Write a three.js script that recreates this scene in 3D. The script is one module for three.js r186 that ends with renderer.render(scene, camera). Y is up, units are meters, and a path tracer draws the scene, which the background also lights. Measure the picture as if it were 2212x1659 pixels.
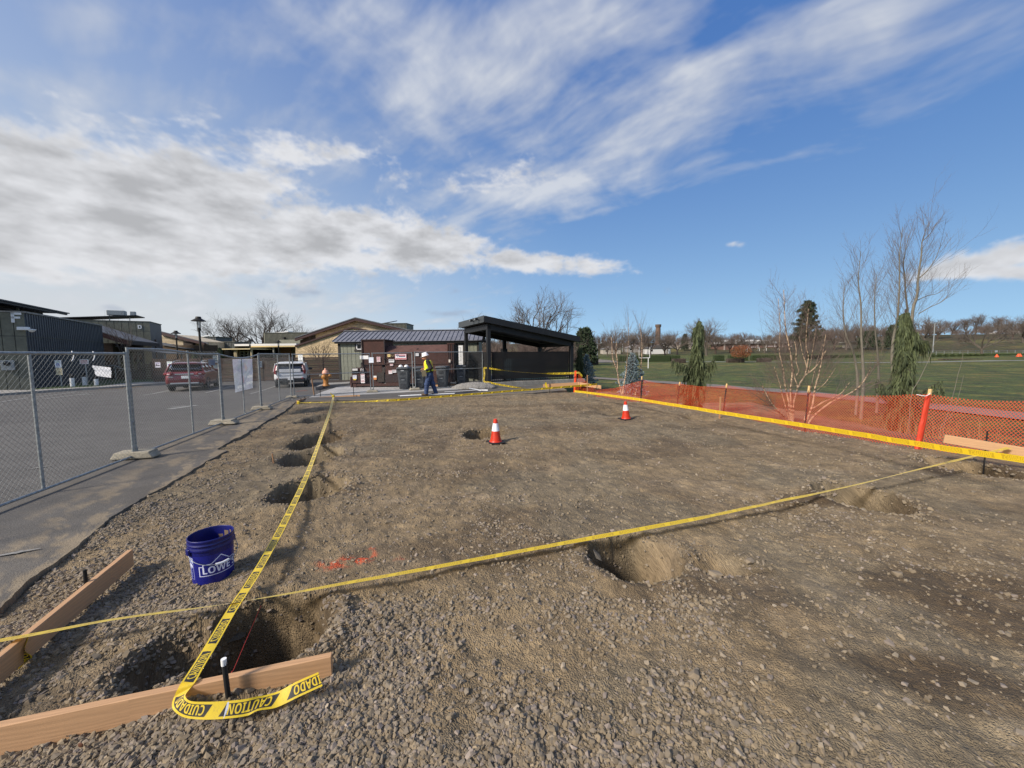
import * as THREE from 'three';
import { mergeGeometries } from 'three/addons/utils/BufferGeometryUtils.js';
import { RoundedBoxGeometry } from 'three/addons/geometries/RoundedBoxGeometry.js';
import { ConvexGeometry } from 'three/addons/geometries/ConvexGeometry.js';

// ---------------------------------------------------------------- camera, sky, sun, exposure
const scene = new THREE.Scene();
const PW = 2212, PH = 1659, PF = 831, CAMH = 1.75;           // pixel frame in which positions were read off
const camera = new THREE.PerspectiveCamera(2 * Math.atan(PH / 2 / PF) * 180 / Math.PI, 4 / 3, 0.05, 3000);
camera.position.set(0, CAMH, 0);
camera.rotation.set(-4.5 * Math.PI / 180, 0, -0.6 * Math.PI / 180, 'XYZ');
camera.updateMatrixWorld(true);
scene.add(camera);
const EXPOSURE = 1.45;
const renderer = new THREE.WebGLRenderer({ antialias: true });
renderer.toneMapping = THREE.LinearToneMapping;
renderer.toneMappingExposure = EXPOSURE;
renderer.shadowMap.enabled = true;

function ray(px, py) { const d = new THREE.Vector3((px - PW / 2) / PF, -(py - PH / 2) / PF, -1).applyMatrix4(new THREE.Matrix4().extractRotation(camera.matrixWorld)); return d.multiplyScalar(-1 / d.z); }
function P(px, py, d) { return ray(px, py).multiplyScalar(d).add(new THREE.Vector3(0, CAMH, 0)); }     // at depth d metres
function G(px, py, y = 0) { const r = ray(px, py); return r.multiplyScalar((y - CAMH) / r.y).add(new THREE.Vector3(0, CAMH, 0)); }  // on the level y

// seeded randomness and tiling value noise
function rng(seed) { let s = seed >>> 0; return () => { s = (s + 0x6d2b79f5) | 0; let t = Math.imul(s ^ (s >>> 15), 1 | s); t = (t + Math.imul(t ^ (t >>> 7), 61 | t)) ^ t; return ((t ^ (t >>> 14)) >>> 0) / 4294967296; }; }
const R0 = rng(7);
const PERM = new Float32Array(65536); for (let i = 0; i < 65536; i++) PERM[i] = R0();
function lat(ix, iy, s) { let h = Math.imul(ix, 374761393) ^ Math.imul(iy, 668265263) ^ Math.imul(s + 1, 2147483647 - 61 * s); h = Math.imul(h ^ (h >>> 13), 1274126177); return PERM[(h ^ (h >>> 16)) & 65535]; }
function vn(x, y, s = 0, per = 0) {
  let x0 = Math.floor(x), y0 = Math.floor(y); const fx = x - x0, fy = y - y0, u = fx * fx * (3 - 2 * fx), v = fy * fy * (3 - 2 * fy);
  let x1 = x0 + 1, y1 = y0 + 1;
  if (per) { x0 = ((x0 % per) + per) % per; x1 = ((x1 % per) + per) % per; y0 = ((y0 % per) + per) % per; y1 = ((y1 % per) + per) % per; }
  const a = lat(x0, y0, s), b = lat(x1, y0, s), c = lat(x0, y1, s), d = lat(x1, y1, s);
  return a + (b - a) * u + (c - a) * v + (a - b - c + d) * u * v;
}
function fbm(x, y, oct = 4, s = 0, per = 0, gain = 0.5) { let t = 0, a = 1, n = 0; for (let o = 0; o < oct; o++) { t += a * vn(x, y, s + o * 7, per); n += a; a *= gain; x *= 2; y *= 2; per *= 2; } return t / n; }
const clamp = (x, a = 0, b = 1) => Math.min(b, Math.max(a, x)), lerp = (a, b, t) => a + (b - a) * t, sst = (a, b, x) => { const t = clamp((x - a) / (b - a)); return t * t * (3 - 2 * t); };

const SUNDIR = new THREE.Vector3(-0.66, 0.57, 0.52).normalize();
{
  // the sky: clear air, a low cumulus bank and high cirrus, as radiance over all directions
  const w = 3072, h = 1536, data = new Float32Array(w * h * 4);
  const plane = (d) => { const k = 1 / (Math.max(d.y, 0) + 0.16); return [d.x * k, d.z * k]; };
  const dirOf = (px, py) => ray(px, py).normalize();
  const a = plane(dirOf(1000, 430)), b = plane(dirOf(1900, 20)), ln = Math.hypot(b[0] - a[0], b[1] - a[1]), ax = [(b[0] - a[0]) / ln, (b[1] - a[1]) / ln];
  // cloud masses: [px, py, half width, half height, tilt degrees, amount, kind]; kind 0 cirrus, 1 cumulus
  const masses = [
    [40, 390, 330, 125, 10, 1.15, 1], [380, 450, 320, 105, 14, 1.15, 1], [690, 510, 270, 72, 8, 1.05, 1], [890, 535, 160, 48, 2, 0.9, 1], [100, 520, 400, 80, 4, 0.95, 1],
    [700, 335, 150, 55, -8, 0.62, 1], [820, 420, 130, 50, -20, 0.42, 1], [1080, 390, 150, 40, -8, 0.5, 1], [1160, 566, 140, 26, 3, 0.72, 1], [1250, 580, 60, 14, 0, 0.5, 1],
    [2190, 550, 190, 30, -14, 0.8, 1], [2130, 590, 170, 26, -4, 0.7, 1], [1585, 527, 24, 8, -5, 0.6, 1],
    [560, 650, 560, 90, 2, 0.5, 0], [160, 620, 460, 110, 2, 0.75, 0],
    [1100, 190, 360, 140, -18, 0.95, 0], [1480, 220, 430, 130, -26, 0.88, 0], [1830, 90, 460, 140, -22, 0.98, 0], [2080, 40, 280, 90, -20, 0.7, 0], [1300, 60, 600, 110, -6, 0.78, 0], [1880, 260, 280, 60, -26, 0.5, 0], [1300, 330, 380, 70, -22, 0.62, 0], [1050, 420, 160, 60, -10, 0.5, 0],
    [330, 60, 560, 100, 6, 0.47, 0], [180, 190, 420, 70, 8, 0.52, 0], [700, 40, 420, 70, -4, 0.5, 0], [480, 160, 220, 60, -30, 0.42, 0], [100, 270, 260, 80, 0, 0.6, 0], [620, 260, 240, 50, -20, 0.36, 0], [1300, 480, 420, 40, -12, 0.2, 0],
    [245, 663, 30, 8, 5, 0.5, 2], [995, 630, 24, 8, 2, 0.4, 2], [975, 677, 55, 9, 2, 0.55, 2], [650, 628, 130, 14, 8, 0.4, 2], [1460, 625, 24, 6, 0, 0.25, 2],
  ].map(([px, py, rx, ry, t, amt, kind]) => { const c = dirOf(px, py); return { px, py, rx, ry, c: Math.cos(t * Math.PI / 180), s: Math.sin(t * Math.PI / 180), amt, kind, dir: c, reach: Math.cos(Math.min(1.2, 2.6 * rx / PF)) }; });
  const inv = new THREE.Matrix4().extractRotation(camera.matrixWorld).invert(), d = new THREE.Vector3(), q = new THREE.Vector3();
  for (let j = 0; j < h; j++) {
    const el = (j + 0.5) / h * Math.PI - Math.PI / 2, sy = Math.sin(el), cy = Math.cos(el);
    for (let i = 0; i < w; i++) {
      const az = ((i + 0.5) / w - 0.5) * 2 * Math.PI; d.set(cy * Math.cos(az), sy, cy * Math.sin(az));   // three's equirect: u = atan2(z, x)
      const o = (j * w + i) * 4; data[o + 3] = 1;
      if (sy < -0.03) { data[o] = 0.16; data[o + 1] = 0.15; data[o + 2] = 0.12; continue; }
      const e = Math.max(sy, 0), sun = d.dot(SUNDIR);
      // clear air: deep blue above, pale towards the horizon, a little whiter towards the sun
      const t1 = Math.exp(-e * 4.5), t0 = Math.exp(-e * 1.7), left = clamp(0.5 - d.x * 0.65);
      let r = lerp(0.015, 0.2, t0 * 0.55) + 0.33 * t1, g = lerp(0.08, 0.46, t0 * 0.6) + 0.41 * t1, bl = lerp(0.34, 0.98, t0 * 0.62) + 0.2 * t1;
      const hz = Math.pow(Math.max(0, sun * 0.5 + 0.5), 6) * 0.55; r += hz; g += hz; bl += hz;
      const milk = clamp(Math.exp(-e * 3.6) * (1.25 * sst(0.38, 0.95, left) + 0.12 * left)); r = lerp(r, 0.66, milk); g = lerp(g, 0.71, milk); bl = lerp(bl, 0.75, milk);
      let cir = 0, cum = 0, drk = 0;
      q.copy(d).applyMatrix4(inv);
      const front = q.z < -0.25, sx = front ? PW / 2 - q.x / q.z * PF : 0, sY = front ? PH / 2 + q.y / q.z * PF : 0;
      for (const m of masses) {
        if (!front || d.dot(m.dir) < m.reach) continue;
        const dx = sx - m.px, dy = sY - m.py, ex = (dx * m.c + dy * m.s) / m.rx, ey = (-dx * m.s + dy * m.c) / m.ry, gsn = m.amt * Math.exp(-(ex * ex + ey * ey) * 0.9);
        if (m.kind === 0) cir = Math.max(cir, gsn) + 0.25 * Math.min(cir, gsn); else if (m.kind === 1) cum = Math.max(cum, gsn) + 0.3 * Math.min(cum, gsn); else drk = Math.max(drk, gsn);
      }
      // the sky behind and beside the camera goes on with the same broken cloud
      const edge = front ? sst(1500, 2600, Math.hypot(sx - PW / 2, (sY - 400) * 1.1)) : 1;
      if (edge > 0) { const n0 = fbm(d.x * 2.1 + 9, d.z * 2.1 + 3, 3, 91); cir = Math.max(cir, edge * (0.15 + 0.9 * (n0 - 0.3))); cum = Math.max(cum, edge * sst(0.5, 0.75, fbm(d.x * 3 + 4, d.z * 3 + d.y * 3, 3, 55)) * 0.8); }
      if (cir > 0.02 || cum > 0.02 || drk > 0.02) {
        const p = plane(d), along = p[0] * ax[0] + p[1] * ax[1], across = -p[0] * ax[1] + p[1] * ax[0];
        const wx = fbm(p[0] * 1.6, p[1] * 1.6, 3, 11) - 0.5, wy = fbm(p[0] * 1.6 + 20, p[1] * 1.6, 3, 12) - 0.5;
        if (cir > 0.02) {
          const n = 0.42 * fbm(along * 1.1 + wx * 0.8, across * 4.2 + wy * 0.9, 5, 21) + 0.38 * fbm(p[0] * 3.3 + wx * 1.4, p[1] * 3.3 + wy * 1.4, 6, 31, 0, 0.58) + 0.2 * fbm(along * 5 + wx, across * 15 + wy * 3, 5, 41, 0, 0.62);
          const den = clamp((cir * 1.1 + (n - 0.5) * 3.4 - 0.3)) * sst(0.02, 0.3, cir), k = Math.pow(den, 1.15) * 0.86;
          const lum = 0.5 + 0.18 * n + 0.1 * den; r = lerp(r, lum * 0.96, k); g = lerp(g, lum * 1.0, k); bl = lerp(bl, lum * 1.07, k);
        }
        if (cum > 0.02) {
          const X = az * 6, Y = el * 11; const n = 0.5 * fbm(X * 1.3 + wx * 1.2, Y * 1.3 + wy * 1.2, 7, 61, 0, 0.6) + 0.5 * fbm(X * 3.2 + wx * 2, Y * 3.4 + wy * 2, 7, 71, 0, 0.66);
          cum *= 0.62 + 0.85 * fbm(az * 5.2 + 2, el * 12, 3, 66); const den = clamp((cum * 1.3 + (n - 0.5) * 2.7 - 0.34) * 1.5), k = sst(0, 1, den) * 0.96;
          const thick = clamp(cum * 1.1 + (n - 0.5) * 2.2 - 0.35), nb = fbm(X * 2, Y * 3.2 + 0.5, 6, 81, 0, 0.62);
          const lum = lerp(0.78, 0.47, clamp(thick * 0.6 + (nb - 0.5) * 2.0)) + 0.05 * (n - 0.5);
          r = lerp(r, lum * 0.99, k); g = lerp(g, lum, k); bl = lerp(bl, lum * 1.035, k);
        }
        if (drk > 0.02) { const n = fbm(az * 26, el * 60, 5, 95); const k = sst(0.15, 0.8, drk + (n - 0.5) * 0.9) * 0.75; r = lerp(r, 0.36, k); g = lerp(g, 0.42, k); bl = lerp(bl, 0.54, k); }
      }
      data[o] = r / EXPOSURE; data[o + 1] = g / EXPOSURE; data[o + 2] = bl / EXPOSURE;
    }
  }
  const sky = new THREE.DataTexture(data, w, h, THREE.RGBAFormat, THREE.FloatType);
  sky.mapping = THREE.EquirectangularReflectionMapping; sky.magFilter = sky.minFilter = THREE.LinearFilter; sky.needsUpdate = true;
  scene.background = sky; scene.environment = sky;
}
const sun = new THREE.DirectionalLight(new THREE.Color(1.0, 0.9, 0.8), 3.8);
sun.position.copy(SUNDIR).multiplyScalar(80); sun.castShadow = true; sun.shadow.radius = 20;
sun.shadow.mapSize.set(4096, 4096); Object.assign(sun.shadow.camera, { left: -60, right: 60, top: 60, bottom: -60, near: 1, far: 220 });
scene.add(sun); scene.add(sun.target);

// ---------------------------------------------------------------- helpers
const V = (x, y, z) => new THREE.Vector3(x, y, z);
const C = (hex) => new THREE.Color(hex);
const taken = {};
function numbered(n) { const k = (taken[n] = (taken[n] ?? -1) + 1); return k ? n + '_' + String(k).padStart(3, '0') : n; }
function fin(o) { o.traverse((m) => { if (m.isMesh) { m.castShadow = m.receiveShadow = true; } }); return o; }
function boxUV(g) {            // uv in metres by the way each face points
  g = g.index ? g.toNonIndexed() : g; if (!g.attributes.normal) g.computeVertexNormals();
  const p = g.attributes.position, uv = new Float32Array(p.count * 2), a = V(), b = V(), c = V();
  for (let i = 0; i < p.count; i += 3) {
    a.fromBufferAttribute(p, i); b.fromBufferAttribute(p, i + 1); c.fromBufferAttribute(p, i + 2);
    const n = b.clone().sub(a).cross(c.clone().sub(a)), x = Math.abs(n.x), y = Math.abs(n.y), z = Math.abs(n.z);
    [a, b, c].forEach((v, k) => { const o = (i + k) * 2; if (x >= y && x >= z) { uv[o] = v.z; uv[o + 1] = v.y; } else if (y >= z) { uv[o] = v.x; uv[o + 1] = v.z; } else { uv[o] = v.x; uv[o + 1] = v.y; } });
  }
  g.setAttribute('uv', new THREE.BufferAttribute(uv, 2)); return g;
}
function join(list) {
  list = list.flat(Infinity).filter(Boolean).map((g) => { g = g.index ? g.toNonIndexed() : g.clone(); if (!g.attributes.normal) g.computeVertexNormals(); for (const k of Object.keys(g.attributes)) if (!['position', 'normal', 'uv', 'color'].includes(k)) g.deleteAttribute(k); if (!g.attributes.uv) g.setAttribute('uv', new THREE.BufferAttribute(new Float32Array(g.attributes.position.count * 2), 2)); g.morphAttributes = {}; return g; });
  if (list.length > 1 && list.some((g) => g.attributes.color) && !list.every((g) => g.attributes.color)) list.forEach((g) => g.deleteAttribute('color'));
  return list.length === 1 ? list[0] : mergeGeometries(list);
}
function mesh(name, geo, mat, parent, { keepUV = false, at: pos, label } = {}) {
  let g = Array.isArray(geo) ? join(geo) : geo; if (!keepUV) g = boxUV(g);
  const m = new THREE.Mesh(g, mat); m.name = parent && parent !== scene ? name : numbered(name); if (pos) m.position.copy(pos); if (label) m.userData.label = label;
  (parent || scene).add(m); m.castShadow = m.receiveShadow = true; return m;
}
function tag(o, label, category, group) { o.userData.label = label; o.userData.category = category; if (group) o.userData.group = group; return o; }
function thing(name, label, category, pos = V(0, 0, 0), turn = 0, group) { const o = new THREE.Group(); o.name = numbered(name); o.position.copy(pos); o.rotation.y = turn; scene.add(o); return tag(o, label, category, group); }
function structure(o, label) { o.userData.kind = 'structure'; if (label) o.userData.label = label; return o; }
function copyOf(o, pos, turn, label, scale) { const c = o.clone(); c.name = numbered(o.name.replace(/_\d{3}$/, '')); c.userData = { ...o.userData }; c.position.copy(pos); c.rotation.y = turn; if (label) c.userData.label = label; if (scale) c.scale.setScalar(scale); scene.add(c); return c; }
const box = (w, h, d, x = 0, y = 0, z = 0, ry = 0, rz = 0, rx = 0) => { const g = new THREE.BoxGeometry(w, h, d); if (rz) g.rotateZ(rz); if (rx) g.rotateX(rx); if (ry) g.rotateY(ry); return g.translate(x, y, z); };
const rbox = (w, h, d, r, x = 0, y = 0, z = 0, ry = 0) => { const g = new RoundedBoxGeometry(w, h, d, 2, Math.min(r, w / 2.01, h / 2.01, d / 2.01)); if (ry) g.rotateY(ry); return g.translate(x, y, z); };
const minmax = (a, b, r) => r ? rbox(b[0] - a[0], b[1] - a[1], b[2] - a[2], r, (a[0] + b[0]) / 2, (a[1] + b[1]) / 2, (a[2] + b[2]) / 2) : box(b[0] - a[0], b[1] - a[1], b[2] - a[2], (a[0] + b[0]) / 2, (a[1] + b[1]) / 2, (a[2] + b[2]) / 2);
function rod(a, b, r0, r1 = r0, n = 8, caps = true) { const d = b.clone().sub(a), g = new THREE.CylinderGeometry(r1, r0, d.length(), n, 1, !caps); g.applyQuaternion(new THREE.Quaternion().setFromUnitVectors(V(0, 1, 0), d.normalize())); return g.translate((a.x + b.x) / 2, (a.y + b.y) / 2, (a.z + b.z) / 2); }
function bar(a, b, w, h) { const d = b.clone().sub(a), len = d.length(), g = new THREE.BoxGeometry(w, h, len), m = new THREE.Matrix4().lookAt(a, b, V(0, 1, 0)); g.applyMatrix4(m); return g.translate((a.x + b.x) / 2, (a.y + b.y) / 2, (a.z + b.z) / 2); }
function tube(pts, r, seg = 40, n = 6, closed = false) { return new THREE.TubeGeometry(new THREE.CatmullRomCurve3(pts, closed), seg, r, n, closed); }
const lathe = (pts, n = 24) => new THREE.LatheGeometry(pts.map(([x, y]) => new THREE.Vector2(x, y)), n);
function prism(pts, depth, bevel = 0) { const s = new THREE.Shape(pts.map(([x, y]) => new THREE.Vector2(x, y))); return new THREE.ExtrudeGeometry(s, { depth, bevelEnabled: bevel > 0, bevelSize: bevel, bevelThickness: bevel, bevelSegments: 2, steps: 1, curveSegments: 8 }); }

// textures: colour, grain and fine relief only
function tex(size, fn, { srgb = true, repeat, w, h } = {}) {
  const W = w || size, H = h || size, d = new Uint8Array(W * H * 4);
  for (let j = 0; j < H; j++) for (let i = 0; i < W; i++) { const c = fn(i / W, j / H, i, j), o = (j * W + i) * 4; if (typeof c === 'number') d[o] = d[o + 1] = d[o + 2] = clamp(c) * 255; else { d[o] = clamp(c[0]) * 255; d[o + 1] = clamp(c[1]) * 255; d[o + 2] = clamp(c[2]) * 255; } d[o + 3] = 255; }
  const t = new THREE.DataTexture(d, W, H); t.wrapS = t.wrapT = THREE.RepeatWrapping; t.magFilter = THREE.LinearFilter; t.minFilter = THREE.LinearFilter; if (srgb) t.colorSpace = THREE.SRGBColorSpace; if (repeat) t.repeat.set(repeat[0], repeat[1]); t.needsUpdate = true; return t;
}
function canvasTex(w, h, draw) { const c = document.createElement('canvas'); c.width = w; c.height = h; const x = c.getContext('2d'); draw(x, w, h); const t = new THREE.CanvasTexture(c); t.colorSpace = THREE.SRGBColorSpace; t.magFilter = THREE.LinearFilter; t.anisotropy = 8; return t; }
const rep = (t, x, y = x) => { const c = t.clone(); c.repeat.set(x, y); c.needsUpdate = true; return c; };
const T = {};
T.grain = tex(512, (u, v) => 0.82 + 0.3 * (fbm(u * 8, v * 8, 6, 3, 8, 0.62) - 0.5) + 0.1 * (vn(u * 256, v * 256, 5, 256) - 0.5));
T.grainB = tex(512, (u, v) => fbm(u * 16, v * 16, 6, 8, 16, 0.7), { srgb: false });
T.asphalt = tex(1024, (u, v) => { const f = vn(u * 512, v * 512, 2, 512), f2 = vn(u * 300, v * 300, 4, 300), m = fbm(u * 6, v * 6, 5, 9, 6), k = 0.86 + 0.5 * (f - 0.5) * (f2 > 0.5 ? 1 : 0.4) + 0.22 * (m - 0.5); return [k, k * 0.99, k * 0.97]; });
T.asphaltB = tex(1024, (u, v) => 0.6 * vn(u * 512, v * 512, 2, 512) + 0.4 * vn(u * 256, v * 256, 6, 256), { srgb: false });
T.wood = tex(512, (u, v) => { const w = fbm(u * 2, v * 24, 4, 13, 2 * 12); const rings = 0.5 + 0.5 * Math.sin((v * 26 + 3.2 * fbm(u * 3, v * 5, 3, 17, 15) + 6 * vn(u * 1, v * 3, 18, 3)) * 2 * Math.PI * 0.5), fib = vn(u * 24, v * 512, 19, 512); const k = 0.86 + 0.07 * rings * (0.3 + w) + 0.1 * (fib - 0.5); return [k * 1.0, k * 0.985 - 0.01, k * 0.96 - 0.02]; });
T.concrete = tex(512, (u, v) => { const m = fbm(u * 5, v * 5, 6, 33, 5, 0.6), p = vn(u * 200, v * 200, 35, 200); return 0.86 + 0.34 * (m - 0.5) - (p > 0.93 ? 0.18 : 0); });
T.galv = tex(256, (u, v) => { const m = fbm(u * 10, v * 10, 5, 43, 10, 0.65); return 0.85 + 0.4 * (m - 0.5); });
T.grass = tex(1024, (u, v) => { const f = fbm(u * 128, v * 128, 3, 51, 128, 0.8), m = fbm(u * 12, v * 12, 6, 53, 12, 0.7), dry = sst(0.5, 0.68, fbm(u * 10, v * 10, 6, 57, 10, 0.68)); const k = 0.62 + 0.7 * (f - 0.5) + 0.6 * (m - 0.5) + 0.12 * dry; return [k * lerp(0.92, 1.2, dry), k * lerp(1.0, 1.04, dry), k * lerp(0.66, 0.8, dry)]; });
T.grassB = tex(512, (u, v) => fbm(u * 64, v * 64, 3, 59, 64, 0.7), { srgb: false });
T.brick = tex(512, (u, v) => { const row = Math.floor(v * 24), off = (row % 2) * 0.5, bu = u * 8 + off, col = Math.floor(bu) % 8, fu = bu - Math.floor(bu), fv = v * 24 - row, mort = fu < 0.05 || fv < 0.12; const t = lat(col, row, 61); return mort ? [0.80, 0.76, 0.68] : [0.82 + 0.22 * (t - 0.5), 0.77 + 0.2 * (t - 0.5), 0.67 + 0.2 * (t - 0.5)]; });
T.shingle = tex(512, (u, v) => { const row = Math.floor(v * 32), col = Math.floor(u * 24 + (row % 2) * 0.5) % 24; return 0.8 + 0.25 * (lat(col, row, 67) - 0.5) + 0.2 * (vn(u * 256, v * 256, 68, 256) - 0.5); });
T.bark = tex(256, (u, v) => 0.8 + 0.5 * (fbm(u * 16, v * 5, 5, 71, 80, 0.6) - 0.5));
T.birch = tex(256, (u, v) => { const m = fbm(u * 3, v * 22, 5, 73, 66, 0.6); return m > 0.53 ? [0.36, 0.29, 0.25] : [0.92 - 0.25 * (m - 0.4), 0.84 - 0.3 * (m - 0.4), 0.74 - 0.3 * (m - 0.4)]; });

function std(color, rough = 0.8, o = {}) { return new THREE.MeshStandardMaterial({ color: color instanceof THREE.Color ? color : C(color), roughness: rough, ...o }); }
const M = {
  galv: std('#b3b8b6', 0.55, { metalness: 0.55, map: rep(T.galv, 3) }), wire: std('#7b8080', 0.55, { metalness: 0.5 }),
  asphalt: std('#a19d95', 0.93, { map: rep(T.asphalt, 0.5), bumpMap: rep(T.asphaltB, 0.5), bumpScale: 0.004, vertexColors: true }),
  concrete: std('#a9a59b', 0.9, { map: rep(T.concrete, 0.6), bumpMap: rep(T.grainB, 1), bumpScale: 0.004 }),
  block: std('#b9b09a', 0.95, { map: rep(T.concrete, 3), bumpMap: rep(T.grainB, 4), bumpScale: 0.012 }),
  lumber: std('#d3aa80', 0.72, { map: rep(T.wood, 0.9, 3.4), bumpMap: rep(T.wood, 0.9, 3.4), bumpScale: 0.0012 }),
  stakeWood: std('#b98f68', 0.8, { map: rep(T.wood, 2, 6) }),
  iron: std('#2a2827', 0.6, { metalness: 0.5, map: rep(T.grain, 4) }), black: std('#161616', 0.7), blackPlastic: std('#1c1d1f', 0.55),
  white: std('#e6e6e2', 0.5), line: std('#b9b8b2', 0.85, { map: rep(T.grain, 2) }),
  olive: std('#858470', 0.55, { map: rep(T.grain, 0.5) }), slate: std('#555b61', 0.5, { map: rep(T.grain, 0.5) }), oliveTrim: std('#4b4c41', 0.6),
  maroon: std('#3f1c19', 0.6, { map: rep(T.grain, 0.6) }), roofGrey: std('#6f7377', 0.85, { map: rep(T.shingle, 0.5) }), sidingTan: std('#e2d2b2', 0.75, { map: rep(T.grain, 0.5) }),
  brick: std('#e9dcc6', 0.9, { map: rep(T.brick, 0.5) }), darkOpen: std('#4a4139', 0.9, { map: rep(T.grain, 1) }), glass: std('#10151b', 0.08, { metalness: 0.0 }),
  fenceWood: std('#53443a', 0.85, { map: rep(T.wood, 0.5, 3) }), lampMetal: std('#26241f', 0.55, { metalness: 0.4 }),
  steelDark: std('#2b2d2f', 0.5, { metalness: 0.25, map: rep(T.grain, 0.8) }),
  bark: std('#574a40', 0.95, { map: rep(T.bark, 2) }), barkGrey: std('#6f665a', 0.95, { map: rep(T.bark, 2) }), aspen: std('#8d8675', 0.9, { map: rep(T.bark, 3) }), twig: std('#675d54', 0.95), twigRed: std('#695b52', 0.95),
  birch: std('#d2c8ba', 0.85, { map: rep(T.birch, 3, 2) }),
  orange: std('#c2481c', 0.65, { side: THREE.DoubleSide }), coneOrange: std('#e8390c', 0.42, { map: rep(T.grain, 2) }),
};
// ---------------------------------------------------------------- the ground
const lotY = (x, z) => -0.22 * sst(11, 23, -z) * sst(-9.5, -12.5, x);
const tProf = [[0, -0.3], [8, -0.34], [14, -0.55], [25, -0.7], [80, -1.4], [130, -1.15], [213, 0.3], [300, 5], [420, 12], [650, 15], [1500, 10]];
function terrainY(x, z) { const d = Math.hypot(x, z); let i = 0; while (i < tProf.length - 2 && d > tProf[i + 1][0]) i++; const [a, ya] = tProf[i], [b, yb] = tProf[i + 1]; return lerp(ya, yb, sst(0, 1, (d - a) / (b - a)) * 0.5 + 0.5 * clamp((d - a) / (b - a))) + (d > 240 ? 5 * (fbm(x / 90, z / 90, 3, 120) - 0.5) * sst(240, 400, d) : 0) + 0.12 * (fbm(x / 6, z / 6, 3, 121) - 0.5) * sst(9, 20, d) - (x < -4 ? 0.35 * sst(-4, -14, x) : 0) - 1.2 * sst(9.5, 6.5, d) - (z > -17 && x < 6 ? 1.2 * sst(6, 3.5, x) * sst(-17, -15, z) : 0); }
{
  const ax = []; for (let i = -110; i <= 110; i++) { const t = i / 110; ax.push(Math.sign(t) * (Math.abs(t) * 60 + Math.pow(Math.abs(t), 4) * 1440)); }
  const n = ax.length, pos = [], col = [], uv = [], idx = [], green = C('#747a47'), tan = C('#a59a6c'), brown = C('#5c4a3c'), soil = C('#7d6c4e');
  for (const z of ax) for (const x of ax) {
    pos.push(x, terrainY(x, z), z); uv.push(x, z); const d = Math.hypot(x, z), m = fbm(x / 11, z / 11, 4, 130), c = green.clone().lerp(tan, 0.75 * sst(0.5, 0.8, m));
    c.lerp(brown, sst(205, 240, d) * 0.85 * (0.6 + 0.6 * fbm(x / 40, z / 40, 3, 131))); c.lerp(tan, sst(230, 260, d) * sst(0.6, 0.7, fbm(x / 50 + 3, z / 50, 3, 132)) * 0.9);
    c.lerp(soil, 0.9 * sst(3.2, 1.2, Math.abs(d - 9.5)) * sst(0.35, 0.6, fbm(x * 0.6, z * 0.6, 3, 133))); col.push(c.r, c.g, c.b);
  }
  for (let j = 0; j < n - 1; j++) for (let i = 0; i < n - 1; i++) { const a = j * n + i; idx.push(a, a + n, a + 1, a + 1, a + n, a + n + 1); }
  const g = new THREE.BufferGeometry(); g.setAttribute('position', new THREE.Float32BufferAttribute(pos, 3)); g.setAttribute('uv', new THREE.Float32BufferAttribute(uv, 2)); g.setAttribute('color', new THREE.Float32BufferAttribute(col, 3)); g.setIndex(idx); g.computeVertexNormals();
  structure(mesh('terrain', g, std('#ffffff', 0.95, { map: rep(T.grass, 0.055), bumpMap: rep(T.grassB, 0.4), bumpScale: 0.06, vertexColors: true }), scene, { keepUV: true }), 'green playing field and distant brown hillside');
}
// the worksite: graded soil with pits, heights in metres
const HOLES = [ // [x0, y0, x1, y1] outline in pixels, depth, steepness (share of the radius), seed
  [430, 1312, 712, 1478, 0.72, 0.26, 1], [276, 1372, 470, 1500, 0.26, 0.7, 2], [1268, 1168, 1480, 1270, 0.6, 0.24, 3], [1470, 1200, 1640, 1258, 0.13, 0.75, 4], [590, 1034, 748, 1090, 0.46, 0.3, 5],
  [612, 972, 742, 1006, 0.36, 0.34, 6], [640, 936, 738, 970, 0.34, 0.34, 7], [648, 898, 724, 917, 0.22, 0.4, 8], [1000, 930, 1092, 956, 0.5, 0.3, 9], [1776, 1058, 1936, 1116, 0.55, 0.24, 10], [2026, 998, 2150, 1036, 0.45, 0.3, 11],
  [1270, 872, 1360, 908, 0.12, 0.9, 12], [1468, 899, 1556, 914, 0.1, 0.6, 13], [1196, 880, 1280, 894, 0.07, 0.8, 14], [1050, 846, 1110, 852, 0.05, 0.8, 15], [1620, 1086, 1760, 1124, 0.05, 0.9, 16],
].map(([x0, y0, x1, y1, depth, soft, s]) => { const cy = (y0 + y1) / 2, c = G((x0 + x1) / 2, cy, -0.03), l = G(x0, cy, -0.03), r = G(x1, cy, -0.03), f = G((x0 + x1) / 2, y0, -0.03), n = G((x0 + x1) / 2, y1, -0.03); const dx = r.clone().sub(l), dz = f.clone().sub(n); return { x: (f.x + n.x) / 2, z: (f.z + n.z) / 2, rx: dx.length() / 2, rz: dz.length() / 2, ux: dx.x / dx.length(), uz: dx.z / dx.length(), depth, soft, s }; });
const EDGE = [[-2.0, 4], [-2.75, 0.5], [-3.1, -1], [-3.66, -2.6], [-4.46, -4.14], [-4.85, -5.4], [-5.38, -7.12], [-5.62, -7.16], [-6.4, -9.6], [-7.3, -12.2], [-8.2, -14.45], [-8.1, -14.75], [-3.5, -15.75], [-1.2, -16.3], [1.0, -17.1], [2.6, -18.2]];
function edgeX(z) { for (let i = 0; i < EDGE.length - 1; i++) { const [xa, za] = EDGE[i], [xb, zb] = EDGE[i + 1]; if (z <= za && z >= zb) return lerp(xa, xb, (za - z) / (za - zb)); } return z > 0 ? EDGE[0][0] : 2.6; }
const HB = HOLES.slice().sort((a, b) => 0);
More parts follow.
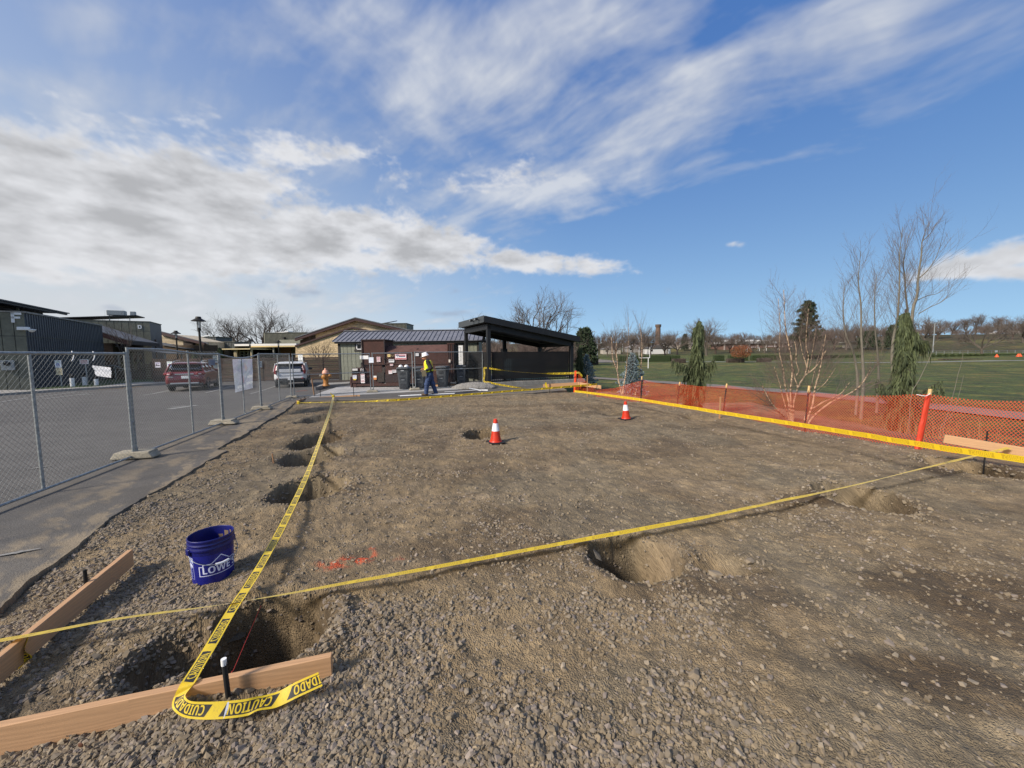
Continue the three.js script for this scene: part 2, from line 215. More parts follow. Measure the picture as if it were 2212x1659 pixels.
function holeAt(x, z) { // [height change, dampness]
  let y = 0, wet = 0, up = 0;
  for (const h of HOLES) {
    const dx = x - h.x, dz = z - h.z; if (Math.abs(dx) > h.rx * 2 + 0.5 || Math.abs(dz) > h.rx * 2 + 0.6) continue;
    const a = (dx * h.ux + dz * h.uz) / h.rx, b = (-dx * h.uz + dz * h.ux) / h.rz, ang = Math.atan2(b, a), e = Math.hypot(a, b) * (1 + 0.22 * (fbm(Math.cos(ang) * 2 + h.s * 9, Math.sin(ang) * 2, 3, 140) - 0.5)) + 0.05 * (fbm(x * 9, z * 9, 3, 141) - 0.5);
    const k = sst(1, 1 - h.soft, e); const lump = 4 * k * (1 - k) * (0.3 * h.depth * (fbm(x * 13, z * 13, 4, 145, 0, 0.6) - 0.5) + 0.04 * (fbm(x * 40, z * 40, 2, 146) - 0.5)); if (-h.depth * k + lump < y) y = -h.depth * k + lump; wet = Math.max(wet, sst(1.55, 0.8, e + 0.5 * (fbm(x * 3, z * 3, 3, 142) - 0.5)) * Math.min(1, h.depth * 4)); up += 0.1 * h.depth * Math.exp(-((e - 1.22) ** 2) / 0.03) * fbm(x * 4, z * 4, 3, 143);
  }
  return [y < -0.02 ? y : y + up, wet];
}
function dirtY(x, z, fine = true) {
  const e = edgeX(z), dE = x - e, under = sst(0.0, -0.12, dE), [hy] = holeAt(x, z);
  let y = -0.035 + 0.05 * sst(0.2, 2.5, dE) * sst(20, 8, -z) + 0.09 * (fbm(x * 0.55, z * 0.55, 3, 150) - 0.5) + 0.05 * (fbm(x * 2.1, z * 2.1, 3, 151) - 0.5);
  if (fine) y += 0.044 * (fbm(x * 8, z * 8, 3, 152) - 0.5) + 0.022 * (fbm(x * 26, z * 26, 3, 153, 0, 0.65) - 0.5) * (hy < -0.05 ? 2.5 : 1);
  const right = sst(0, 1.4, x - (2.6 + 0.9 * fbm(z * 0.7, 3, 2, 155) + lerp(5.4, 1.6, sst(5.5, 16.5, -z)))); y -= 0.55 * right;
  const far = sst(-17.4, -18.8, z); y -= 0.4 * far;
  return lerp(y + hy, -0.2, under);
}
{
  const xs = [], zs = []; for (let x = -9.2; x < 11; ) { xs.push(x); const a = Math.abs(x + 0.4); x += x < -3.4 ? 0.05 : a < 3 ? 0.02 : 0.02 + (a - 3) * 0.012; }
  for (let z = 1.0; z > -19.2; ) { zs.push(z); const a = -z; z -= a < 0.6 ? 0.05 : a < 3.2 ? 0.016 : 0.016 + (a - 3.2) * 0.0075; }
  const nx = xs.length, nz = zs.length, pos = new Float32Array(nx * nz * 3), uv = new Float32Array(nx * nz * 2), col = new Float32Array(nx * nz * 3), idx = [];
  const dry = C('#998769'), damp = C('#75654d'), pale = C('#b1a086'), grey = C('#90846c'), paint = C('#ee5a2a'), c = new THREE.Color();
  const sprays = [[705, 1222, 790, 1212, 0.07, 1.0], [745, 1208, 803, 1206, 0.05, 0.9], [803, 1186, 808, 1200, 0.03, 0.6], [855, 1212, 876, 1208, 0.03, 0.5], [690, 1214, 720, 1224, 0.06, 0.35], [1040, 855, 1065, 854, 0.0, 0]].map(([a, b, e, f, w, k]) => [G(a, b), G(e, f), w, k]);
  const wetShadeC = C('#5f4f39'), DAMP_PIT_SHADE = [[2060, 1275, 0.75, 0.3, 0.8], [2170, 1350, 0.5, 0.3, 0.85], [1960, 1450, 0.55, 0.16, 0.8], [1570, 1236, 0.4, 0.12, 0.7], [1740, 1084, 0.6, 0.22, 0.75], [2120, 1500, 0.5, 0.2, 0.7], [1320, 893, 1.2, 0.45, 0.7], [1230, 925, 1.3, 0.5, 0.5], [1000, 1020, 1.2, 0.6, 0.35], [1480, 1280, 0.5, 0.25, 0.4], [2090, 1018, 0.9, 0.35, 0.7], [1500, 925, 1.0, 0.5, 0.45], [1060, 930, 1.6, 0.7, 0.35], [1150, 875, 2.2, 0.5, 0.45], [560, 1392, 0.62, 0.4, 0.85], [360, 1430, 0.45, 0.3, 0.6], [1372, 1218, 0.55, 0.36, 0.85], [1850, 1088, 0.7, 0.42, 0.85], [668, 1062, 0.6, 0.42, 0.8], [676, 990, 0.65, 0.4, 0.7], [688, 953, 0.65, 0.45, 0.7], [1044, 943, 0.6, 0.4, 0.7], [2090, 1016, 0.8, 0.4, 0.6]].map(([a, b2, rx, rz, k]) => [G(a, b2), rx, rz, k]);  // damp soil patches; those on the pits also paint their shade into the soil
  let o = 0;
  for (const z of zs) for (const x of xs) {
    const y = dirtY(x, z); pos[o * 3] = x; pos[o * 3 + 1] = y; pos[o * 3 + 2] = z; uv[o * 2] = x + y * 0.6; uv[o * 2 + 1] = z + y * 0.8;
    const [hy, wet] = holeAt(x, z), a = fbm(x * 0.55 + 7, z * 0.9, 4, 160, 0, 0.6), b = fbm(x * 2.2, z * 2.6 + 4, 4, 161, 0, 0.6), f = fbm(x * 14, z * 14, 2, 162);
    c.copy(dry).lerp(pale, 0.8 * sst(0.5, 0.72, b * 0.6 + a * 0.4)).lerp(damp, 0.85 * sst(0.5, 0.66, a * 0.75 + b * 0.25)); c.lerp(grey, 0.7 * sst(0.52, 0.66, fbm(x * 0.8 + 31, z * 0.8, 3, 163)));
    
    for (const [q2, rx, rz, k] of DAMP_PIT_SHADE) { const e2 = Math.hypot((x - q2.x) / rx, (z - q2.z) / rz) + 0.9 * (b - 0.5) + 0.5 * (a - 0.5); if (e2 < 1.2) c.lerp(wetShadeC, k * sst(1.15, 0.45, e2)); }
    c.multiplyScalar(0.8 + 0.4 * f);
    for (const [p, q2, w, k] of sprays) if (k) { const vx = q2.x - p.x, vz = q2.z - p.z, t = clamp(((x - p.x) * vx + (z - p.z) * vz) / (vx * vx + vz * vz)), dd = Math.hypot(x - p.x - t * vx, z - p.z - t * vz); if (dd < w * 2.5) c.lerp(paint, 0.85 * k * sst(w * 1.4, 0, dd) * sst(0.4, 0.62, fbm(x * 22, z * 22, 3, 165))); }
    col[o * 3] = c.r; col[o * 3 + 1] = c.g; col[o * 3 + 2] = c.b; o++;
  }
  for (let j = 0; j < nz - 1; j++) for (let i = 0; i < nx - 1; i++) { const a = j * nx + i; idx.push(a, a + 1, a + nx, a + 1, a + nx + 1, a + nx); }
  const g = new THREE.BufferGeometry(); g.setAttribute('position', new THREE.BufferAttribute(pos, 3)); g.setAttribute('uv', new THREE.BufferAttribute(uv, 2)); g.setAttribute('color', new THREE.BufferAttribute(col, 3)); g.setIndex(idx); g.computeVertexNormals();
  T.dirt = tex(1024, (u, v) => { const m = fbm(u * 7, v * 7, 7, 170, 7, 0.68), p = vn(u * 180, v * 180, 171, 180), k = 0.84 + 0.55 * (m - 0.5) + (p > 0.88 ? 0.16 : p < 0.1 ? -0.12 : 0); return [k, k * 0.985, k * 0.96]; });
  T.dirtB = tex(1024, (u, v) => { const m = fbm(u * 12, v * 12, 6, 173, 12, 0.72), p = vn(u * 150, v * 150, 171, 150); return 0.7 * m + 0.3 * p; }, { srgb: false });
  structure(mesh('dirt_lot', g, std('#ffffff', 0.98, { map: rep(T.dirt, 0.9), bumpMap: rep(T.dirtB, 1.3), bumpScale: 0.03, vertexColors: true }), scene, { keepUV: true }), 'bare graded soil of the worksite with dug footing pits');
}
// crushed stone and clods scattered over the soil
const inside = (x, z) => x > edgeX(z) + 0.02 && z > -17.6;
{
  const shapes = []; for (let k = 0; k < 7; k++) { const r = rng(300 + k), pts = []; for (let i = 0; i < 13; i++) { const v = V(r() * 2 - 1, r() * 2 - 1, r() * 2 - 1).normalize().multiplyScalar(0.8 + 0.35 * r()); pts.push(v.multiply(V(1, 0.68, 0.8))); } shapes.push(new ConvexGeometry(pts)); }
  const mat = std('#ffffff', 0.95, { flatShading: true }), r = rng(411), lists = shapes.map(() => []);
  const up = V(0, 1, 0), q = new THREE.Quaternion(), m4 = new THREE.Matrix4(), e = new THREE.Euler(), col = new THREE.Color();
  const dense = (x, z) => { const n = fbm(x * 1.1 + 3, z * 1.1, 4, 180), nf = fbm(x * 3.4, z * 3.4, 4, 181, 0, 0.6), e = x - edgeX(z); let k = 0.3 * sst(0.48, 0.68, n) * sst(0.4, 0.6, nf) + 0.06; k += 0.8 * sst(0.34, 0.62, nf + 0.25 * (n - 0.5)) * (sst(1.5, 0.3, e) * sst(8, 4, -z) + 0.9 * sst(0.75, 0.2, Math.abs(x + 2.55)) * sst(3.4, 2.6, -z)); k += sst(0.28, 0.55, nf + 0.4 * (n - 0.5)) * (0.95 * sst(2.05, 1.6, -z + 0.35 * Math.max(0, x)) * sst(1.4, -0.6, x) + 0.4 * sst(1.7, 1.25, -z) + 0.5 * sst(0.5, 0.15, Math.hypot(x + 0.75, (z + 2.2) * 0.7))); return clamp(k) * (1 - 0.45 * sst(0.4, 2.0, x)); };
  const put = (x, z, s, sink) => { const y = dirtY(x, z), k = Math.floor(r() * shapes.length); e.set((r() - 0.5) * 1.2, r() * 6.28, (r() - 0.5) * 1.2); q.setFromEuler(e); const f = 0.75 + 0.5 * r(); m4.compose(V(x, y + s * (0.25 - sink), z), q, V(s * f, s * (0.8 + 0.4 * r()), s)); const t = r(), b = 0.75 + 0.45 * r(); if (t < (s > 0.009 ? 0.5 : 0.75)) col.setRGB(0.2 * b, 0.156 * b, 0.098 * b); else col.setRGB(0.212 * b, 0.174 * b, 0.123 * b * (t > 0.85 ? 1.12 : 1)); if (r() < 0.025) col.multiplyScalar(1.45); lists[k].push(m4.clone(), col.clone()); };
  const fill = (x0, x1, z0, z1, n, s0, s1, pow) => { for (let i = 0; i < n; i++) { const x = lerp(x0, x1, r()), z = lerp(z0, z1, r()); if (!inside(x, z) || (x > 1.6 && r() < 0.35)) continue; if (Math.abs(x) > -z * 1.45 + 0.5) continue; if (x > 7.5) continue; const d = dense(x, z), [hy] = holeAt(x, z); if (r() > d * (hy < -0.3 ? 0.25 : 1)) continue; const s = s0 + (s1 - s0) * Math.pow(r(), pow); put(x, z, s, 0.1 + 0.3 * r()); } };
  fill(-3.8, 3.6, -1.1, -2.6, 230000, 0.003, 0.023, 3.2); fill(-4.5, 5.2, -2.5, -4.6, 190000, 0.004, 0.023, 3.4); fill(-6, 7, -4.4, -8.5, 150000, 0.006, 0.028, 3.2); fill(-8, 7, -8, -17, 110000, 0.009, 0.034, 3.4);
  for (const h of HOLES) { const n = Math.round(500 * Math.min(1, h.depth * 2.5) * (h.z > -6 ? 1 : 0.35)); for (let i = 0; i < n; i++) { const a = r() * 6.283, ring = r() < 0.55 ? 0.98 - 0.3 * r() : 1 + 0.4 * r() * r(), lx = Math.cos(a) * h.rx * ring, lz = Math.sin(a) * h.rz * ring, x = h.x + lx * h.ux - lz * h.uz, z = h.z + lx * h.uz + lz * h.ux; if (inside(x, z)) put(x, z, (0.006 + 0.022 * r() * r()) * (h.z > -4 ? 1 : 1.4), 0.2 * r()); } }
  for (let i = 0; i < 380; i++) { const z = -1.1 - 5.5 * r() ** 1.6, x = (r() * 2 - 1) * Math.min(6, 0.5 - z * 1.35); if (inside(x, z) && holeAt(x, z)[0] > -0.1) put(x, z, 0.014 + 0.024 * r() * r(), 0.3); }
  let total = 0;
  shapes.forEach((g, k) => { const n = lists[k].length / 2; total += n; const im = new THREE.InstancedMesh(g, mat, n); for (let i = 0; i < n; i++) { im.setMatrixAt(i, lists[k][i * 2]); im.setColorAt(i, lists[k][i * 2 + 1]); } im.name = numbered('gravel'); im.castShadow = im.receiveShadow = true; im.userData = { kind: 'stuff', label: 'grey brown crushed stone strewn over the soil', category: 'gravel' }; scene.add(im); });
  console.log('stones', total);
}
// asphalt: slab with a broken edge against the soil
{
  const zs = []; for (let z = 4; z > -34; ) { zs.push(z); z -= (z < -14 && z > -18.4) ? 0.06 : z > -12 ? 0.05 : 0.35; }
  const ns = 120, pos = [], uv = [], col = [], idx = [], c = new THREE.Color(), dust = new THREE.Color(0.86, 0.74, 0.56), base = new THREE.Color(0.37, 0.375, 0.385), dk = new THREE.Color(0.3, 0.3, 0.31);
  const ed = (z) => z < -18.15 ? 2.6 : edgeX(z) + (z > -14.4 ? 0.05 * (fbm(z * 3.1, 1, 4, 190) - 0.5) * 2 + 0.02 * (vn(z * 17, 5, 191) - 0.5) : 0);
  for (const z of zs) { const X = ed(z); for (let i = 0; i <= ns + 1; i++) { const skirt = i > ns, t = Math.min(i, ns) / ns, x = X - 0.004 * (skirt ? -1 : 0) - Math.pow(1 - t, 2.6) * (X + 70); pos.push(x, skirt ? -0.2 : lotY(x, z) + 0.004 * (fbm(x * 0.7, z * 0.7, 2, 192) - 0.5), z); uv.push(x, z);
    const d = X - x, streak = 0.6 * fbm(d * 4 + 1.1 * z, z * 0.8 - d * 1.3, 5, 193, 0, 0.62) + 0.4 * fbm(x * 9, z * 7, 4, 197, 0, 0.65); c.copy(base).lerp(dk, 0.7 * sst(0.5, 0.7, fbm(x * 0.25, z * 0.25, 3, 194))); c.lerp(dust, clamp(sst(1.8, 0.05, d) * (0.15 + 1.0 * sst(0.45, 0.56, streak)) * 0.95)); if (skirt) c.copy(dk); col.push(c.r, c.g, c.b); } }
  const n = ns + 2; for (let j = 0; j < zs.length - 1; j++) for (let i = 0; i < n - 1; i++) { const a = j * n + i; idx.push(a, a + 1, a + n, a + 1, a + n + 1, a + n); }
  const g = new THREE.BufferGeometry(); g.setAttribute('position', new THREE.Float32BufferAttribute(pos, 3)); g.setAttribute('uv', new THREE.Float32BufferAttribute(uv, 2)); g.setAttribute('color', new THREE.Float32BufferAttribute(col, 3)); g.setIndex(idx); g.computeVertexNormals();
  structure(mesh('parking_lot', g, M.asphalt, scene, { keepUV: true }), 'grey asphalt car park with a dusty cut edge');
}
// ---------------------------------------------------------------- buildings
const TH = 30.7 * Math.PI / 180;                          // the campus stands turned by this angle
function pbox(x0, y0, x1, y1, d, thick, r) { const xm = (x0 + x1) / 2, ym = (y0 + y1) / 2, X0 = P(x0, ym, d).x, X1 = P(x1, ym, d).x, Y0 = P(xm, y1, d).y, Y1 = P(xm, y0, d).y; return minmax([X0, Y0, -d - thick], [X1, Y1, -d], r); }
const z1 = (x, y) => [x * 0.1736, 630.9 + y * 0.1736], z2 = (x, y) => [329.2 + x * 0.1736, 630.9 + y * 0.1736], z3 = (x, y) => [658.4 + x * 0.1736, 630.9 + y * 0.1736], z4 = (x, y) => [960.1 + x * 0.1736, 630.9 + y * 0.1736], z5 = (x, y) => [1289.2 + x * 0.1736, 630.9 + y * 0.1736];
const zb = (f, x0, y0, x1, y1, d, t, r) => { const [a, b] = f(x0, y0), [c, e] = f(x1, y1); return pbox(a, b, c, e, d, t, r); };
function onPlane(px, py, p0, n) { const o = V(0, CAMH, 0), r = ray(px, py); return o.clone().add(r.multiplyScalar(p0.clone().sub(o).dot(n) / r.dot(n))); }
function slab(pts, top, thick) { const s = new THREE.Shape(pts.map((p) => new THREE.Vector2(p.x, -p.z))); return new THREE.ExtrudeGeometry(s, { depth: thick, bevelEnabled: false }).rotateX(-Math.PI / 2).translate(0, top - thick, 0); }
function poly3(pts, thick, off = V(0, -1, 0)) { // a flat plate through 3D points, thickened along off
  const n = pts.length, pos = [], a = pts, b = pts.map((p) => p.clone().addScaledVector(off, thick)); const tri = (p, q, r) => pos.push(...p.toArray(), ...q.toArray(), ...r.toArray());
  for (let i = 1; i < n - 1; i++) { tri(a[0], a[i], a[i + 1]); tri(b[0], b[i + 1], b[i]); } for (let i = 0; i < n; i++) { const j = (i + 1) % n; tri(a[i], b[i], b[j]); tri(a[i], b[j], a[j]); }
  const g = new THREE.BufferGeometry(); g.setAttribute('position', new THREE.Float32BufferAttribute(pos, 3)); g.computeVertexNormals(); return g;
}
function letters(txt, size, mat, w = 128, h = 128, font = 'bold 110px sans-serif') { return null; }
const glyph = { F: [[0, 0, 0.22, 1], [0, 0.78, 0.7, 1], [0, 0.4, 0.6, 0.6]], D: [[0, 0, 0.22, 1], [0.2, 0.8, 0.58, 1], [0.2, 0, 0.58, 0.2], [0.56, 0.12, 0.76, 0.88]] };
const glyphGeo = (k, s, t) => glyph[k].map(([a, b, c, d]) => minmax([a * s, b * s, 0], [c * s, d * s, t]));

{ // building with the letter F: olive panelled end, slate ribbed side, roof canopy
  const c0 = G(71, 842, -0.2), b = thing('school_building', 'olive and slate metal clad building marked with the letter F', 'building', V(c0.x, -0.3, c0.z), TH);
  b.updateMatrixWorld(true); const H = 4.95, L = 11.9;
  mesh('wall', minmax([-9, 0, -L], [-0.03, H - 0.06, -0.03]), M.slate, b);
  const px = [-0.02, -0.5, -1.02, -1.55, -2.1, -2.65, -3.2, -3.75, -4.3, -4.85, -5.4]; for (let i = 0; i < px.length - 1; i++) for (const [y0, y1] of [[0, 3.44], [3.47, H - 0.08]]) mesh('panel', rbox(px[i] - px[i + 1] - 0.03, y1 - y0, 0.05, 0.008, (px[i] + px[i + 1]) / 2, (y0 + y1) / 2, 0), M.olive, b);
  const rib = boxUV(box(0.05, H - 0.1, 0.035, 0, H / 2, 0, Math.PI / 2)); for (let z = -0.18; z > -L; z -= 0.3) mesh('rib', rib, M.slate, b, { keepUV: true, at: V(-0.015, 0, z) });
  mesh('seam_strip', minmax([-0.03, 3.43, -L], [0.012, 3.46, -0.03]), M.oliveTrim, b);
  mesh('parapet_cap', [minmax([-9, H - 0.06, -0.2], [0.05, H + 0.04, 0.07]), minmax([-0.25, H - 0.06, -L - 0.05], [0.05, H + 0.04, -0.2])], M.concrete, b);
  const canopy = mesh('roof_canopy', minmax([-8.8, 5.56, -8.2], [-0.7, 5.64, 1.0]), std('#3b3f42', 0.6), b); for (let k = 0; k < 7; k++) mesh('purlin', minmax([-8.7 + k * 1.3, 5.44, -8.1], [-8.6 + k * 1.3, 5.56, 0.9]), M.steelDark, canopy);
  mesh('canopy_edge', minmax([-8.85, 5.5, 1.0], [-0.65, 5.68, 1.05]), M.white, canopy);
  for (const z of [-0.8, -3.5, -6.5]) for (const x of [-1.6, -4.4]) mesh('canopy_post', box(0.1, 0.6, 0.1, x, 5.2, z), M.galv, b);
  const loc = (x, y, n) => b.worldToLocal(onPlane(...z1(x, y), V(c0.x, 0, c0.z), V(Math.sin(TH), 0, Math.cos(TH))));
  let p = loc(150, 380); const f = mesh('letter', glyphGeo('F', 0.62, 0.04), M.white, b); f.position.set(p.x, p.y, 0.03);
  p = loc(115, 912); mesh('meter_box', rbox(0.56, 0.62, 0.16, 0.03, p.x, p.y, 0.11), M.galv, b); mesh('meter', lathe([[0, 0], [0.13, 0], [0.13, 0.1], [0, 0.13]], 20).rotateX(Math.PI / 2).translate(p.x, p.y + 0.12, 0.19), M.glass, b);
  p = loc(308, 456); const wl = mesh('wall_lamp', rbox(0.5, 0.2, 0.22, 0.03, p.x, p.y, 0.14), M.white, b); mesh('camera_dome', [lathe([[0.02, 0.08], [0.2, 0.06], [0.16, 0], [0.1, -0.1], [0, -0.13]], 20).translate(p.x + 0.38, p.y - 0.1, 0.24)], M.white, wl);
}
{ // building D
  const c0 = P(323.6, 694.7, 45), b = thing('school_building', 'olive panelled block with letter D and slate end wall', 'building', V(c0.x, -0.9, c0.z), TH), H = c0.y + 0.9; b.updateMatrixWorld(true);
  mesh('wall', minmax([-12, 0, -4.9], [-0.03, H - 0.05, -0.03]), M.slate, b);
  for (let i = 0; i < 16; i++) for (const [y0, y1] of [[0, H - 1.15], [H - 1.12, H - 0.06]]) mesh('panel', box(0.56, y1 - y0, 0.06, -0.31 - i * 0.6, (y0 + y1) / 2, 0), M.olive, b);
  mesh('parapet_cap', minmax([-12, H - 0.05, -4.95], [0.04, H + 0.03, 0.06]), M.oliveTrim, b);
  const d = mesh('letter', glyphGeo('D', 0.42, 0.04), M.white, b); d.position.set(-1.05, H - 0.85, 0.04);
  mesh('slit_window', minmax([-0.04, H - 4.2, -1.9], [0.02, H - 2.0, -1.45]), M.glass, b); mesh('slit_window', minmax([-0.04, H - 5.3, -2.2], [0.02, H - 4.5, -1.75]), M.glass, b);
  mesh('roof_canopy', poly3([V(-9, H + 0.12, -0.5), V(-1.2, H + 0.75, -0.5), V(-1.2, H + 0.75, -3.6), V(-9, H + 0.12, -3.6)], 0.1), M.steelDark, b);
  mesh('roof_unit', [rbox(1.5, 0.55, 0.9, 0.05, -3.1, H + 0.98, -1.5), rbox(0.45, 0.5, 0.5, 0.05, -1.7, H + 0.95, -1.4), box(0.06, 0.75, 0.06, -3.7, H + 0.38, -1.3), box(0.06, 0.75, 0.06, -2, H + 0.38, -1.3)], M.galv, b);
  mesh('roof_canopy', poly3([V(-13, H + 0.1, -1), V(-10.6, H + 0.6, -1), V(-10.6, H + 0.6, -3), V(-13, H + 0.1, -3)], 0.08), M.steelDark, b);
}
{ // low wing with a shingled roof between them
  const c0 = P(275, 734, 36), b = thing('low_wing', 'low brown wing with grey shingled roof and maroon fascia', 'building', V(c0.x, -0.6, c0.z), TH), e = c0.y + 0.6, s = 0.42;
  mesh('roof', poly3([V(0.05, e, 0), V(0.05, e, -10.5), V(-4.5, e + 4.5 * s, -10.5), V(-4.5, e + 4.5 * s, 0)], 0.06), M.roofGrey, b);
  mesh('fascia', [poly3([V(0.06, e - 0.08, 0.02), V(-4.5, e - 0.08 + 4.56 * s, 0.02), V(-4.5, e - 0.5 + 4.56 * s, 0.02), V(0.06, e - 0.5, 0.02)], 0.06, V(0, 0, 1))], M.maroon, b);
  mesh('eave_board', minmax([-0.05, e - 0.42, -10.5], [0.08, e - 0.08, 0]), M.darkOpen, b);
  mesh('wall', minmax([-4.5, 0, -10], [-1.2, e - 0.3, -0.6]), std('#3d3129', 0.85, { map: rep(T.brick, 0.5) }), b);
  for (let k = 0; k < 4; k++) { const w = mesh('window', minmax([-1.2, 1.1, -3.0 - k * 1.9], [-1.12, 2.7, -1.9 - k * 1.9]), M.glass, b); mesh('window_frame', [minmax([-1.2, 1.0, -3.06 - k * 1.9], [-1.08, 1.1, -1.84 - k * 1.9]), minmax([-1.2, 2.7, -3.06 - k * 1.9], [-1.08, 2.8, -1.84 - k * 1.9]), minmax([-1.2, 1.1, -1.9 - k * 1.9], [-1.08, 2.7, -1.6 - k * 1.9])], M.concrete, w); }
  const dr = mesh('door', minmax([-3.2, 0, -0.6], [-2.0, 2.1, -0.52]), M.galv, b); mesh('door_frame', [minmax([-3.35, 0, -0.6], [-3.2, 2.25, -0.48]), minmax([-2.0, 0, -0.6], [-1.85, 2.25, -0.48]), minmax([-3.35, 2.1, -0.6], [-1.85, 2.25, -0.47])], M.concrete, dr);
  mesh('lower_roof', poly3([V(2.6, e - 1.25, -1), V(2.6, e - 1.25, -9), V(-1.1, e - 0.55, -9), V(-1.1, e - 0.55, -1)], 0.08), M.roofGrey, b); mesh('post', box(0.15, e - 1.2, 0.15, 2.3, (e - 1.2) / 2, -8.6), M.concrete, b); mesh('post', box(0.15, e - 1.2, 0.15, 2.3, (e - 1.2) / 2, -1.3), M.concrete, b);
}
{ // tan gabled wing behind, maroon rake
  const d = 54, b = thing('gabled_wing', 'tan clapboard wing with long maroon rake, behind block D', 'building');
  const A = (x, y, k = d) => P(...z2(x, y), k);
  mesh('wall', [poly3([A(100, 520), A(100, 690), A(500, 690), A(500, 610)].map((p) => p.setZ(-d)), 6, V(0, 0, -1))], M.sidingTan, b);
  for (let k = 0; k < 7; k++) { const y = 560 + k * 17, p0 = A(100, y, d - 0.02), x1 = 100 + clamp((y - 500) / 140, 0, 1) * 400 - 30, p1 = A(Math.max(200, Math.min(385, 385)), y + 1, d - 0.02); mesh('clapboard', bar(p0, p1, 0.03, 0.03), std('#9a8358', 0.8), b); }
  mesh('rake_board', poly3([A(105, 492), A(680, 634), A(680, 660), A(105, 525)].map((p) => p.setZ(-d + 0.5)), 0.3, V(0, 0, -1)), M.maroon, b);
  mesh('roof', poly3([A(105, 486), A(690, 630), A(690, 630).add(V(-6, 0, -8)), A(105, 486).add(V(-6, 0, -8))], 0.25), M.roofGrey, b);
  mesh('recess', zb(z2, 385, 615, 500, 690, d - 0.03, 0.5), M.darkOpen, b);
  mesh('brick_base', zb(z2, 110, 660, 640, 830, d - 3, 2.5), std('#5d5145', 0.9, { map: rep(T.brick, 0.5) }), b);
  mesh('lower_roof', poly3([A(125, 650, d - 3.2), A(520, 706, d - 3.2), A(520, 697, d - 0.2), A(125, 626, d - 0.2)], 0.15), M.roofGrey, b);
}
function siding(parent, f, x0, y0, x1, y1, d, n, mat = M.olive) { mesh('wall', zb(f, x0, y0, x1, y1, d, 4), mat, parent); for (let i = 1; i < n; i++) { const x = lerp(x0, x1, i / n); mesh('rib', zb(f, x - 1.2, y0 + 2, x + 1.2, y1, d - 0.06, 0.06), M.oliveTrim, parent); } mesh('parapet_cap', zb(f, x0 - 3, y0 - 6, x1 + 3, y0, d - 0.1, 4.2), M.oliveTrim, parent); }
{ const b = thing('siding_block', 'low grey ribbed block right of the tan rake', 'building'); siding(b, z2, 600, 622, 1022, 830, 60, 22, std('#5e6260', 0.6)); }
{ const b = thing('siding_block', 'small grey ribbed block behind under a slanted roof panel', 'building'); siding(b, z2, 560, 560, 790, 700, 68, 12, std('#5b5f60', 0.6)); mesh('roof_panel', poly3([P(...z2(380, 556), 70), P(...z2(480, 540), 70), P(...z2(480, 540), 74), P(...z2(380, 556), 74)], 0.12), M.steelDark, b); mesh('roof_panel', poly3([P(...z2(570, 556), 69), P(...z2(710, 532), 69), P(...z2(710, 532), 73), P(...z2(570, 556), 73)], 0.12), M.white, b); }
{ const b = thing('entrance_canopy', 'cream edged entrance canopy over pale framed doors', 'building'); mesh('roof', zb(z2, 630, 703, 1215, 716, 56, 5), std('#c9b98e', 0.7), b); mesh('back_wall', zb(z2, 640, 716, 1240, 860, 59, 0.3), std('#8a7f70', 0.9, { map: rep(T.brick, 0.5) }), b); for (const [x0, x1] of [[660, 760], [780, 880], [900, 1000], [1095, 1130], [1142, 1180]]) mesh('window_pane', zb(z2, x0, 722, x1, 860, 58.9, 0.1), M.glass, b);
  for (const [a, c] of [[1085, 1190]]) { mesh('door_frame', [zb(z2, a, 735, a + 8, 860, 58.6, 0.3), zb(z2, c - 8, 735, c, 860, 58.6, 0.3), zb(z2, a + 48, 740, a + 56, 860, 58.6, 0.3), zb(z2, a, 735, c, 745, 58.55, 0.3), zb(z2, a, 775, c, 782, 58.5, 0.3)], std('#8f9285', 0.6), b); }
  for (const x of [1015, 1035, 1222]) mesh('column', zb(z2, x, 716, x + 11, 860, 56.4, 0.3), std('#b9ab86', 0.7), b); }
{ const b = thing('siding_block', 'taller olive ribbed block above the white roofed walkway', 'building'); siding(b, z2, 1390, 508, 1905, 720, 66, 34); mesh('lower_block', zb(z2, 1580, 592, 1905, 640, 63.5, 2), M.olive, b); mesh('roof_panel', poly3([P(...z2(1500, 505), 67), P(...z2(1690, 487), 67), P(...z2(1755, 492), 71), P(...z2(1560, 503), 71)], 0.12), M.white, b); mesh('exhaust', zb(z2, 1618, 560, 1640, 585, 65.6, 0.4), M.black, b); }
{ const b = thing('walkway_roof', 'long white edged walkway roof over a dark recess', 'building'); mesh('roof', zb(z2, 1020, 643, 1790, 668, 60, 4), std('#cfcfcb', 0.7), b); mesh('fascia', zb(z2, 1225, 668, 1790, 684, 59.9, 0.3), std('#c4b07e', 0.7), b); mesh('back_wall', zb(z2, 1240, 684, 1800, 860, 63, 0.3), std('#8a7f70', 0.9, { map: rep(T.brick, 0.5) }), b); for (let k = 0; k < 4; k++) mesh('window_pane', zb(z2, 1250 + k * 84, 690, 1326 + k * 84, 860, 62.9, 0.1), M.glass, b); mesh('brick_pier', zb(z2, 1600, 690, 1720, 860, 62.6, 0.3), std('#8d6a50', 0.9, { map: rep(T.brick, 0.5) }), b); for (const x of [1500, 1212]) mesh('column', zb(z2, x, 684, x + 12, 860, 60.3, 0.3), M.concrete, b); }
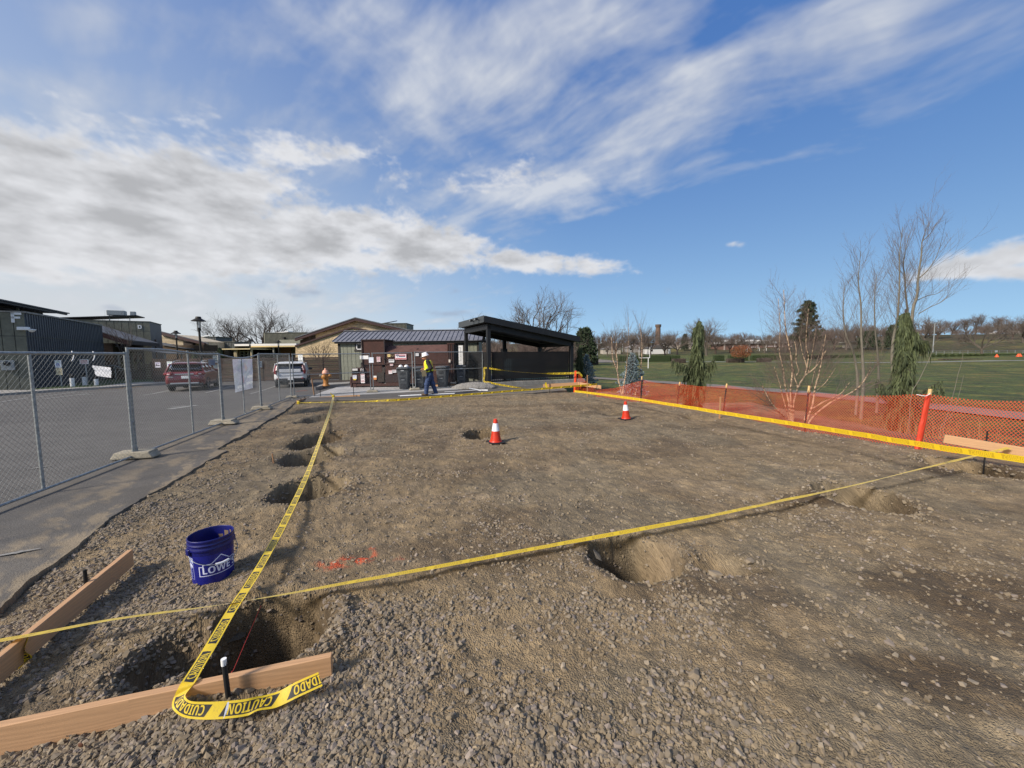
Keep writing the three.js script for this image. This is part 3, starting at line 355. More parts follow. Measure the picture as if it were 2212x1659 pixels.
{ // brick hall with two stacked gables
  const d = 46, b = thing('brick_hall', 'pale brick hall with stacked maroon edged gables behind the shed', 'building'), A = (f, x, y, k = d) => P(...f(x, y), k).setZ(-k);
  mesh('brick_wall', poly3([A(z3, -115, 845), A(z3, 800, 845), A(z3, 800, 490), A(z3, 585, 445), A(z3, -115, 668)], 6, V(0, 0, -1)), M.brick, b);
  mesh('gable_wall', poly3([A(z3, -20, 640, d + 1.5), A(z3, 1250, 520, d + 1.5), A(z3, 1250, 476, d + 1.5), A(z3, 627, 350, d + 1.5), A(z3, -20, 575, d + 1.5)], 5, V(0, 0, -1)), M.sidingTan, b);
  for (let k = 0; k < 7; k++) { const y = 385 + k * 18, h = (y - 345) / (560 - 345); mesh('clapboard', bar(A(z3, 627 - h * 560, y + 4, d + 1.47), A(z3, Math.min(1080, 627 + h * 1000), y, d + 1.47), 0.02, 0.025), std('#927c52', 0.8), b); }
  const rk = (pts, k, w, n) => { for (let i = 0; i < pts.length - 1; i++) { const [p, q] = [pts[i], pts[i + 1]]; mesh(n, poly3([A(z3, ...p, k), A(z3, ...q, k), A(z3, q[0], q[1] + w, k), A(z3, p[0], p[1] + w, k)], 0.35, V(0, 0, -1)), M.maroon, b); } };
  rk([[-125, 568], [627, 316], [1300, 470]], d + 0.8, 40, 'rake_board'); rk([[-125, 662], [585, 430], [815, 478]], d - 0.2, 20, 'rake_board');
  for (const [p, q] of [[[-125, 562], [627, 312]], [[627, 312], [1300, 466]]]) mesh('roof', poly3([A(z3, ...p, d + 0.75), A(z3, ...q, d + 0.75), A(z3, ...q, d + 9), A(z3, ...p, d + 9)].map((v, i, a) => (i > 1 ? v.setY(a[3 - i].y).setX(a[3 - i].x) : v)), 0.12), M.roofGrey, b);
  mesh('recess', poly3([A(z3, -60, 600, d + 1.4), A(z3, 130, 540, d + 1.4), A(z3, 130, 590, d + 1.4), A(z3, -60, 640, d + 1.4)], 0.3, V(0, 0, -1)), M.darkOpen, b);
}
{ const b = thing('siding_block', 'olive ribbed block beyond the right roof slope', 'building'); siding(b, z3, 975, 392, 1265, 560, 56, 18); mesh('roof_panel', poly3([P(...z3(955, 388), 56), P(...z3(1090, 365), 56), P(...z3(1150, 353), 60), P(...z3(1000, 384), 60)], 0.12), M.steelDark, b); }

// ---------------------------------------------------------------- kerbs, pavement, paint
{
  const y = -0.1, line = [[-40, 862], [0, 855], [71, 849.5], [120, 846], [176, 842.5], [214, 840.5], [262, 837.5], [304, 834], [363, 830]].map(([a, b]) => G(a, b, -0.2));
  const back = [[-40, 845], [0, 843], [60, 843], [120, 840], [176, 837], [214, 835], [262, 829], [304, 826], [363, 824]].map(([a, b]) => G(a, b, -0.1));
  structure(mesh('pavement', slab([...line, ...back.slice().reverse()], -0.08, 0.2), M.concrete, scene), 'pale concrete pavement and kerb before building F');
  const lawn = [...back.slice(2), G(363, 818, -0.1), G(300, 816, -0.1), G(232, 819, -0.1)]; structure(mesh('lawn_strip', slab(lawn, -0.07, 0.12), std('#4f6a2b', 0.95, { map: rep(T.grass, 0.6), bumpMap: rep(T.grassB, 1), bumpScale: 0.04 }), scene), 'strip of lawn beside building F');
  const strip = (pts, w, mat, name, lift = 0.006) => { const pos = [], idx = []; pts.forEach((p, i) => { const a = pts[Math.max(0, i - 1)], b = pts[Math.min(pts.length - 1, i + 1)], t = b.clone().sub(a).setY(0).normalize(), n = V(-t.z, 0, t.x).multiplyScalar(w / 2); for (const s of [-1, 1]) { const q = p.clone().addScaledVector(n, s); pos.push(q.x, lotY(q.x, q.z) + lift, q.z); } if (i) { const o = i * 2; idx.push(o - 2, o - 1, o, o - 1, o + 1, o); } }); const g = new THREE.BufferGeometry(); g.setAttribute('position', new THREE.Float32BufferAttribute(pos, 3)); g.setIndex(idx); g.computeVertexNormals(); return structure(mesh(name, g, mat, scene)); };
  const L = (a, b, n = 8) => { const p = G(...a, -0.15), q = G(...b, -0.2); return Array.from({ length: n }, (_, i) => p.clone().lerp(q, i / (n - 1))); };
  for (const [a, b, w] of [[[0, 872], [60, 862], 0.1], [[75, 858], [165, 846], 0.1], [[100, 862], [190, 850], 0.1], [[75, 861], [110, 863], 0.1], [[145, 848], [260, 845], 0.1], [[165, 851], [205, 853], 0.1], [[310, 853], [372, 843], 0.1], [[444, 847], [503, 834], 0.1], [[540, 850], [598, 833], 0.1], [[329, 849], [366, 842], 0.09]]) strip(L(a, b), w, M.line, 'parking_line', 0.012);
  strip(L([366, 893], [424, 886], 6), 0.28, M.line, 'faded_marking', 0.012); strip(L([370, 888], [402, 887], 4), 0.12, M.line, 'faded_marking', 0.012);
  strip([G(213, 841.5, -0.2), G(258, 839, -0.2), G(306, 835, -0.2)], 0.16, std('#c79a3e', 0.8, { map: rep(T.grain, 2) }), 'yellow_kerb_paint', 0.03);
  strip([G(625, 863, 0), G(634, 862.5, 0)], 0.2, M.line, 'faded_marking', 0.012);
  { const pts = []; for (let i = 0; i < 9; i++) pts.push(G(lerp(640, 664, i / 8), 844 - 0.6 * i / 8, -0.1)); strip(pts, 0.28, std('#d9632c', 0.8, { map: rep(T.grain, 2) }), 'orange_spray_mark', 0.012); }
  // worn white paint near the cut edge
  for (const [a, b, w] of [[[-10, 1204], [88, 1187], 0.07], [[60, 1015], [118, 1006], 0.05], [[462, 911], [494, 908], 0.07], [[608, 873], [622, 871], 0.06]]) { const p = G(...a), q = G(...b), n = 26, pos = [], idx = []; const t = q.clone().sub(p).normalize(); for (let i = 0; i <= n; i++) { const f = i / n, c = p.clone().lerp(q, f), wd = w * (0.2 + 1.1 * fbm(f * 7 + p.x, 3, 3, 196)) * Math.sin(Math.PI * (0.06 + 0.88 * f)); for (const s of [-1, 1]) pos.push(c.x - t.z * wd * 0.5 * s, 0.012 + 0.002 * i / n, c.z + t.x * wd * 0.5 * s); if (i) { const o = i * 2; idx.push(o - 2, o - 1, o, o - 1, o + 1, o); } } const g = new THREE.BufferGeometry(); g.setAttribute('position', new THREE.Float32BufferAttribute(pos, 3)); g.setIndex(idx); g.computeVertexNormals(); structure(mesh('worn_paint_streak', g, std('#a3a199', 0.9, { map: rep(T.grain, 5) }), scene)); }
  const apron = [[668, 859], [702, 845], [738, 834], [760, 829], [960, 826], [1040, 828], [1046, 838], [985, 842], [800, 852]].map(([a, b]) => G(a, b, 0)); structure(mesh('concrete_apron', slab(apron, 0.02, 0.12), std('#bcbab4', 0.88, { map: rep(T.concrete, 0.5) }), scene), 'pale concrete apron under the compactor');
  const kerb = [[682, 843], [702, 838], [755, 834], [756, 830], [706, 833], [690, 838]].map(([a, b]) => G(a, b, 0.0)); structure(mesh('hydrant_kerb', slab(kerb, 0.16, 0.2), M.concrete, scene), 'concrete kerb around the hydrant bed');
  const bed = [[692, 838], [706, 834], [756, 831], [758, 824], [700, 826]].map(([a, b]) => G(a, b, 0.0)); structure(mesh('planting_bed', slab(bed, 0.13, 0.2), std('#4b3d2e', 0.95, { map: rep(T.grain, 1), bumpMap: rep(T.grainB, 2), bumpScale: 0.05 }), scene), 'mulched bed around the hydrant');
  for (const [a, b, w] of [[[860, 856], [928, 852], 0.1], [[930, 853], [985, 850], 0.12], [[960, 848], [1045, 843], 0.14]]) { const p = G(...a), q = G(...b); strip([p, p.clone().lerp(q, 0.5), q], w, M.white, 'white_paint_line', 0.03); }
}
// ---------------------------------------------------------------- board fence
{
  const a = G(335, 829, -0.22), c = G(742, 818.5, -0.2), n = 9, dir = c.clone().sub(a), len = dir.length() / n, ang = Math.atan2(-dir.z, dir.x); const b = thing('board_fence', 'dark brown fence of horizontal boards behind the parked cars', 'fence', V(a.x, -0.25, a.z), ang);
  const hs = [], bd = boxUV(rbox(len - 0.1, 0.135, 0.03, 0.006)), r = rng(77), post = boxUV(box(0.11, 1.95, 0.11)), mats = [M.fenceWood, std('#5f4b3f', 0.85, { map: rep(T.wood, 0.5, 3) }), std('#483a31', 0.85, { map: rep(T.wood, 0.5, 3) })];
  for (let i = 0; i <= n; i++) mesh('post', post, M.fenceWood, b, { keepUV: true, at: V(i * len, 0.95, 0) });
  for (let i = 0; i < n; i++) for (let k = 0; k < 12; k++) { const m = mesh('board', bd, mats[Math.floor(r() * 3)], b, { keepUV: true, at: V((i + 0.5) * len, 0.14 + k * 0.152, 0.07 + 0.008 * (r() - 0.5)) }); m.rotation.z = 0.004 * (r() - 0.5); }
}
{ // lighter ramp rail fence left of it
  const a = G(232, 822, -0.2), c = G(330, 823, -0.2), dir = c.clone().sub(a), L = dir.length(), b = thing('ramp_railing', 'weathered board rail along the ramp beside building F', 'railing', V(a.x, -0.2, a.z), Math.atan2(-dir.z, dir.x)); const m = std('#5e5349', 0.9, { map: rep(T.wood, 0.5, 3) });
  for (let k = 0; k < 7; k++) mesh('rail_board', box(L, 0.11, 0.03, L / 2, 0.2 + k * 0.19, 0.04), m, b); for (let i = 0; i <= 4; i++) mesh('post', box(0.1, 1.6, 0.1, i * L / 4, 0.8, 0), m, b);
  mesh('handrail', [rod(V(0.1, 1.3, 0.3), V(1.6, 1.3, 0.3), 0.03), rod(V(1.6, 1.3, 0.3), V(3.4, 0.75, 0.3), 0.03), rod(V(0.1, 0, 0.3), V(0.1, 1.3, 0.3), 0.03), rod(V(1.6, 0, 0.3), V(1.6, 1.3, 0.3), 0.03), rod(V(3.4, 0, 0.3), V(3.4, 0.75, 0.3), 0.03)], M.galv, b);
}
// ---------------------------------------------------------------- lamps
function lampPost(px, py, d, label) {
  const top = P(px, py, d), base = terrainY(top.x, top.z) - 0.1, h = top.y - base, b = thing('lamp_post', label, 'lamp post', V(top.x, base, top.z), 0, 'dark lamp posts around the school');
  mesh('pole', [rod(V(0, 0, 0), V(0, h - 1.0, 0), 0.09, 0.07, 10), rod(V(0, h - 1, 0), V(0, h - 0.78, 0), 0.11, 0.11, 10), rod(V(0, 0, 0), V(0, 0.5, 0), 0.15, 0.12, 10)], M.lampMetal, b); const hd = mesh('lamp_head', lathe([[0.14, 0], [0.17, -0.05], [0.17, -0.12], [0.44, -0.3], [0.43, -0.33], [0.12, -0.25]], 20).translate(0, h, 0), M.lampMetal, b); mesh('lamp_glass', lathe([[0.07, 0], [0.1, 0.3], [0.11, 0.52]], 14).translate(0, h - 0.78, 0), std('#a9b0b0', 0.2, { transparent: true, opacity: 0.6 }), hd); mesh('strut', [0, 1, 2, 3].map((k) => rod(V(0.12 * Math.cos(k * 1.57), h - 0.78, 0.12 * Math.sin(k * 1.57)), V(0.14 * Math.cos(k * 1.57), h - 0.26, 0.14 * Math.sin(k * 1.57)), 0.012, 0.012, 5)), M.lampMetal, hd); return b;
}
lampPost(428.2, 683.9, 27.6, 'tallest dark lamp post standing above the red car'); lampPost(379.5, 714.2, 42, 'dark lamp post before the tan gabled wing'); lampPost(471.2, 726.4, 70, 'far dark lamp post before the low grey ribbed block'); lampPost(600.9, 735, 58, 'far dark lamp post before the white roofed walkway'); lampPost(539, 733.5, 57, 'far dark lamp post beside the entrance doors');
// ---------------------------------------------------------------- chain-link fence
function netGeo(L, h, step, rad, seg, amp, seed) { // two families of slanting wires, clipped to the panel
  const pos = [], idx = [], wob = (x, y) => [amp * (fbm(x * 3 + seed, y * 3, 2, 201) - 0.5), amp * (fbm(x * 3, y * 3 + seed, 2, 202) - 0.5), amp * 1.4 * (fbm(x * 1.3 + seed, y * 1.1, 2, 203) - 0.5)];
  for (const s of [1, -1]) for (let c = -h; c < L + h; c += step) {
    let t0 = 0, t1 = h; const x0 = s > 0 ? c : c + h; // x = x0 + s t
    if (s > 0) { t0 = Math.max(0, -x0); t1 = Math.min(h, L - x0); } else { t0 = Math.max(0, x0 - L); t1 = Math.min(h, x0); } if (t1 - t0 < 0.02) continue;
    const n = Math.max(1, Math.round(seg * (t1 - t0) / h)), o = pos.length / 3;
    for (let i = 0; i <= n; i++) { const t = lerp(t0, t1, i / n), x = x0 + s * t, w = (i === 0 || i === n) ? [0, 0, 0] : wob(x, t); for (let k = 0; k < 3; k++) { const a = k * 2.094; pos.push(x + w[0] + rad * Math.cos(a) * 0.7, t + w[1] - s * rad * Math.cos(a) * 0.7, w[2] + s * rad * 0.6 + rad * Math.sin(a)); } if (i) for (let k = 0; k < 3; k++) { const a = o + (i - 1) * 3 + k, b = o + (i - 1) * 3 + (k + 1) % 3; idx.push(a, b, a + 3, b, b + 3, a + 3); } }
  }
  const g = new THREE.BufferGeometry(); g.setAttribute('position', new THREE.Float32BufferAttribute(pos, 3)); g.setIndex(idx); g.computeVertexNormals(); return g;
}
function fencePanel(A, B, h, label, { mids = [0.5], rail = false, sag = 0, y0 = 0.06, seed = 1, hB = h } = {}) {
  const d = B.clone().sub(A).setY(0), L = d.length() - 0.06, b = thing('chain_link_fence', label, 'fence', V(A.x, A.y, A.z), Math.atan2(-d.z, d.x), 'temporary chain-link fence panels');
  const rp = 0.021; mesh('post', rod(V(0, 0, 0), V(0, h, 0), rp, rp, 10), M.galv, b); mesh('post', rod(V(L, 0, 0), V(L, hB, 0), rp, rp, 10), M.galv, b);
  mesh('top_rail', tube([V(0, h - 0.03, 0), V(L * 0.3, h - 0.03 - sag * 0.84, 0), V(L * 0.5, (h + hB) / 2 - 0.03 - sag, 0), V(L * 0.7, hB - 0.03 - sag * 0.84, 0), V(L, hB - 0.03, 0)], rp, 16, 8), M.galv, b); mesh('bottom_rail', rod(V(0, y0, 0), V(L, y0, 0), rp * 0.9, rp * 0.9, 8), M.galv, b);
  for (const m of mids) mesh('post', rod(V(L * m, y0, 0), V(L * m, h - 0.04 - sag, 0), rp * 0.85, rp * 0.85, 8), M.galv, b);
  if (rail) mesh('middle_rail', rod(V(0, h * 0.52, 0), V(L, h * 0.52, 0), rp * 0.8, rp * 0.8, 8), M.galv, b);
  const net = mesh('wire_mesh', netGeo(L, h - y0 - 0.05 - sag, 0.072, 0.0016, 9, 0.03, seed), M.wire, b); net.position.set(0, y0 + 0.01, -0.02);
  mesh('clamp', [0.35, 0.75].map((t) => rbox(0.055, 0.04, 0.06, 0.008, L + 0.03, h * t, 0)), M.galv, b); return b;
}
const J = [V(-5.58, 0, -3.06), G(295, 990), G(484, 917), G(566, 885), G(631, 860)];
const pA = fencePanel(J[0], J[1], 1.85, 'chain-link panel with two white ties on its top rail, nearest the cut board', { mids: [0.52], seed: 1 });
const pB = fencePanel(J[1], J[2], 1.93, 'chain-link panel between the two pale blocks, before the red car', { mids: [0.57], seed: 2, hB: 1.85 });
const pC = fencePanel(J[2], J[3], 1.84, 'chain-link panel with sagging top rail holding the large banner', { sag: 0.1, mids: [0.5], seed: 3 });
const pD = fencePanel(J[3], J[4], 1.86, 'chain-link panel in line with the white car', { mids: [0.55], seed: 4 });
const K = [J[4], G(804, 848), G(895, 843.6), G(1045, 834)];
fencePanel(K[0].clone().add(V(0.1, 0, 0)), K[1], 1.85, 'chain-link panel with middle rail before the hydrant', { mids: [], rail: true, seed: 5 });
fencePanel(K[1].clone().add(V(0.06, 0, -0.02)), K[2], 1.87, 'short chain-link panel before the brown hopper', { mids: [], seed: 6 });
fencePanel(K[2].clone().add(V(0.06, 0, -0.02)), K[3], 1.9, 'chain-link panel with middle rail behind the worker', { mids: [], rail: true, seed: 7 });
{ const t = (z, lab) => { const g = tube([V(0, 0, 0.02), V(0.03, 0.03, 0), V(0.06, -0.02, 0), V(0.02, -0.12, 0.01), V(-0.02, -0.16, 0.01)], 0.008, 14, 5); const m = tag(mesh('cable_tie', g, M.white, scene), lab, 'tie', 'white ties on the fence rail'); m.position.copy(J[0].clone().lerp(J[1], z)).setY(1.83); m.rotation.y = Math.atan2(-(J[1].z - J[0].z), J[1].x - J[0].x); m.scale.setScalar(0.75); return m; }; t(0.685, 'white plastic tie knotted on the top rail'); t(0.79, 'white plastic tie knotted on the top rail'); }
function footBlock(p, turn, label, s = 1, rough = 1) { const g = rbox(0.62 * s, 0.13 * s, 0.26 * s, 0.03, 0, 0.065 * s, 0); const q = g.attributes.position; for (let i = 0; i < q.count; i++) { const x = q.getX(i), y = q.getY(i), z = q.getZ(i), n = 0.05 * rough * (fbm(x * 7 + p.x, z * 7 + y * 9, 3, 210) - 0.5); q.setXYZ(i, x * (1 - 0.16 * (y > 0.08 * s ? 1 : 0)) + n, Math.max(0, y + n * 0.6), z + n); } g.computeVertexNormals(); const b = thing('concrete_block', label, 'block', p, turn, 'concrete feet of the temporary fence'); mesh('block', g, M.block, b); mesh('socket', [rod(V(0, 0.1, 0), V(0, 0.19 * s, 0), 0.03, 0.03, 10)], M.galv, b); return b; }
footBlock(J[1].clone().setY(0.006), 0.25, 'large pale weathered concrete foot with a notch, under the first fence joint', 1.0); footBlock(J[2].clone().setY(0.006), 0.15, 'pale crumbling concrete foot under the second fence joint', 1.0, 1.7); footBlock(J[3].clone().setY(0.006), 0.2, 'pale domed concrete foot beside the banner panel', 0.95, 1.6);
footBlock(J[4].clone().setY(0.006), 0.3, 'grey concrete foot at the fence corner', 0.75, 0.4); footBlock(K[1].clone().add(V(0.05, 0.025, 0.1)), 0.3, 'grey concrete foot before the hopper', 0.85, 0.4); footBlock(K[2].clone().add(V(0.05, 0.025, 0.1)), 0.4, 'grey concrete foot behind the worker', 0.85, 0.4); footBlock(K[3].clone().setY(0.025), 0.3, 'grey concrete foot with white pipe beside the shelter post', 0.7, 0.8);
function plate(name, label, cat, f, x0, y0, x1, y1, d, draw, { group, n, p0, mat, bend = 0 } = {}) { // a printed sheet at its place
  const [ax, ay] = f(x0, y0), [bx, by] = f(x1, y1), A = P(ax, (ay + by) / 2, d), B = P(bx, (ay + by) / 2, d), w = Math.hypot(B.x - A.x), h = P((ax + bx) / 2, ay, d).y - P((ax + bx) / 2, by, d).y, c = P((ax + bx) / 2, (ay + by) / 2, d);
  const k = Math.max(64, Math.min(256, Math.round(220 * w / Math.max(w, h)))), t = canvasTex(k, Math.max(48, Math.round(k * h / w)), draw), b = thing(name, label, cat, c, 0, group); mesh('sheet', box(w, h, 0.012), M.white, b); mesh('print', new THREE.PlaneGeometry(w * 0.985, h * 0.985).translate(0, 0, 0.009), std('#ffffff', 0.6, { map: t }), b, { keepUV: true }); return b;
}
const fillBg = (c) => (x, w, h) => { x.fillStyle = c; x.fillRect(0, 0, w, h); };
const textRows = (bg, rows, col = '#333', font = 0.1) => (x, w, h) => { x.fillStyle = bg; x.fillRect(0, 0, w, h); x.fillStyle = col; x.textAlign = 'center'; rows.forEach(([t, y, s, c]) => { x.fillStyle = c || col; x.font = 'bold ' + Math.round(h * s) + 'px sans-serif'; x.fillText(t, w / 2, h * y, w * 0.92); }); };
const bars = (bg, col, ys) => (x, w, h) => { x.fillStyle = bg; x.fillRect(0, 0, w, h); const r = rng(w * 7 + h); for (const [y, hh, c] of ys) { x.fillStyle = c || col; let k = w * 0.08; while (k < w * 0.9) { const l = w * (0.05 + 0.12 * r()); x.fillRect(k, h * y, Math.min(l, w * 0.92 - k), h * hh); k += l + w * 0.03; } } };
const wheelchair = (x, w, h, cy, s, bg, fg) => { x.fillStyle = bg; x.fillRect(w / 2 - s * 0.6, cy - s * 0.6, s * 1.2, s * 1.2); x.strokeStyle = fg; x.lineWidth = s * 0.12; x.beginPath(); x.arc(w / 2 - s * 0.05, cy + s * 0.12, s * 0.3, 0.2, 4.4); x.stroke(); x.beginPath(); x.moveTo(w / 2 - s * 0.1, cy - s * 0.28); x.lineTo(w / 2 - s * 0.06, cy + s * 0.05); x.lineTo(w / 2 + s * 0.2, cy + s * 0.05); x.lineTo(w / 2 + s * 0.34, cy + s * 0.36); x.stroke(); x.fillStyle = fg; x.beginPath(); x.arc(w / 2 - s * 0.1, cy - s * 0.4, s * 0.09, 0, 7); x.fill(); };
function postSign(label, base, plates) { // plates: [x0,y0,x1,y1,draw] in the first left crop
  const g = G(...z1(...base), -0.1), d = -g.z, b = thing('parking_sign', label, 'sign', V(g.x, -0.14, g.z)); let top = 0;
  for (const [x0, y0, x1, y1, draw] of plates) { const c = P(...z1((x0 + x1) / 2, (y0 + y1) / 2), d), l = P(...z1(x0, y0), d), r = P(...z1(x1, y1), d), w = r.x - l.x, h = l.y - r.y; top = Math.max(top, l.y); const pl = mesh('plate', rbox(w, h, 0.015, 0.005, c.x - g.x, c.y + 0.14, 0.05), M.white, b); mesh('print', new THREE.PlaneGeometry(w * 0.97, h * 0.97).translate(c.x - g.x, c.y + 0.14, 0.062), std('#fff', 0.6, { map: canvasTex(128, Math.round(128 * h / w), draw) }), pl, { keepUV: true }); }
  const tx = P(...z1(plates[0][0] / 2 + plates[0][2] / 2, plates[0][1]), d).x - g.x; mesh('post', rod(V(0, 0, 0), V(tx, top + 0.1, 0), 0.035, 0.035, 8), M.galv, b);
}
postSign('parking sign with blue wheelchair plate over a cream plate', [770, 1180], [[690, 850, 780, 940, (x, w, h) => { textRows('#e9eef0', [['RESERVED', 0.18, 0.13, '#3a7a4a'], ['PARKING', 0.32, 0.13, '#3a7a4a']])(x, w, h); wheelchair(x, w, h, h * 0.62, h * 0.36, '#1e4fa3', '#fff'); }], [705, 945, 795, 1030, (x, w, h) => { fillBg('#e8d9b0')(x, w, h); wheelchair(x, w, h, h * 0.5, h * 0.5, '#e8d9b0', '#222'); x.strokeStyle = '#222'; x.lineWidth = 5; x.beginPath(); x.arc(w / 2, h / 2, h * 0.38, 0, 7); x.stroke(); }]]);
postSign('wide white parking sign with red lettering on a leaning post', [1095, 1165], [[1000, 840, 1115, 895, bars('#efe9e6', '#8e2f2c', [[0.15, 0.25], [0.5, 0.14], [0.74, 0.14]])]]);
for (const [x, y, t, lab] of [[905, 1180, 1022, 'white bollard with dark cap, between the two parking signs'], [1055, 1165, 1008, 'white bollard with dark band, beside the leaning sign post'], [1202, 1165, 1045, 'white bollard under the hanging white sheet']]) { const g = G(...z1(x, y), -0.1), b = thing('bollard', lab, 'bollard', V(g.x, -0.14, g.z), 0, 'white bollards before building F'), h = P(...z1(x, t), -g.z).y + 0.14; mesh('shaft', rod(V(0, 0, 0), V(0, h - 0.12, 0), 0.11, 0.11, 14), M.white, b); mesh('cap', lathe([[0, 0.14], [0.08, 0.12], [0.115, 0.05], [0.115, -0.06]], 14).translate(0, h - 0.12, 0), M.iron, b); mesh('band', rod(V(0, h * 0.72, 0), V(0, h * 0.8, 0), 0.113, 0.113, 14), M.black, b); }
// sheets tied to the fence, seen through the wire
function fenceSheet(name, label, panel, a, b2, pts, mat, bend = 0.03, cat = 'banner') { // pts: [x0,y0,x1,y1] px, laid into the plane of the panel
  const n = V(-(b2.z - a.z), 0, b2.x - a.x).normalize(), A = a.clone().addScaledVector(n, pts.side ?? -0.05); const c = pts.q.map(([x, y]) => onPlane(x, y, A, n)), N = 10, pos = [], uv = [], idx = [];
  for (let j = 0; j <= N; j++) for (let i = 0; i <= N; i++) { const u = i / N, v = j / N, p = c[0].clone().lerp(c[1], u).lerp(c[3].clone().lerp(c[2], u), v).addScaledVector(n, bend * (fbm(u * 3, v * 3 + pts.q[0][0], 3, 220) - 0.5) * 2); pos.push(p.x, p.y, p.z); uv.push(u, 1 - v); if (i && j) { const o = j * (N + 1) + i; idx.push(o - N - 2, o - 1, o - N - 1, o - N - 1, o - 1, o); } }
  const g = new THREE.BufferGeometry(); g.setAttribute('position', new THREE.Float32BufferAttribute(pos, 3)); g.setAttribute('uv', new THREE.Float32BufferAttribute(uv, 2)); g.setIndex(idx); g.computeVertexNormals(); return tag(mesh(name, g, mat, scene, { keepUV: true }), label, cat);
}
fenceSheet('hanging_sheet', 'blank white sheet tied aslant behind the chain-link beside the bollards', pA, J[0], J[1], { q: [z1(1160, 912), z1(1376, 942), z1(1384, 1066), z1(1170, 1040)], side: -0.06 }, new THREE.MeshPhysicalMaterial({ color: C('#eceef0'), roughness: 1, side: THREE.DoubleSide, transmission: 0.5 }));
const bannerT = canvasTex(256, 420, (x, w, h) => { x.fillStyle = '#b3b9c4'; x.fillRect(0, 0, w, h); const r = rng(5); for (let i = 0; i < 60; i++) { x.fillStyle = `rgba(${90 + 50 * r()},${100 + 50 * r()},${120 + 50 * r()},0.18)`; x.beginPath(); x.ellipse(w * r(), h * r(), 30 * r() + 6, 60 * r() + 10, r(), 0, 7); x.fill(); } x.fillStyle = '#b3a7a6'; x.beginPath(); x.moveTo(w * 0.55, h * 0.1); x.lineTo(w * 0.7, h * 0.3); x.lineTo(w * 0.64, h * 0.42); x.lineTo(w * 0.56, h * 0.28); x.fill(); x.fillStyle = '#a9848d'; x.fillRect(w * 0.44, h * 0.55, w * 0.05, h * 0.2); x.fillStyle = '#e4e8e6'; const bl = (x0, y0, n, s) => { for (let i = 0; i < n; i++) { x.fillRect(x0 + i * s * 1.15, y0, s * 0.3, s * 1.5); x.fillRect(x0 + i * s * 1.15 + s * 0.55, y0, s * 0.3, s * 1.5); x.fillRect(x0 + i * s * 1.15, y0 + (i % 2 ? 0 : s * 1.2), s * 0.8, s * 0.3); } }; bl(w * 0.7, h * 0.55, 3, 22); bl(w * 0.14, h * 0.82, 4, 22); bl(w * 0.62, h * 0.76, 4, 22); });
fenceSheet('large_banner', 'tall blue grey banner with white block lettering behind the sagging panel', pC, J[2], J[3], { q: [[502.6, 776], [545, 775], [546.5, 838], [507.5, 848]], side: -0.09 }, new THREE.MeshPhysicalMaterial({ color: 0xffffff, roughness: 1, map: bannerT, side: THREE.DoubleSide, transmission: 0.45 }), 0.02);
for (const [q, lab, draw] of [[[[459.5, 768], [470.5, 768], [471.5, 784], [460.5, 784]], 'upper white notice on the fence left of the banner', bars('#e2e8e4', '#4b6a66', [[0.12, 0.12], [0.36, 0.12], [0.6, 0.12]])], [[[461, 788], [471.5, 788], [472, 795.5], [461.5, 795.5]], 'lower white notice on the fence left of the banner', bars('#e2e8e4', '#4b6a66', [[0.2, 0.2], [0.6, 0.16]])], [[[555.8, 780], [565.5, 780], [566.5, 793.5], [557, 793.5]], 'small white notice on the fence right of the banner', bars('#e4e9e5', '#5a7771', [[0.15, 0.12], [0.4, 0.12], [0.65, 0.12]])]]) fenceSheet('posted_notice', lab, pB, J[2].clone(), J[3].clone(), { q, side: -0.11 }, std('#fff', 0.6, { map: canvasTex(96, 128, draw), side: THREE.DoubleSide }), 0, 'sign');
fenceSheet('posted_notice', 'small blue grey blank card tied to the fence above the red car', pB, J[1], J[2], { q: [[450, 776], [464.6, 776], [464.6, 789], [450.4, 789]], side: -0.06 }, std('#7d879c', 0.7, { side: THREE.DoubleSide }), 0, 'sign');
// signs on the board fence
plate('posted_sign', 'white wheelchair parking sign on the board fence beside the red car', 'sign', z2, 183, 865, 248, 945, 27.5, (x, w, h) => { fillBg('#dfe5e6')(x, w, h); textRows('#dfe5e6', [['RESERVED', 0.2, 0.14, '#3a7a4a']])(x, w, h); wheelchair(x, w, h, h * 0.62, h * 0.4, '#1e4fa3', '#fff'); });
plate('posted_sign', 'white sign with dark picture on the board fence end', 'sign', z2, 36, 872, 100, 940, 28, (x, w, h) => { fillBg('#e3dfe4')(x, w, h); x.fillStyle = '#4a4050'; x.fillRect(w * 0.1, h * 0.4, w * 0.35, h * 0.3); x.fillRect(w * 0.5, h * 0.5, w * 0.35, h * 0.2); x.fillStyle = '#5b3f8a'; x.fillRect(w * 0.1, h * 0.1, w * 0.8, h * 0.14); });
{ const sg = plate('posted_sign', 'tall white text sign standing behind the white car', 'sign', z2, 1813, 778, 1870, 852, 28, textRows('#e6e8e2', [['Parking', 0.2, 0.12], ['by permit', 0.34, 0.1], ['Monday', 0.5, 0.13], ['7 to 5', 0.66, 0.1], ['Violators', 0.8, 0.09], ['towed', 0.92, 0.09]], '#4a5048')); mesh('post', box(0.06, 2.2, 0.06, 0.12, -1.2, -0.05), M.white, sg); }

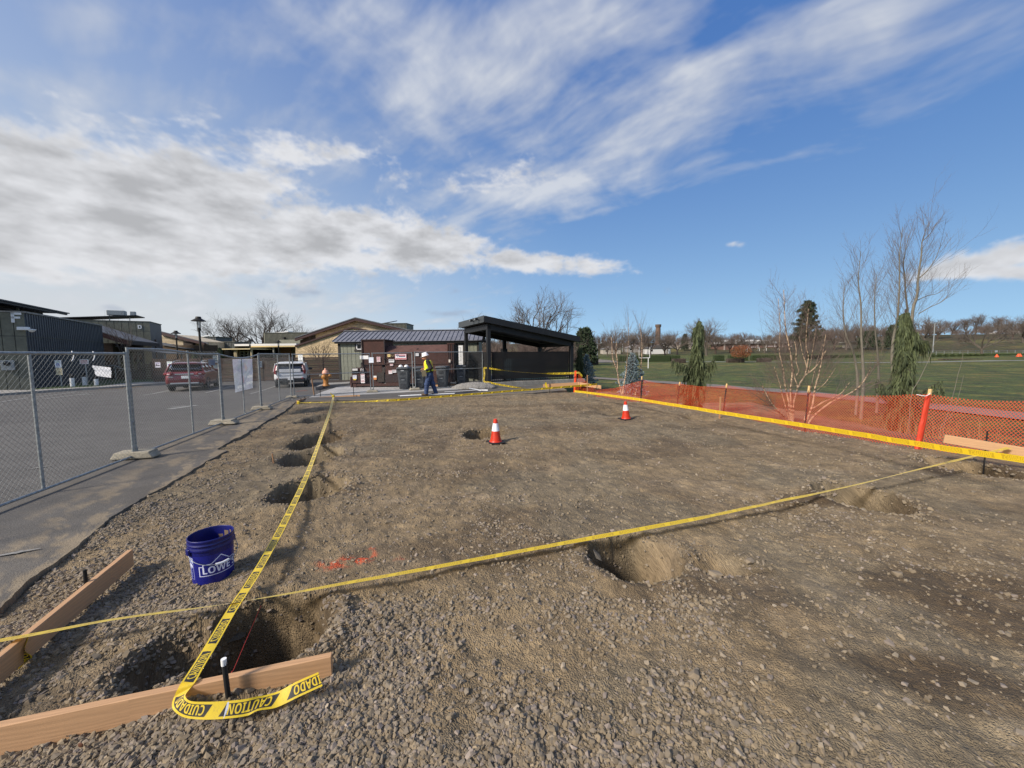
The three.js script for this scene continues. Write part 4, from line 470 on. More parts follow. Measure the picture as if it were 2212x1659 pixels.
// ---------------------------------------------------------------- cars
function sliceLoft(sl, nc = 5) { // rounded-rectangle slices [y, halfWidth, zFront, zRear, radius] joined upwards
  const ring = ([y, w, zf, zr, r]) => { const o = []; for (const [sx, zc, a0] of [[1, zr, 0], [-1, zr, 90], [-1, zf, 180], [1, zf, 270]]) for (let i = 0; i <= nc; i++) { const a = (a0 + 90 * i / nc) * Math.PI / 180; o.push(V(sx * (w - r) + r * Math.cos(a), y, zc + (zc === zr ? -r : r) + r * Math.sin(a))); } return o; };
  const rings = sl.map(ring), n = rings[0].length, pos = [], idx = []; rings.forEach((q) => q.forEach((p) => pos.push(p.x, p.y, p.z))); for (let j = 0; j < rings.length - 1; j++) for (let i = 0; i < n; i++) { const a = j * n + i, b = j * n + (i + 1) % n; idx.push(a, a + n, b, b, a + n, b + n); }
  for (const [j, s] of [[0, 1], [rings.length - 1, -1]]) { const c = pos.length / 3, y = sl[j][0], z = (sl[j][2] + sl[j][3]) / 2; pos.push(0, y, z); for (let i = 0; i < n; i++) { const a = j * n + i, b = j * n + (i + 1) % n; idx.push(...(s > 0 ? [c, a, b] : [c, b, a])); } }
  const g = new THREE.BufferGeometry(); g.setAttribute('position', new THREE.Float32BufferAttribute(pos, 3)); g.setIndex(idx); g.computeVertexNormals(); return g;
}
const paint = (c) => new THREE.MeshPhysicalMaterial({ color: C(c), roughness: 0.35, metalness: 0.25, clearcoat: 1, clearcoatRoughness: 0.08 });
const tyreM = std('#17171a', 0.9), rimM = std('#8b8f93', 0.35, { metalness: 0.8 }), tailM = new THREE.MeshPhysicalMaterial({ color: C('#7d0d10'), roughness: 0.12, clearcoat: 1 }), chrome = std('#dcdfe0', 0.12, { metalness: 0.9 }), carGlass = new THREE.MeshPhysicalMaterial({ color: C('#15181c'), roughness: 0.05, clearcoat: 1 });
function wheel(parent, x, z, r, s) { const t = mesh('wheel', lathe([[r * 0.62, -0.11], [r * 0.93, -0.11], [r, -0.07], [r, 0.07], [r * 0.93, 0.11], [r * 0.62, 0.11]], 28).rotateZ(Math.PI / 2).translate(x, r, z), tyreM, parent); mesh('rim', [lathe([[0, 0.07], [r * 0.2, 0.08], [r * 0.3, 0.04], [r * 0.62, 0.1], [r * 0.66, 0.1]], 20).rotateZ(-s * Math.PI / 2).translate(x, r, z), ...[0, 1, 2, 3, 4].map((k) => box(0.03, r * 0.6, 0.06, 0, r * 0.32, 0).rotateX(k * 1.2566).translate(x + s * 0.09, r, z))], rimM, t); }
{
  const c = thing('parked_car', 'dark red SUV with chrome tailgate strip, parked by the board fence', 'car', V(-18.75, -0.215, -22.0), 27 * Math.PI / 180), m = paint('#6d0f16');
  mesh('body', sliceLoft([[0.3, 0.8, -4.25, -0.25, 0.2], [0.42, 0.9, -4.42, -0.05, 0.22], [0.62, 0.92, -4.5, 0, 0.24], [0.85, 0.92, -4.45, -0.02, 0.26], [0.98, 0.91, -4.3, -0.07, 0.28], [1.04, 0.9, -3.9, -0.1, 0.28], [1.1, 0.88, -3.3, -0.13, 0.26], [1.13, 0.86, -3.2, -0.15, 0.24]]), m, c);
  mesh('window_band', sliceLoft([[1.1, 0.84, -3.18, -0.17, 0.24], [1.35, 0.77, -2.8, -0.34, 0.24], [1.56, 0.69, -2.4, -0.5, 0.24]]), carGlass, c);
  mesh('roof', sliceLoft([[1.53, 0.71, -2.45, -0.32, 0.25], [1.6, 0.69, -2.35, -0.36, 0.28], [1.66, 0.6, -2.15, -0.55, 0.3], [1.68, 0.35, -1.9, -0.8, 0.25]]), m, c);
  for (const s of [-1, 1]) { for (const [z0, z1b, w0, t] of [[-0.16, -0.48, 0.09, 0.86], [-1.2, -1.15, 0.06, 0.86], [-2.1, -2.0, 0.06, 0.86], [-3.2, -2.42, 0.06, 0.86]]) mesh('pillar', bar(V(s * t, 1.09, z0), V(s * 0.7, 1.58, z1b), 0.03, w0), m, c); mesh('roof_rail', tube([V(s * 0.64, 1.64, -0.7), V(s * 0.65, 1.72, -0.95), V(s * 0.65, 1.72, -2.1), V(s * 0.64, 1.65, -2.35)], 0.02, 16, 6), chrome, c); const tl = mesh('taillight', rbox(0.44, 0.17, 0.3, 0.06, s * 0.72, 1.02, -0.17, s * 0.35), tailM, c); mesh('lamp_lens', rbox(0.16, 0.08, 0.05, 0.03, s * 0.7, 1.0, -0.02, s * 0.3), std('#d8b7b4', 0.2), tl); mesh('side_mirror', [rbox(0.22, 0.16, 0.12, 0.05, s * 1.02, 1.12, -2.85), bar(V(s * 0.85, 1.08, -2.85), V(s * 0.98, 1.1, -2.85), 0.05, 0.05)], m, c); for (const z of [-0.85, -3.5]) { wheel(c, s * 0.8, z, 0.35, s); mesh('wheel_arch', new THREE.TorusGeometry(0.39, 0.045, 6, 20, Math.PI).rotateY(Math.PI / 2).translate(s * 0.9, 0.38, z), M.blackPlastic, c); } mesh('sill', rbox(0.08, 0.14, 2.4, 0.03, s * 0.9, 0.36, -2.2), M.blackPlastic, c); }
  mesh('chrome_strip', rbox(0.86, 0.07, 0.04, 0.015, 0, 0.99, -0.02), chrome, c); const np = mesh('number_plate', rbox(0.32, 0.16, 0.02, 0.01, 0.02, 0.82, 0.005), M.white, c); mesh('badge', [rbox(0.24, 0.06, 0.012, 0.004, -0.62, 0.84, 0.0), rbox(0.2, 0.04, 0.012, 0.004, 0.55, 0.88, 0.0)], chrome, c);
  mesh('rear_bumper', [rbox(1.66, 0.2, 0.25, 0.08, 0, 0.38, -0.08)], M.blackPlastic, c); mesh('skid_plate', rbox(1.3, 0.09, 0.12, 0.03, 0, 0.47, 0.0), std('#a7abab', 0.4, { metalness: 0.6 }), c); mesh('tailgate_seam', rbox(1.5, 0.015, 0.02, 0.005, 0, 0.68, 0.0), M.black, c); mesh('spoiler', rbox(1.2, 0.05, 0.22, 0.02, 0, 1.6, -0.34), m, c);
}
{
  const c = thing('parked_car', 'white boxy hatchback with black rear glass, parked beside the hydrant', 'car', V(-13.75, -0.215, -23.85), 25 * Math.PI / 180), m = paint('#d9dad8'); m.metalness = 0; m.roughness = 0.5; const unused = 0;
  mesh('body', sliceLoft([[0.42, 0.86, -4.0, -0.02, 0.2], [0.6, 0.9, -4.12, 0, 0.24], [0.85, 0.9, -4.12, -0.02, 0.26], [0.96, 0.895, -4.0, -0.05, 0.26], [1.02, 0.89, -3.6, -0.07, 0.26], [1.06, 0.87, -3.2, -0.09, 0.24]]), m, c);
  mesh('window_band', sliceLoft([[0.98, 0.86, -3.2, -0.035, 0.16], [1.1, 0.84, -3.1, -0.06, 0.2], [1.5, 0.74, -2.55, -0.2, 0.2]]), carGlass, c);
  mesh('roof', sliceLoft([[1.46, 0.76, -2.55, -0.1, 0.2], [1.54, 0.74, -2.45, -0.12, 0.24], [1.6, 0.66, -2.2, -0.35, 0.26], [1.62, 0.4, -1.9, -0.7, 0.2]]), m, c);
  for (const s of [-1, 1]) { for (const [z0, z1b, w0] of [[-0.1, -0.2, 0.12], [-1.25, -1.2, 0.07], [-2.1, -2.05, 0.06], [-3.15, -2.55, 0.06]]) mesh('pillar', bar(V(s * 0.865, 1.0, z0), V(s * 0.755, 1.5, z1b), 0.03, w0), m, c); const tl = mesh('taillight', [bar(V(s * 0.77, 0.86, -0.03), V(s * 0.8, 1.05, -0.04), 0.17, 0.1), bar(V(s * 0.8, 1.03, -0.04), V(s * 0.72, 1.38, -0.14), 0.13, 0.1)], tailM, c); mesh('lamp_lens', bar(V(s * 0.745, 1.08, 0.01), V(s * 0.69, 1.36, -0.08), 0.05, 0.05), std('#c9a9a6', 0.25), tl); mesh('side_mirror', [rbox(0.22, 0.16, 0.1, 0.05, s * 1.0, 1.1, -2.7), bar(V(s * 0.84, 1.06, -2.7), V(s * 0.95, 1.08, -2.7), 0.05, 0.05)], M.blackPlastic, c); mesh('fog_reflector', lathe([[0, 0.03], [0.06, 0.025], [0.065, 0]], 14).rotateX(Math.PI / 2).translate(s * 0.66, 0.56, 0.0), tailM, c); for (const z of [-0.75, -3.3]) { wheel(c, s * 0.78, z, 0.33, s); mesh('wheel_arch', new THREE.TorusGeometry(0.37, 0.04, 6, 20, Math.PI).rotateY(Math.PI / 2).translate(s * 0.88, 0.36, z), M.blackPlastic, c); } mesh('sill', rbox(0.08, 0.14, 2.4, 0.03, s * 0.88, 0.4, -2.05), M.blackPlastic, c); }
  mesh('tailgate_panel', rbox(1.16, 0.2, 0.03, 0.05, 0, 1.06, 0.0), m, c); mesh('rear_bumper', rbox(1.62, 0.28, 0.2, 0.08, 0, 0.47, -0.07), M.blackPlastic, c); mesh('number_plate', rbox(0.32, 0.16, 0.02, 0.01, 0.02, 0.56, 0.045), M.white, c); mesh('exhaust_box', rbox(0.4, 0.16, 0.3, 0.04, -0.35, 0.28, -0.25), M.black, c); mesh('tailgate_seam', rbox(1.4, 0.012, 0.02, 0.004, 0, 0.76, 0.0), M.black, c);
  const bk = tag(mesh('black_box', [rbox(0.16, 0.24, 0.16, 0.03)], M.black, scene), 'small black box standing on the white car roof', 'box'); bk.position.set(-13.75, 1.52, -24.15);
}
// ---------------------------------------------------------------- hydrant
{ const g = G(...z3(265, 1165), 0.13), m = std('#cf8a32', 0.55, { map: rep(T.grain, 3) }), b = thing('fire_hydrant', 'yellow fire hydrant with pale bonnet in a kerbed bed', 'hydrant', V(g.x, 0.12, g.z));
  mesh('barrel', lathe([[0.2, 0], [0.2, 0.05], [0.13, 0.09], [0.12, 0.32], [0.15, 0.34], [0.15, 0.39], [0.13, 0.41], [0.14, 0.62], [0.17, 0.64], [0.17, 0.68]], 24), m, b); mesh('bonnet', lathe([[0.17, 0.68], [0.16, 0.74], [0.12, 0.84], [0.05, 0.88], [0.045, 0.95], [0, 0.95]], 24), std('#e0a386', 0.55), b); for (const s of [-1, 1]) mesh('side_outlet', lathe([[0.07, 0], [0.07, 0.1], [0.085, 0.1], [0.085, 0.18], [0, 0.19]], 16).rotateZ(-s * Math.PI / 2).translate(s * 0.12, 0.56, 0), s < 0 ? std('#6a665c', 0.6) : m, b); mesh('front_outlet', lathe([[0.09, 0], [0.09, 0.1], [0.11, 0.1], [0.11, 0.17], [0, 0.18]], 16).rotateX(Math.PI / 2).translate(0, 0.5, 0.11), m, b); }
// ---------------------------------------------------------------- shed
{
  const d = 25.4, L = P(...z3(440, 1000), d).x, Rr = P(...z3(2160, 1000), d).x, base = -0.02, eave = P(...z3(1200, 612), d).y, b = thing('garden_shed', 'long sage green shed with slate blue metal roof and white door', 'shed', V(L, base, -d)), W = Rr - L, h = eave - base, rise = P(...z3(1200, 482), d + 1.7).y - eave;
  const sage = std('#989b88', 0.8, { map: rep(T.grain, 1) }), sage2 = std('#9ea18d', 0.8, { map: rep(T.grain, 1) }), trim = std('#33302b', 0.75), roofM = std('#83868f', 0.7, { metalness: 0.0, map: rep(T.grain, 0.6) });
  mesh('wall', [minmax([0, 0.1, -3.4], [W, h, -0.02]), prism([[-3.4, h], [0, h], [-1.7, h + rise - 0.1]], 0.05).rotateY(Math.PI / 2).translate(0, 0, 0).rotateY(Math.PI).translate(0.05, 0, 0)], sage, b);
  const door = [P(...z3(1858, 660), d).x - L, P(...z3(1966, 660), d).x - L], win = [P(...z3(655, 700), d).x - L, P(...z3(712, 700), d).x - L], n = 34; const bg = [boxUV(rbox(W / n - 0.014, h - 0.15, 0.025, 0.005)), boxUV(rbox(W / n - 0.02, h - 0.15, 0.025, 0.005))];
  for (let i = 0; i < n; i++) { const x = (i + 0.5) * W / n; if (x > door[0] - 0.1 && x < door[1] + 0.15) continue; mesh('siding_board', bg[i % 2], i % 3 ? sage : sage2, b, { keepUV: true, at: V(x, 0.1 + (h - 0.15) / 2, 0) }); }
  mesh('skirt', minmax([0, 0, -0.1], [W, 0.1, 0.03]), sage2, b); mesh('corner_board', minmax([-0.06, 0.05, -0.05], [0.07, h, 0.05]), trim, b); mesh('corner_board', minmax([W - 0.07, 0.05, -0.05], [W + 0.06, h, 0.05]), trim, b); mesh('eave_board', minmax([-0.2, h - 0.12, 0.03], [W + 0.25, h + 0.02, 0.22]), trim, b);
  const np = 33, pw = (W + 0.6) / np; for (let i = 0; i < np; i++) { const x0 = -0.3 + i * pw; mesh('roof_panel', poly3([V(x0 + 0.004, h + 0.01, 0.3), V(x0 + pw - 0.004, h + 0.01, 0.3), V(x0 + pw - 0.004, h + rise, -1.7), V(x0 + 0.004, h + rise, -1.7)], 0.025), roofM, b); mesh('roof_rib', bar(V(x0, h + 0.035, 0.3), V(x0, h + rise + 0.025, -1.7), 0.03, 0.035), roofM, b); }
  mesh('back_roof', poly3([V(-0.3, h + rise, -1.7), V(W + 0.3, h + rise, -1.7), V(W + 0.3, h, -3.7), V(-0.3, h, -3.7)], 0.03), roofM, b); mesh('ridge_cap', bar(V(-0.32, h + rise + 0.03, -1.7), V(W + 0.32, h + rise + 0.03, -1.7), 0.3, 0.04), roofM, b);
  const dt = P(...z3(1900, 662), d).y - base, dw = door[1] - door[0], dr = mesh('door', minmax([door[0], 0.1, 0], [door[1], dt, 0.05]), M.white, b); for (const [u0, v0, u1, v1] of [[0.24, 0.55, 0.76, 0.94], [0.24, 0.08, 0.76, 0.48]]) mesh('door_panel', [minmax([door[0] + dw * u0, 0.1 + (dt - 0.1) * v0, 0.05], [door[0] + dw * u0 + 0.03, 0.1 + (dt - 0.1) * v1, 0.065]), minmax([door[0] + dw * u1 - 0.03, 0.1 + (dt - 0.1) * v0, 0.05], [door[0] + dw * u1, 0.1 + (dt - 0.1) * v1, 0.065]), minmax([door[0] + dw * u0 + 0.03, 0.1 + (dt - 0.1) * v0, 0.05], [door[0] + dw * u1 - 0.03, 0.13 + (dt - 0.1) * v0, 0.064]), minmax([door[0] + dw * u0 + 0.03, 0.07 + (dt - 0.1) * v1, 0.05], [door[0] + dw * u1 - 0.03, 0.1 + (dt - 0.1) * v1, 0.064])], std('#c9c9c4', 0.5), dr);
  mesh('door_trim', [minmax([door[0] - 0.12, 0.1, 0], [door[0], dt + 0.12, 0.06]), minmax([door[1], 0.1, 0], [door[1] + 0.12, dt + 0.12, 0.06]), minmax([door[0], dt, 0], [door[1], dt + 0.12, 0.058])], trim, b);
  const wy0 = P(...z3(680, 706), d).y - base, wy1 = P(...z3(680, 648), d).y - base, w = mesh('window', minmax([win[0], wy0, 0], [win[1] + 0.25, wy1, 0.03]), M.glass, b), ww = win[1] + 0.25 - win[0]; mesh('window_frame', [minmax([win[0] - 0.02, wy0 - 0.05, 0.01], [win[1] + 0.27, wy0, 0.05]), minmax([win[0] - 0.02, wy1, 0.01], [win[1] + 0.27, wy1 + 0.05, 0.05]), minmax([win[0] - 0.05, wy0, 0.01], [win[0], wy1, 0.05]), minmax([win[0] + ww / 2 - 0.02, wy0, 0.01], [win[0] + ww / 2 + 0.02, wy1, 0.05])], M.white, w); mesh('window_trim', [minmax([win[0] - 0.2, wy1 + 0.05, 0.005], [win[1] + 0.42, wy1 + 0.17, 0.045]), minmax([win[0] - 0.2, wy0 - 0.17, 0.005], [win[1] + 0.42, wy0 - 0.05, 0.045]), minmax([win[0] - 0.15, wy0 - 0.05, 0.004], [win[0] - 0.05, wy1 + 0.05, 0.044])], trim, w);
}
// ---------------------------------------------------------------- waste compactor
{
  const d = 20.9, b = thing('waste_compactor', 'dark brown waste compactor with tall hopper and warning stickers', 'compactor'), br = std('#54352b', 0.85, { map: rep(T.grain, 0.7), bumpMap: rep(T.grainB, 1), bumpScale: 0.004 }), br2 = std('#6b4b40', 0.85, { map: rep(T.grain, 0.7) }), dk = std('#2c1b17', 0.6);
  const hop = mesh('hopper', zb(z3, 716, 598, 984, 905, d, 1.7), br, b); mesh('hopper_rim', [zb(z3, 704, 588, 994, 600, d - 0.06, 1.8), zb(z3, 704, 600, 717, 905, d - 0.05, 0.12), zb(z3, 983, 600, 995, 905, d - 0.05, 0.12)], dk, hop); mesh('hopper_base', zb(z3, 735, 905, 962, 1140, d + 0.05, 1.6), br, b);
  mesh('container', zb(z3, 1000, 752, 1790, 1135, d, 2.0), br, b); const A = (x, y, k) => P(...z3(x, y), k).setZ(-k); mesh('sloped_top', poly3([A(1000, 752, d), A(1790, 740, d), A(1790, 652, d + 0.6), A(1000, 670, d + 0.6)], 0.08, V(0, -0.6, -0.8)), br2, b);  // lighter brown on the sloping top puts the light it catches into its colour
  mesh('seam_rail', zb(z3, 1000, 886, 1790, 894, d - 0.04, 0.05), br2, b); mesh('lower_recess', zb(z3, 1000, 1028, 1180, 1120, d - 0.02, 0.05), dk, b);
  for (let k = 0; k < 4; k++) mesh('end_rib', zb(z3, 1775 + k * 22, 642, 1790 + k * 22, 1120, d - 0.06, 1.9), k % 2 ? dk : br, b); mesh('end_cap', zb(z3, 1768, 636, 1860, 650, d - 0.08, 1.95), br, b);
  mesh('power_unit', zb(z3, 585, 945, 690, 1135, d - 0.1, 0.9, 0.03), br, b); mesh('control_panel', zb(z3, 588, 948, 660, 1012, d - 0.14, 0.1), M.blackPlastic, b); mesh('valve_block', [zb(z3, 690, 950, 736, 1140, d - 0.05, 0.7), zb(z3, 700, 880, 726, 950, d - 0.02, 0.3)], dk, b); mesh('hose', [tube([A(705, 1000, d - 0.15), A(712, 960, d - 0.2), A(730, 945, d - 0.2), A(740, 990, d - 0.1)], 0.02, 16, 6), tube([A(700, 900, d - 0.1), A(712, 875, d - 0.15), A(722, 910, d - 0.1)], 0.02, 16, 6)], M.black, b);
  mesh('skid', [zb(z3, 600, 1142, 1185, 1170, d - 0.12, 0.3), zb(z3, 600, 1195, 1185, 1216, d - 0.1, 0.3), zb(z3, 600, 1142, 640, 1218, d - 0.14, 0.34), zb(z3, 560, 1052, 590, 1190, d - 0.05, 1.2, 0.08)], br, b); for (let k = 0; k < 5; k++) mesh('skid_gusset', zb(z3, 700 + k * 100, 1165, 712 + k * 100, 1200, d - 0.08, 0.2), dk, b);
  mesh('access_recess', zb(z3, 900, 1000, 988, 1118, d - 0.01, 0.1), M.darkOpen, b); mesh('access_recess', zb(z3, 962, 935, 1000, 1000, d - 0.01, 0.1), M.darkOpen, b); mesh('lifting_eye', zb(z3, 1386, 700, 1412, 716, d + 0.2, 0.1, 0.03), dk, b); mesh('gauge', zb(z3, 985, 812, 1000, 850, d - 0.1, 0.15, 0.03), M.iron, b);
  const stick = (x0, y0, x1, y1, draw, k = d) => { const g = zb(z3, x0, y0, x1, y1, k - 0.045, 0.02), s = mesh('sticker', g, M.white, b); g.computeBoundingBox(); const q = g.boundingBox, w = q.max.x - q.min.x, h = q.max.y - q.min.y; mesh('print', new THREE.PlaneGeometry(w, h).translate((q.min.x + q.max.x) / 2, (q.min.y + q.max.y) / 2, q.max.z + 0.006), std('#fff', 0.5, { map: canvasTex(128, Math.max(32, Math.round(128 * h / w)), draw) }), s, { keepUV: true }); };
  stick(895, 805, 940, 868, (x, w, h) => { bars('#e6d7d6', '#9c2c33', [[0.05, 0.14], [0.3, 0.12], [0.52, 0.16], [0.8, 0.08]])(x, w, h); }); stick(1030, 775, 1065, 808, (x, w, h) => { fillBg('#e8cf86')(x, w, h); x.fillStyle = '#6d5415'; x.beginPath(); x.arc(w / 2, h / 2, h * 0.2, 0, 7); x.fill(); }); stick(1070, 778, 1116, 806, (x, w, h) => { fillBg('#3a2a1c')(x, w, h); x.strokeStyle = '#a58d3e'; x.lineWidth = 7; x.beginPath(); x.moveTo(6, 8); x.lineTo(w / 2, h - 8); x.lineTo(w - 6, 8); x.stroke(); });
  stick(1122, 770, 1265, 840, (x, w, h) => { fillBg('#e6e2e2')(x, w, h); x.fillStyle = '#23264f'; x.fillRect(w * 0.08, h * 0.12, w * 0.28, h * 0.2); x.fillRect(w * 0.34, h * 0.36, w * 0.56, h * 0.16); x.beginPath(); x.moveTo(w * 0.17, h * 0.42); x.lineTo(w * 0.3, h * 0.42); x.lineTo(w * 0.235, h * 0.6); x.fill(); x.fillStyle = '#b5474a'; x.fillRect(w * 0.36, h * 0.16, w * 0.55, h * 0.14); x.fillRect(w * 0.05, h * 0.74, w * 0.9, h * 0.15); x.strokeStyle = '#b5474a'; x.lineWidth = 3; x.strokeRect(2, 2, w - 4, h - 4); });
  stick(1045, 838, 1112, 875, bars('#e4e4e2', '#26262a', [[0.15, 0.3], [0.8, 0.06]])); stick(1060, 893, 1097, 917, bars('#dcc9c8', '#8e2b30', [[0.1, 0.2], [0.5, 0.14]])); stick(1043, 973, 1088, 1018, bars('#e6e0de', '#a8383c', [[0.04, 0.16], [0.35, 0.08], [0.55, 0.08]])); stick(1092, 968, 1138, 1002, bars('#e6e4e2', '#333', [[0.3, 0.3], [0.1, 0.1, '#a8383c']])); stick(597, 1033, 645, 1078, bars('#dfe0e2', '#4c5576', [[0.1, 0.12], [0.4, 0.1], [0.7, 0.08]]), d - 0.1); stick(605, 1078, 640, 1095, fillBg('#d6b93a'), d - 0.1); stick(697, 1018, 745, 1132, bars('#e6dedd', '#8e3034', [[0.04, 0.1], [0.3, 0.06, '#222'], [0.44, 0.06, '#222'], [0.66, 0.06], [0.8, 0.08]]), d - 0.1); stick(848, 1042, 893, 1090, (x, w, h) => { fillBg('#d98a45')(x, w, h); x.fillStyle = '#e6e2d8'; x.fillRect(0, 0, w, h * 0.45); }); stick(1378, 762, 1418, 795, bars('#e4e4e2', '#555', [[0.3, 0.1], [0.55, 0.1]])); stick(592, 952, 656, 978, textRows('#c9c6c0', [['P', 0.8, 0.01]]), d - 0.15); stick(1790, 840, 1812, 875, fillBg('#d8cfc0'), d - 0.1); stick(694, 952, 735, 985, bars('#d8d2cf', '#4a4a4a', [[0.4, 0.2]]), d - 0.1);
}
plate('posted_sign', 'blank white rounded sign wired to the short chain-link panel', 'sign', z3, 685, 790, 792, 835, 17.75, fillBg('#e3e3df')); plate('posted_sign', 'bluish white notice folded over the fence joint', 'sign', z3, 797, 812, 856, 880, 17.72, bars('#dde3ea', '#8a98b5', [[0.12, 0.05], [0.5, 0.05]]));
// ---------------------------------------------------------------- wheeled bins
{
  const gm = std('#64686a', 0.65, { map: rep(T.grain, 2) }), dk = std('#303336', 0.6), lm = std('#b9bcbc', 0.6);
  const b = thing('wheeled_bin', 'grey wheeled bin with two white domes on its lid', 'bin', G(...z3(1245, 1213), 0.02).setY(0.02), 0, 'grey wheeled bins by the compactor');
  const body = sliceLoft([[0.05, 0.2, -0.26, 0.24, 0.05], [0.12, 0.215, -0.28, 0.25, 0.05], [0.85, 0.265, -0.36, 0.3, 0.05], [0.98, 0.285, -0.38, 0.32, 0.05], [1.02, 0.29, -0.39, 0.33, 0.05]]); mesh('body', body, gm, b); mesh('front_panel', prism([[-0.13, 0.06], [0.13, 0.06], [0.15, 0.36], [0.1, 0.42], [-0.1, 0.42], [-0.15, 0.36]], 0.02, 0.006).rotateX(-0.06).translate(0, 0, 0.255), dk, b); mesh('grab_bar', [rod(V(-0.09, 0.53, 0.3), V(0.09, 0.53, 0.3), 0.014), box(0.24, 0.1, 0.02, 0, 0.57, 0.28)], dk, b); mesh('hand_recess', box(0.24, 0.12, 0.02, 0, 0.82, 0.305), dk, b); mesh('label', box(0.16, 0.045, 0.012, 0, 0.96, 0.33), lm, b); mesh('bar_highlight', box(0.16, 0.025, 0.02, 0, 0.505, 0.3), lm, b);
  const lid = mesh('lid', sliceLoft([[1.02, 0.3, -0.4, 0.37, 0.06], [1.07, 0.31, -0.4, 0.38, 0.07], [1.12, 0.28, -0.38, 0.34, 0.08], [1.14, 0.2, -0.3, 0.25, 0.08]]), gm, b); mesh('hinge', rod(V(-0.25, 1.05, -0.43), V(0.25, 1.05, -0.43), 0.02), dk, lid); for (const s of [-1, 1]) mesh('wheel', lathe([[0.06, -0.03], [0.13, -0.03], [0.13, 0.03], [0.06, 0.03]], 18).rotateZ(Math.PI / 2).translate(s * 0.27, 0.13, -0.3), M.black, b); for (const s of [-1, 1]) mesh('wheel_hub', lathe([[0, 0.035], [0.06, 0.035], [0.06, -0.035], [0, -0.035]], 12).rotateZ(Math.PI / 2).translate(s * 0.27, 0.13, -0.3), dk, b);
  for (const [x, y, lab] of [[1435, 1203, 'grey wheeled bin behind the worker'], [1720, 1188, 'grey wheeled bin right of the worker'], [1950, 1158, 'grey wheeled bin beside the black hand truck']]) copyOf(b, G(...z3(x, y), 0.02).setY(0.02), 0.1 * Math.sin(x), lab);
  for (const dx of [-0.14, 0.14]) { const p = b.position; tag(mesh('white_dome', lathe([[0.11, 0], [0.1, 0.05], [0.07, 0.09], [0, 0.11]], 16), M.white, scene, { at: V(p.x + dx, 1.155, p.z + 0.1) }), 'white dome lying on a grey bin lid', 'dome', 'white domes on the bin lid'); }
  const g = G(...z3(2005, 1150), 0.02), ht = thing('hand_truck', 'black tubular hand truck standing behind the bins', 'hand truck', V(g.x + 0.2, 0.02, g.z - 0.4)); mesh('frame', [tube([V(-0.26, 0.05, 0), V(-0.26, 1.1, 0), V(-0.2, 1.35, 0), V(0.2, 1.35, 0), V(0.28, 1.1, 0), V(0.28, 0.05, 0)], 0.022, 40, 6)], M.black, ht); for (const y of [0.4, 0.8, 1.05]) mesh('cross_bar', rod(V(-0.26, y, 0), V(0.27, y, 0), 0.018), M.black, ht); mesh('toe_plate', box(0.5, 0.02, 0.25, 0, 0.03, 0.12), M.black, ht); for (const s of [-1, 1]) mesh('wheel', lathe([[0.05, -0.03], [0.13, -0.03], [0.13, 0.03], [0.05, 0.03]], 16).rotateZ(Math.PI / 2).translate(s * 0.2, 0.13, -0.1), M.black, ht);
  const pile = new THREE.SphereGeometry(1, 40, 16, 0, 6.283, 0, 1.571).toNonIndexed(), q = pile.attributes.position; for (let i = 0; i < q.count; i++) { const x = q.getX(i), y = q.getY(i), z = q.getZ(i), n = 1 + 0.25 * (fbm(x * 3 + 5, z * 3 + y * 2, 4, 230) - 0.5); q.setXYZ(i, x * 1.15 * n, y * 0.3 * n, z * 0.6 * n); } pile.computeVertexNormals(); tag(mesh('gravel_pile', pile, std('#a9a8a4', 0.95, { map: rep(T.dirt, 3), bumpMap: rep(T.dirtB, 4), bumpScale: 0.03 }), scene, { at: G(...z3(2110, 1200), 0.02).add(V(0, 0, -0.3)) }), 'low mound of pale gravel beside the last bin', 'gravel');
  for (const [x, y] of [[1636, 1168], [1822, 1158]]) tag(mesh('lumber_offcut', [rbox(0.4, 0.09, 0.09, 0.01)], M.lumber, scene, { at: G(...z3(x, y + 8), 0.02).add(V(0, 0.045, -0.2)) }), 'short lumber offcut lying behind the bins', 'lumber', 'lumber offcuts behind the bins');
  // white pipes on the ground beside the shelter post
  const pv = (a, c, r, lab) => tag(mesh('plastic_pipe', rod(a, c, r, r, 10), M.white, scene), lab, 'pipe'); pv(G(864, 855.5, 0.04), G(982, 850, 0.04), 0.022, 'long white plastic pipe lying at the worker feet'); pv(G(...z4(305, 1198), 0.16), G(...z4(455, 1225), 0.06), 0.03, 'short white plastic pipe propped on a block'); pv(G(...z4(420, 1220), 0.05), G(...z4(540, 1222), 0.05), 0.03, 'short white plastic pipe lying by the fence foot');
}
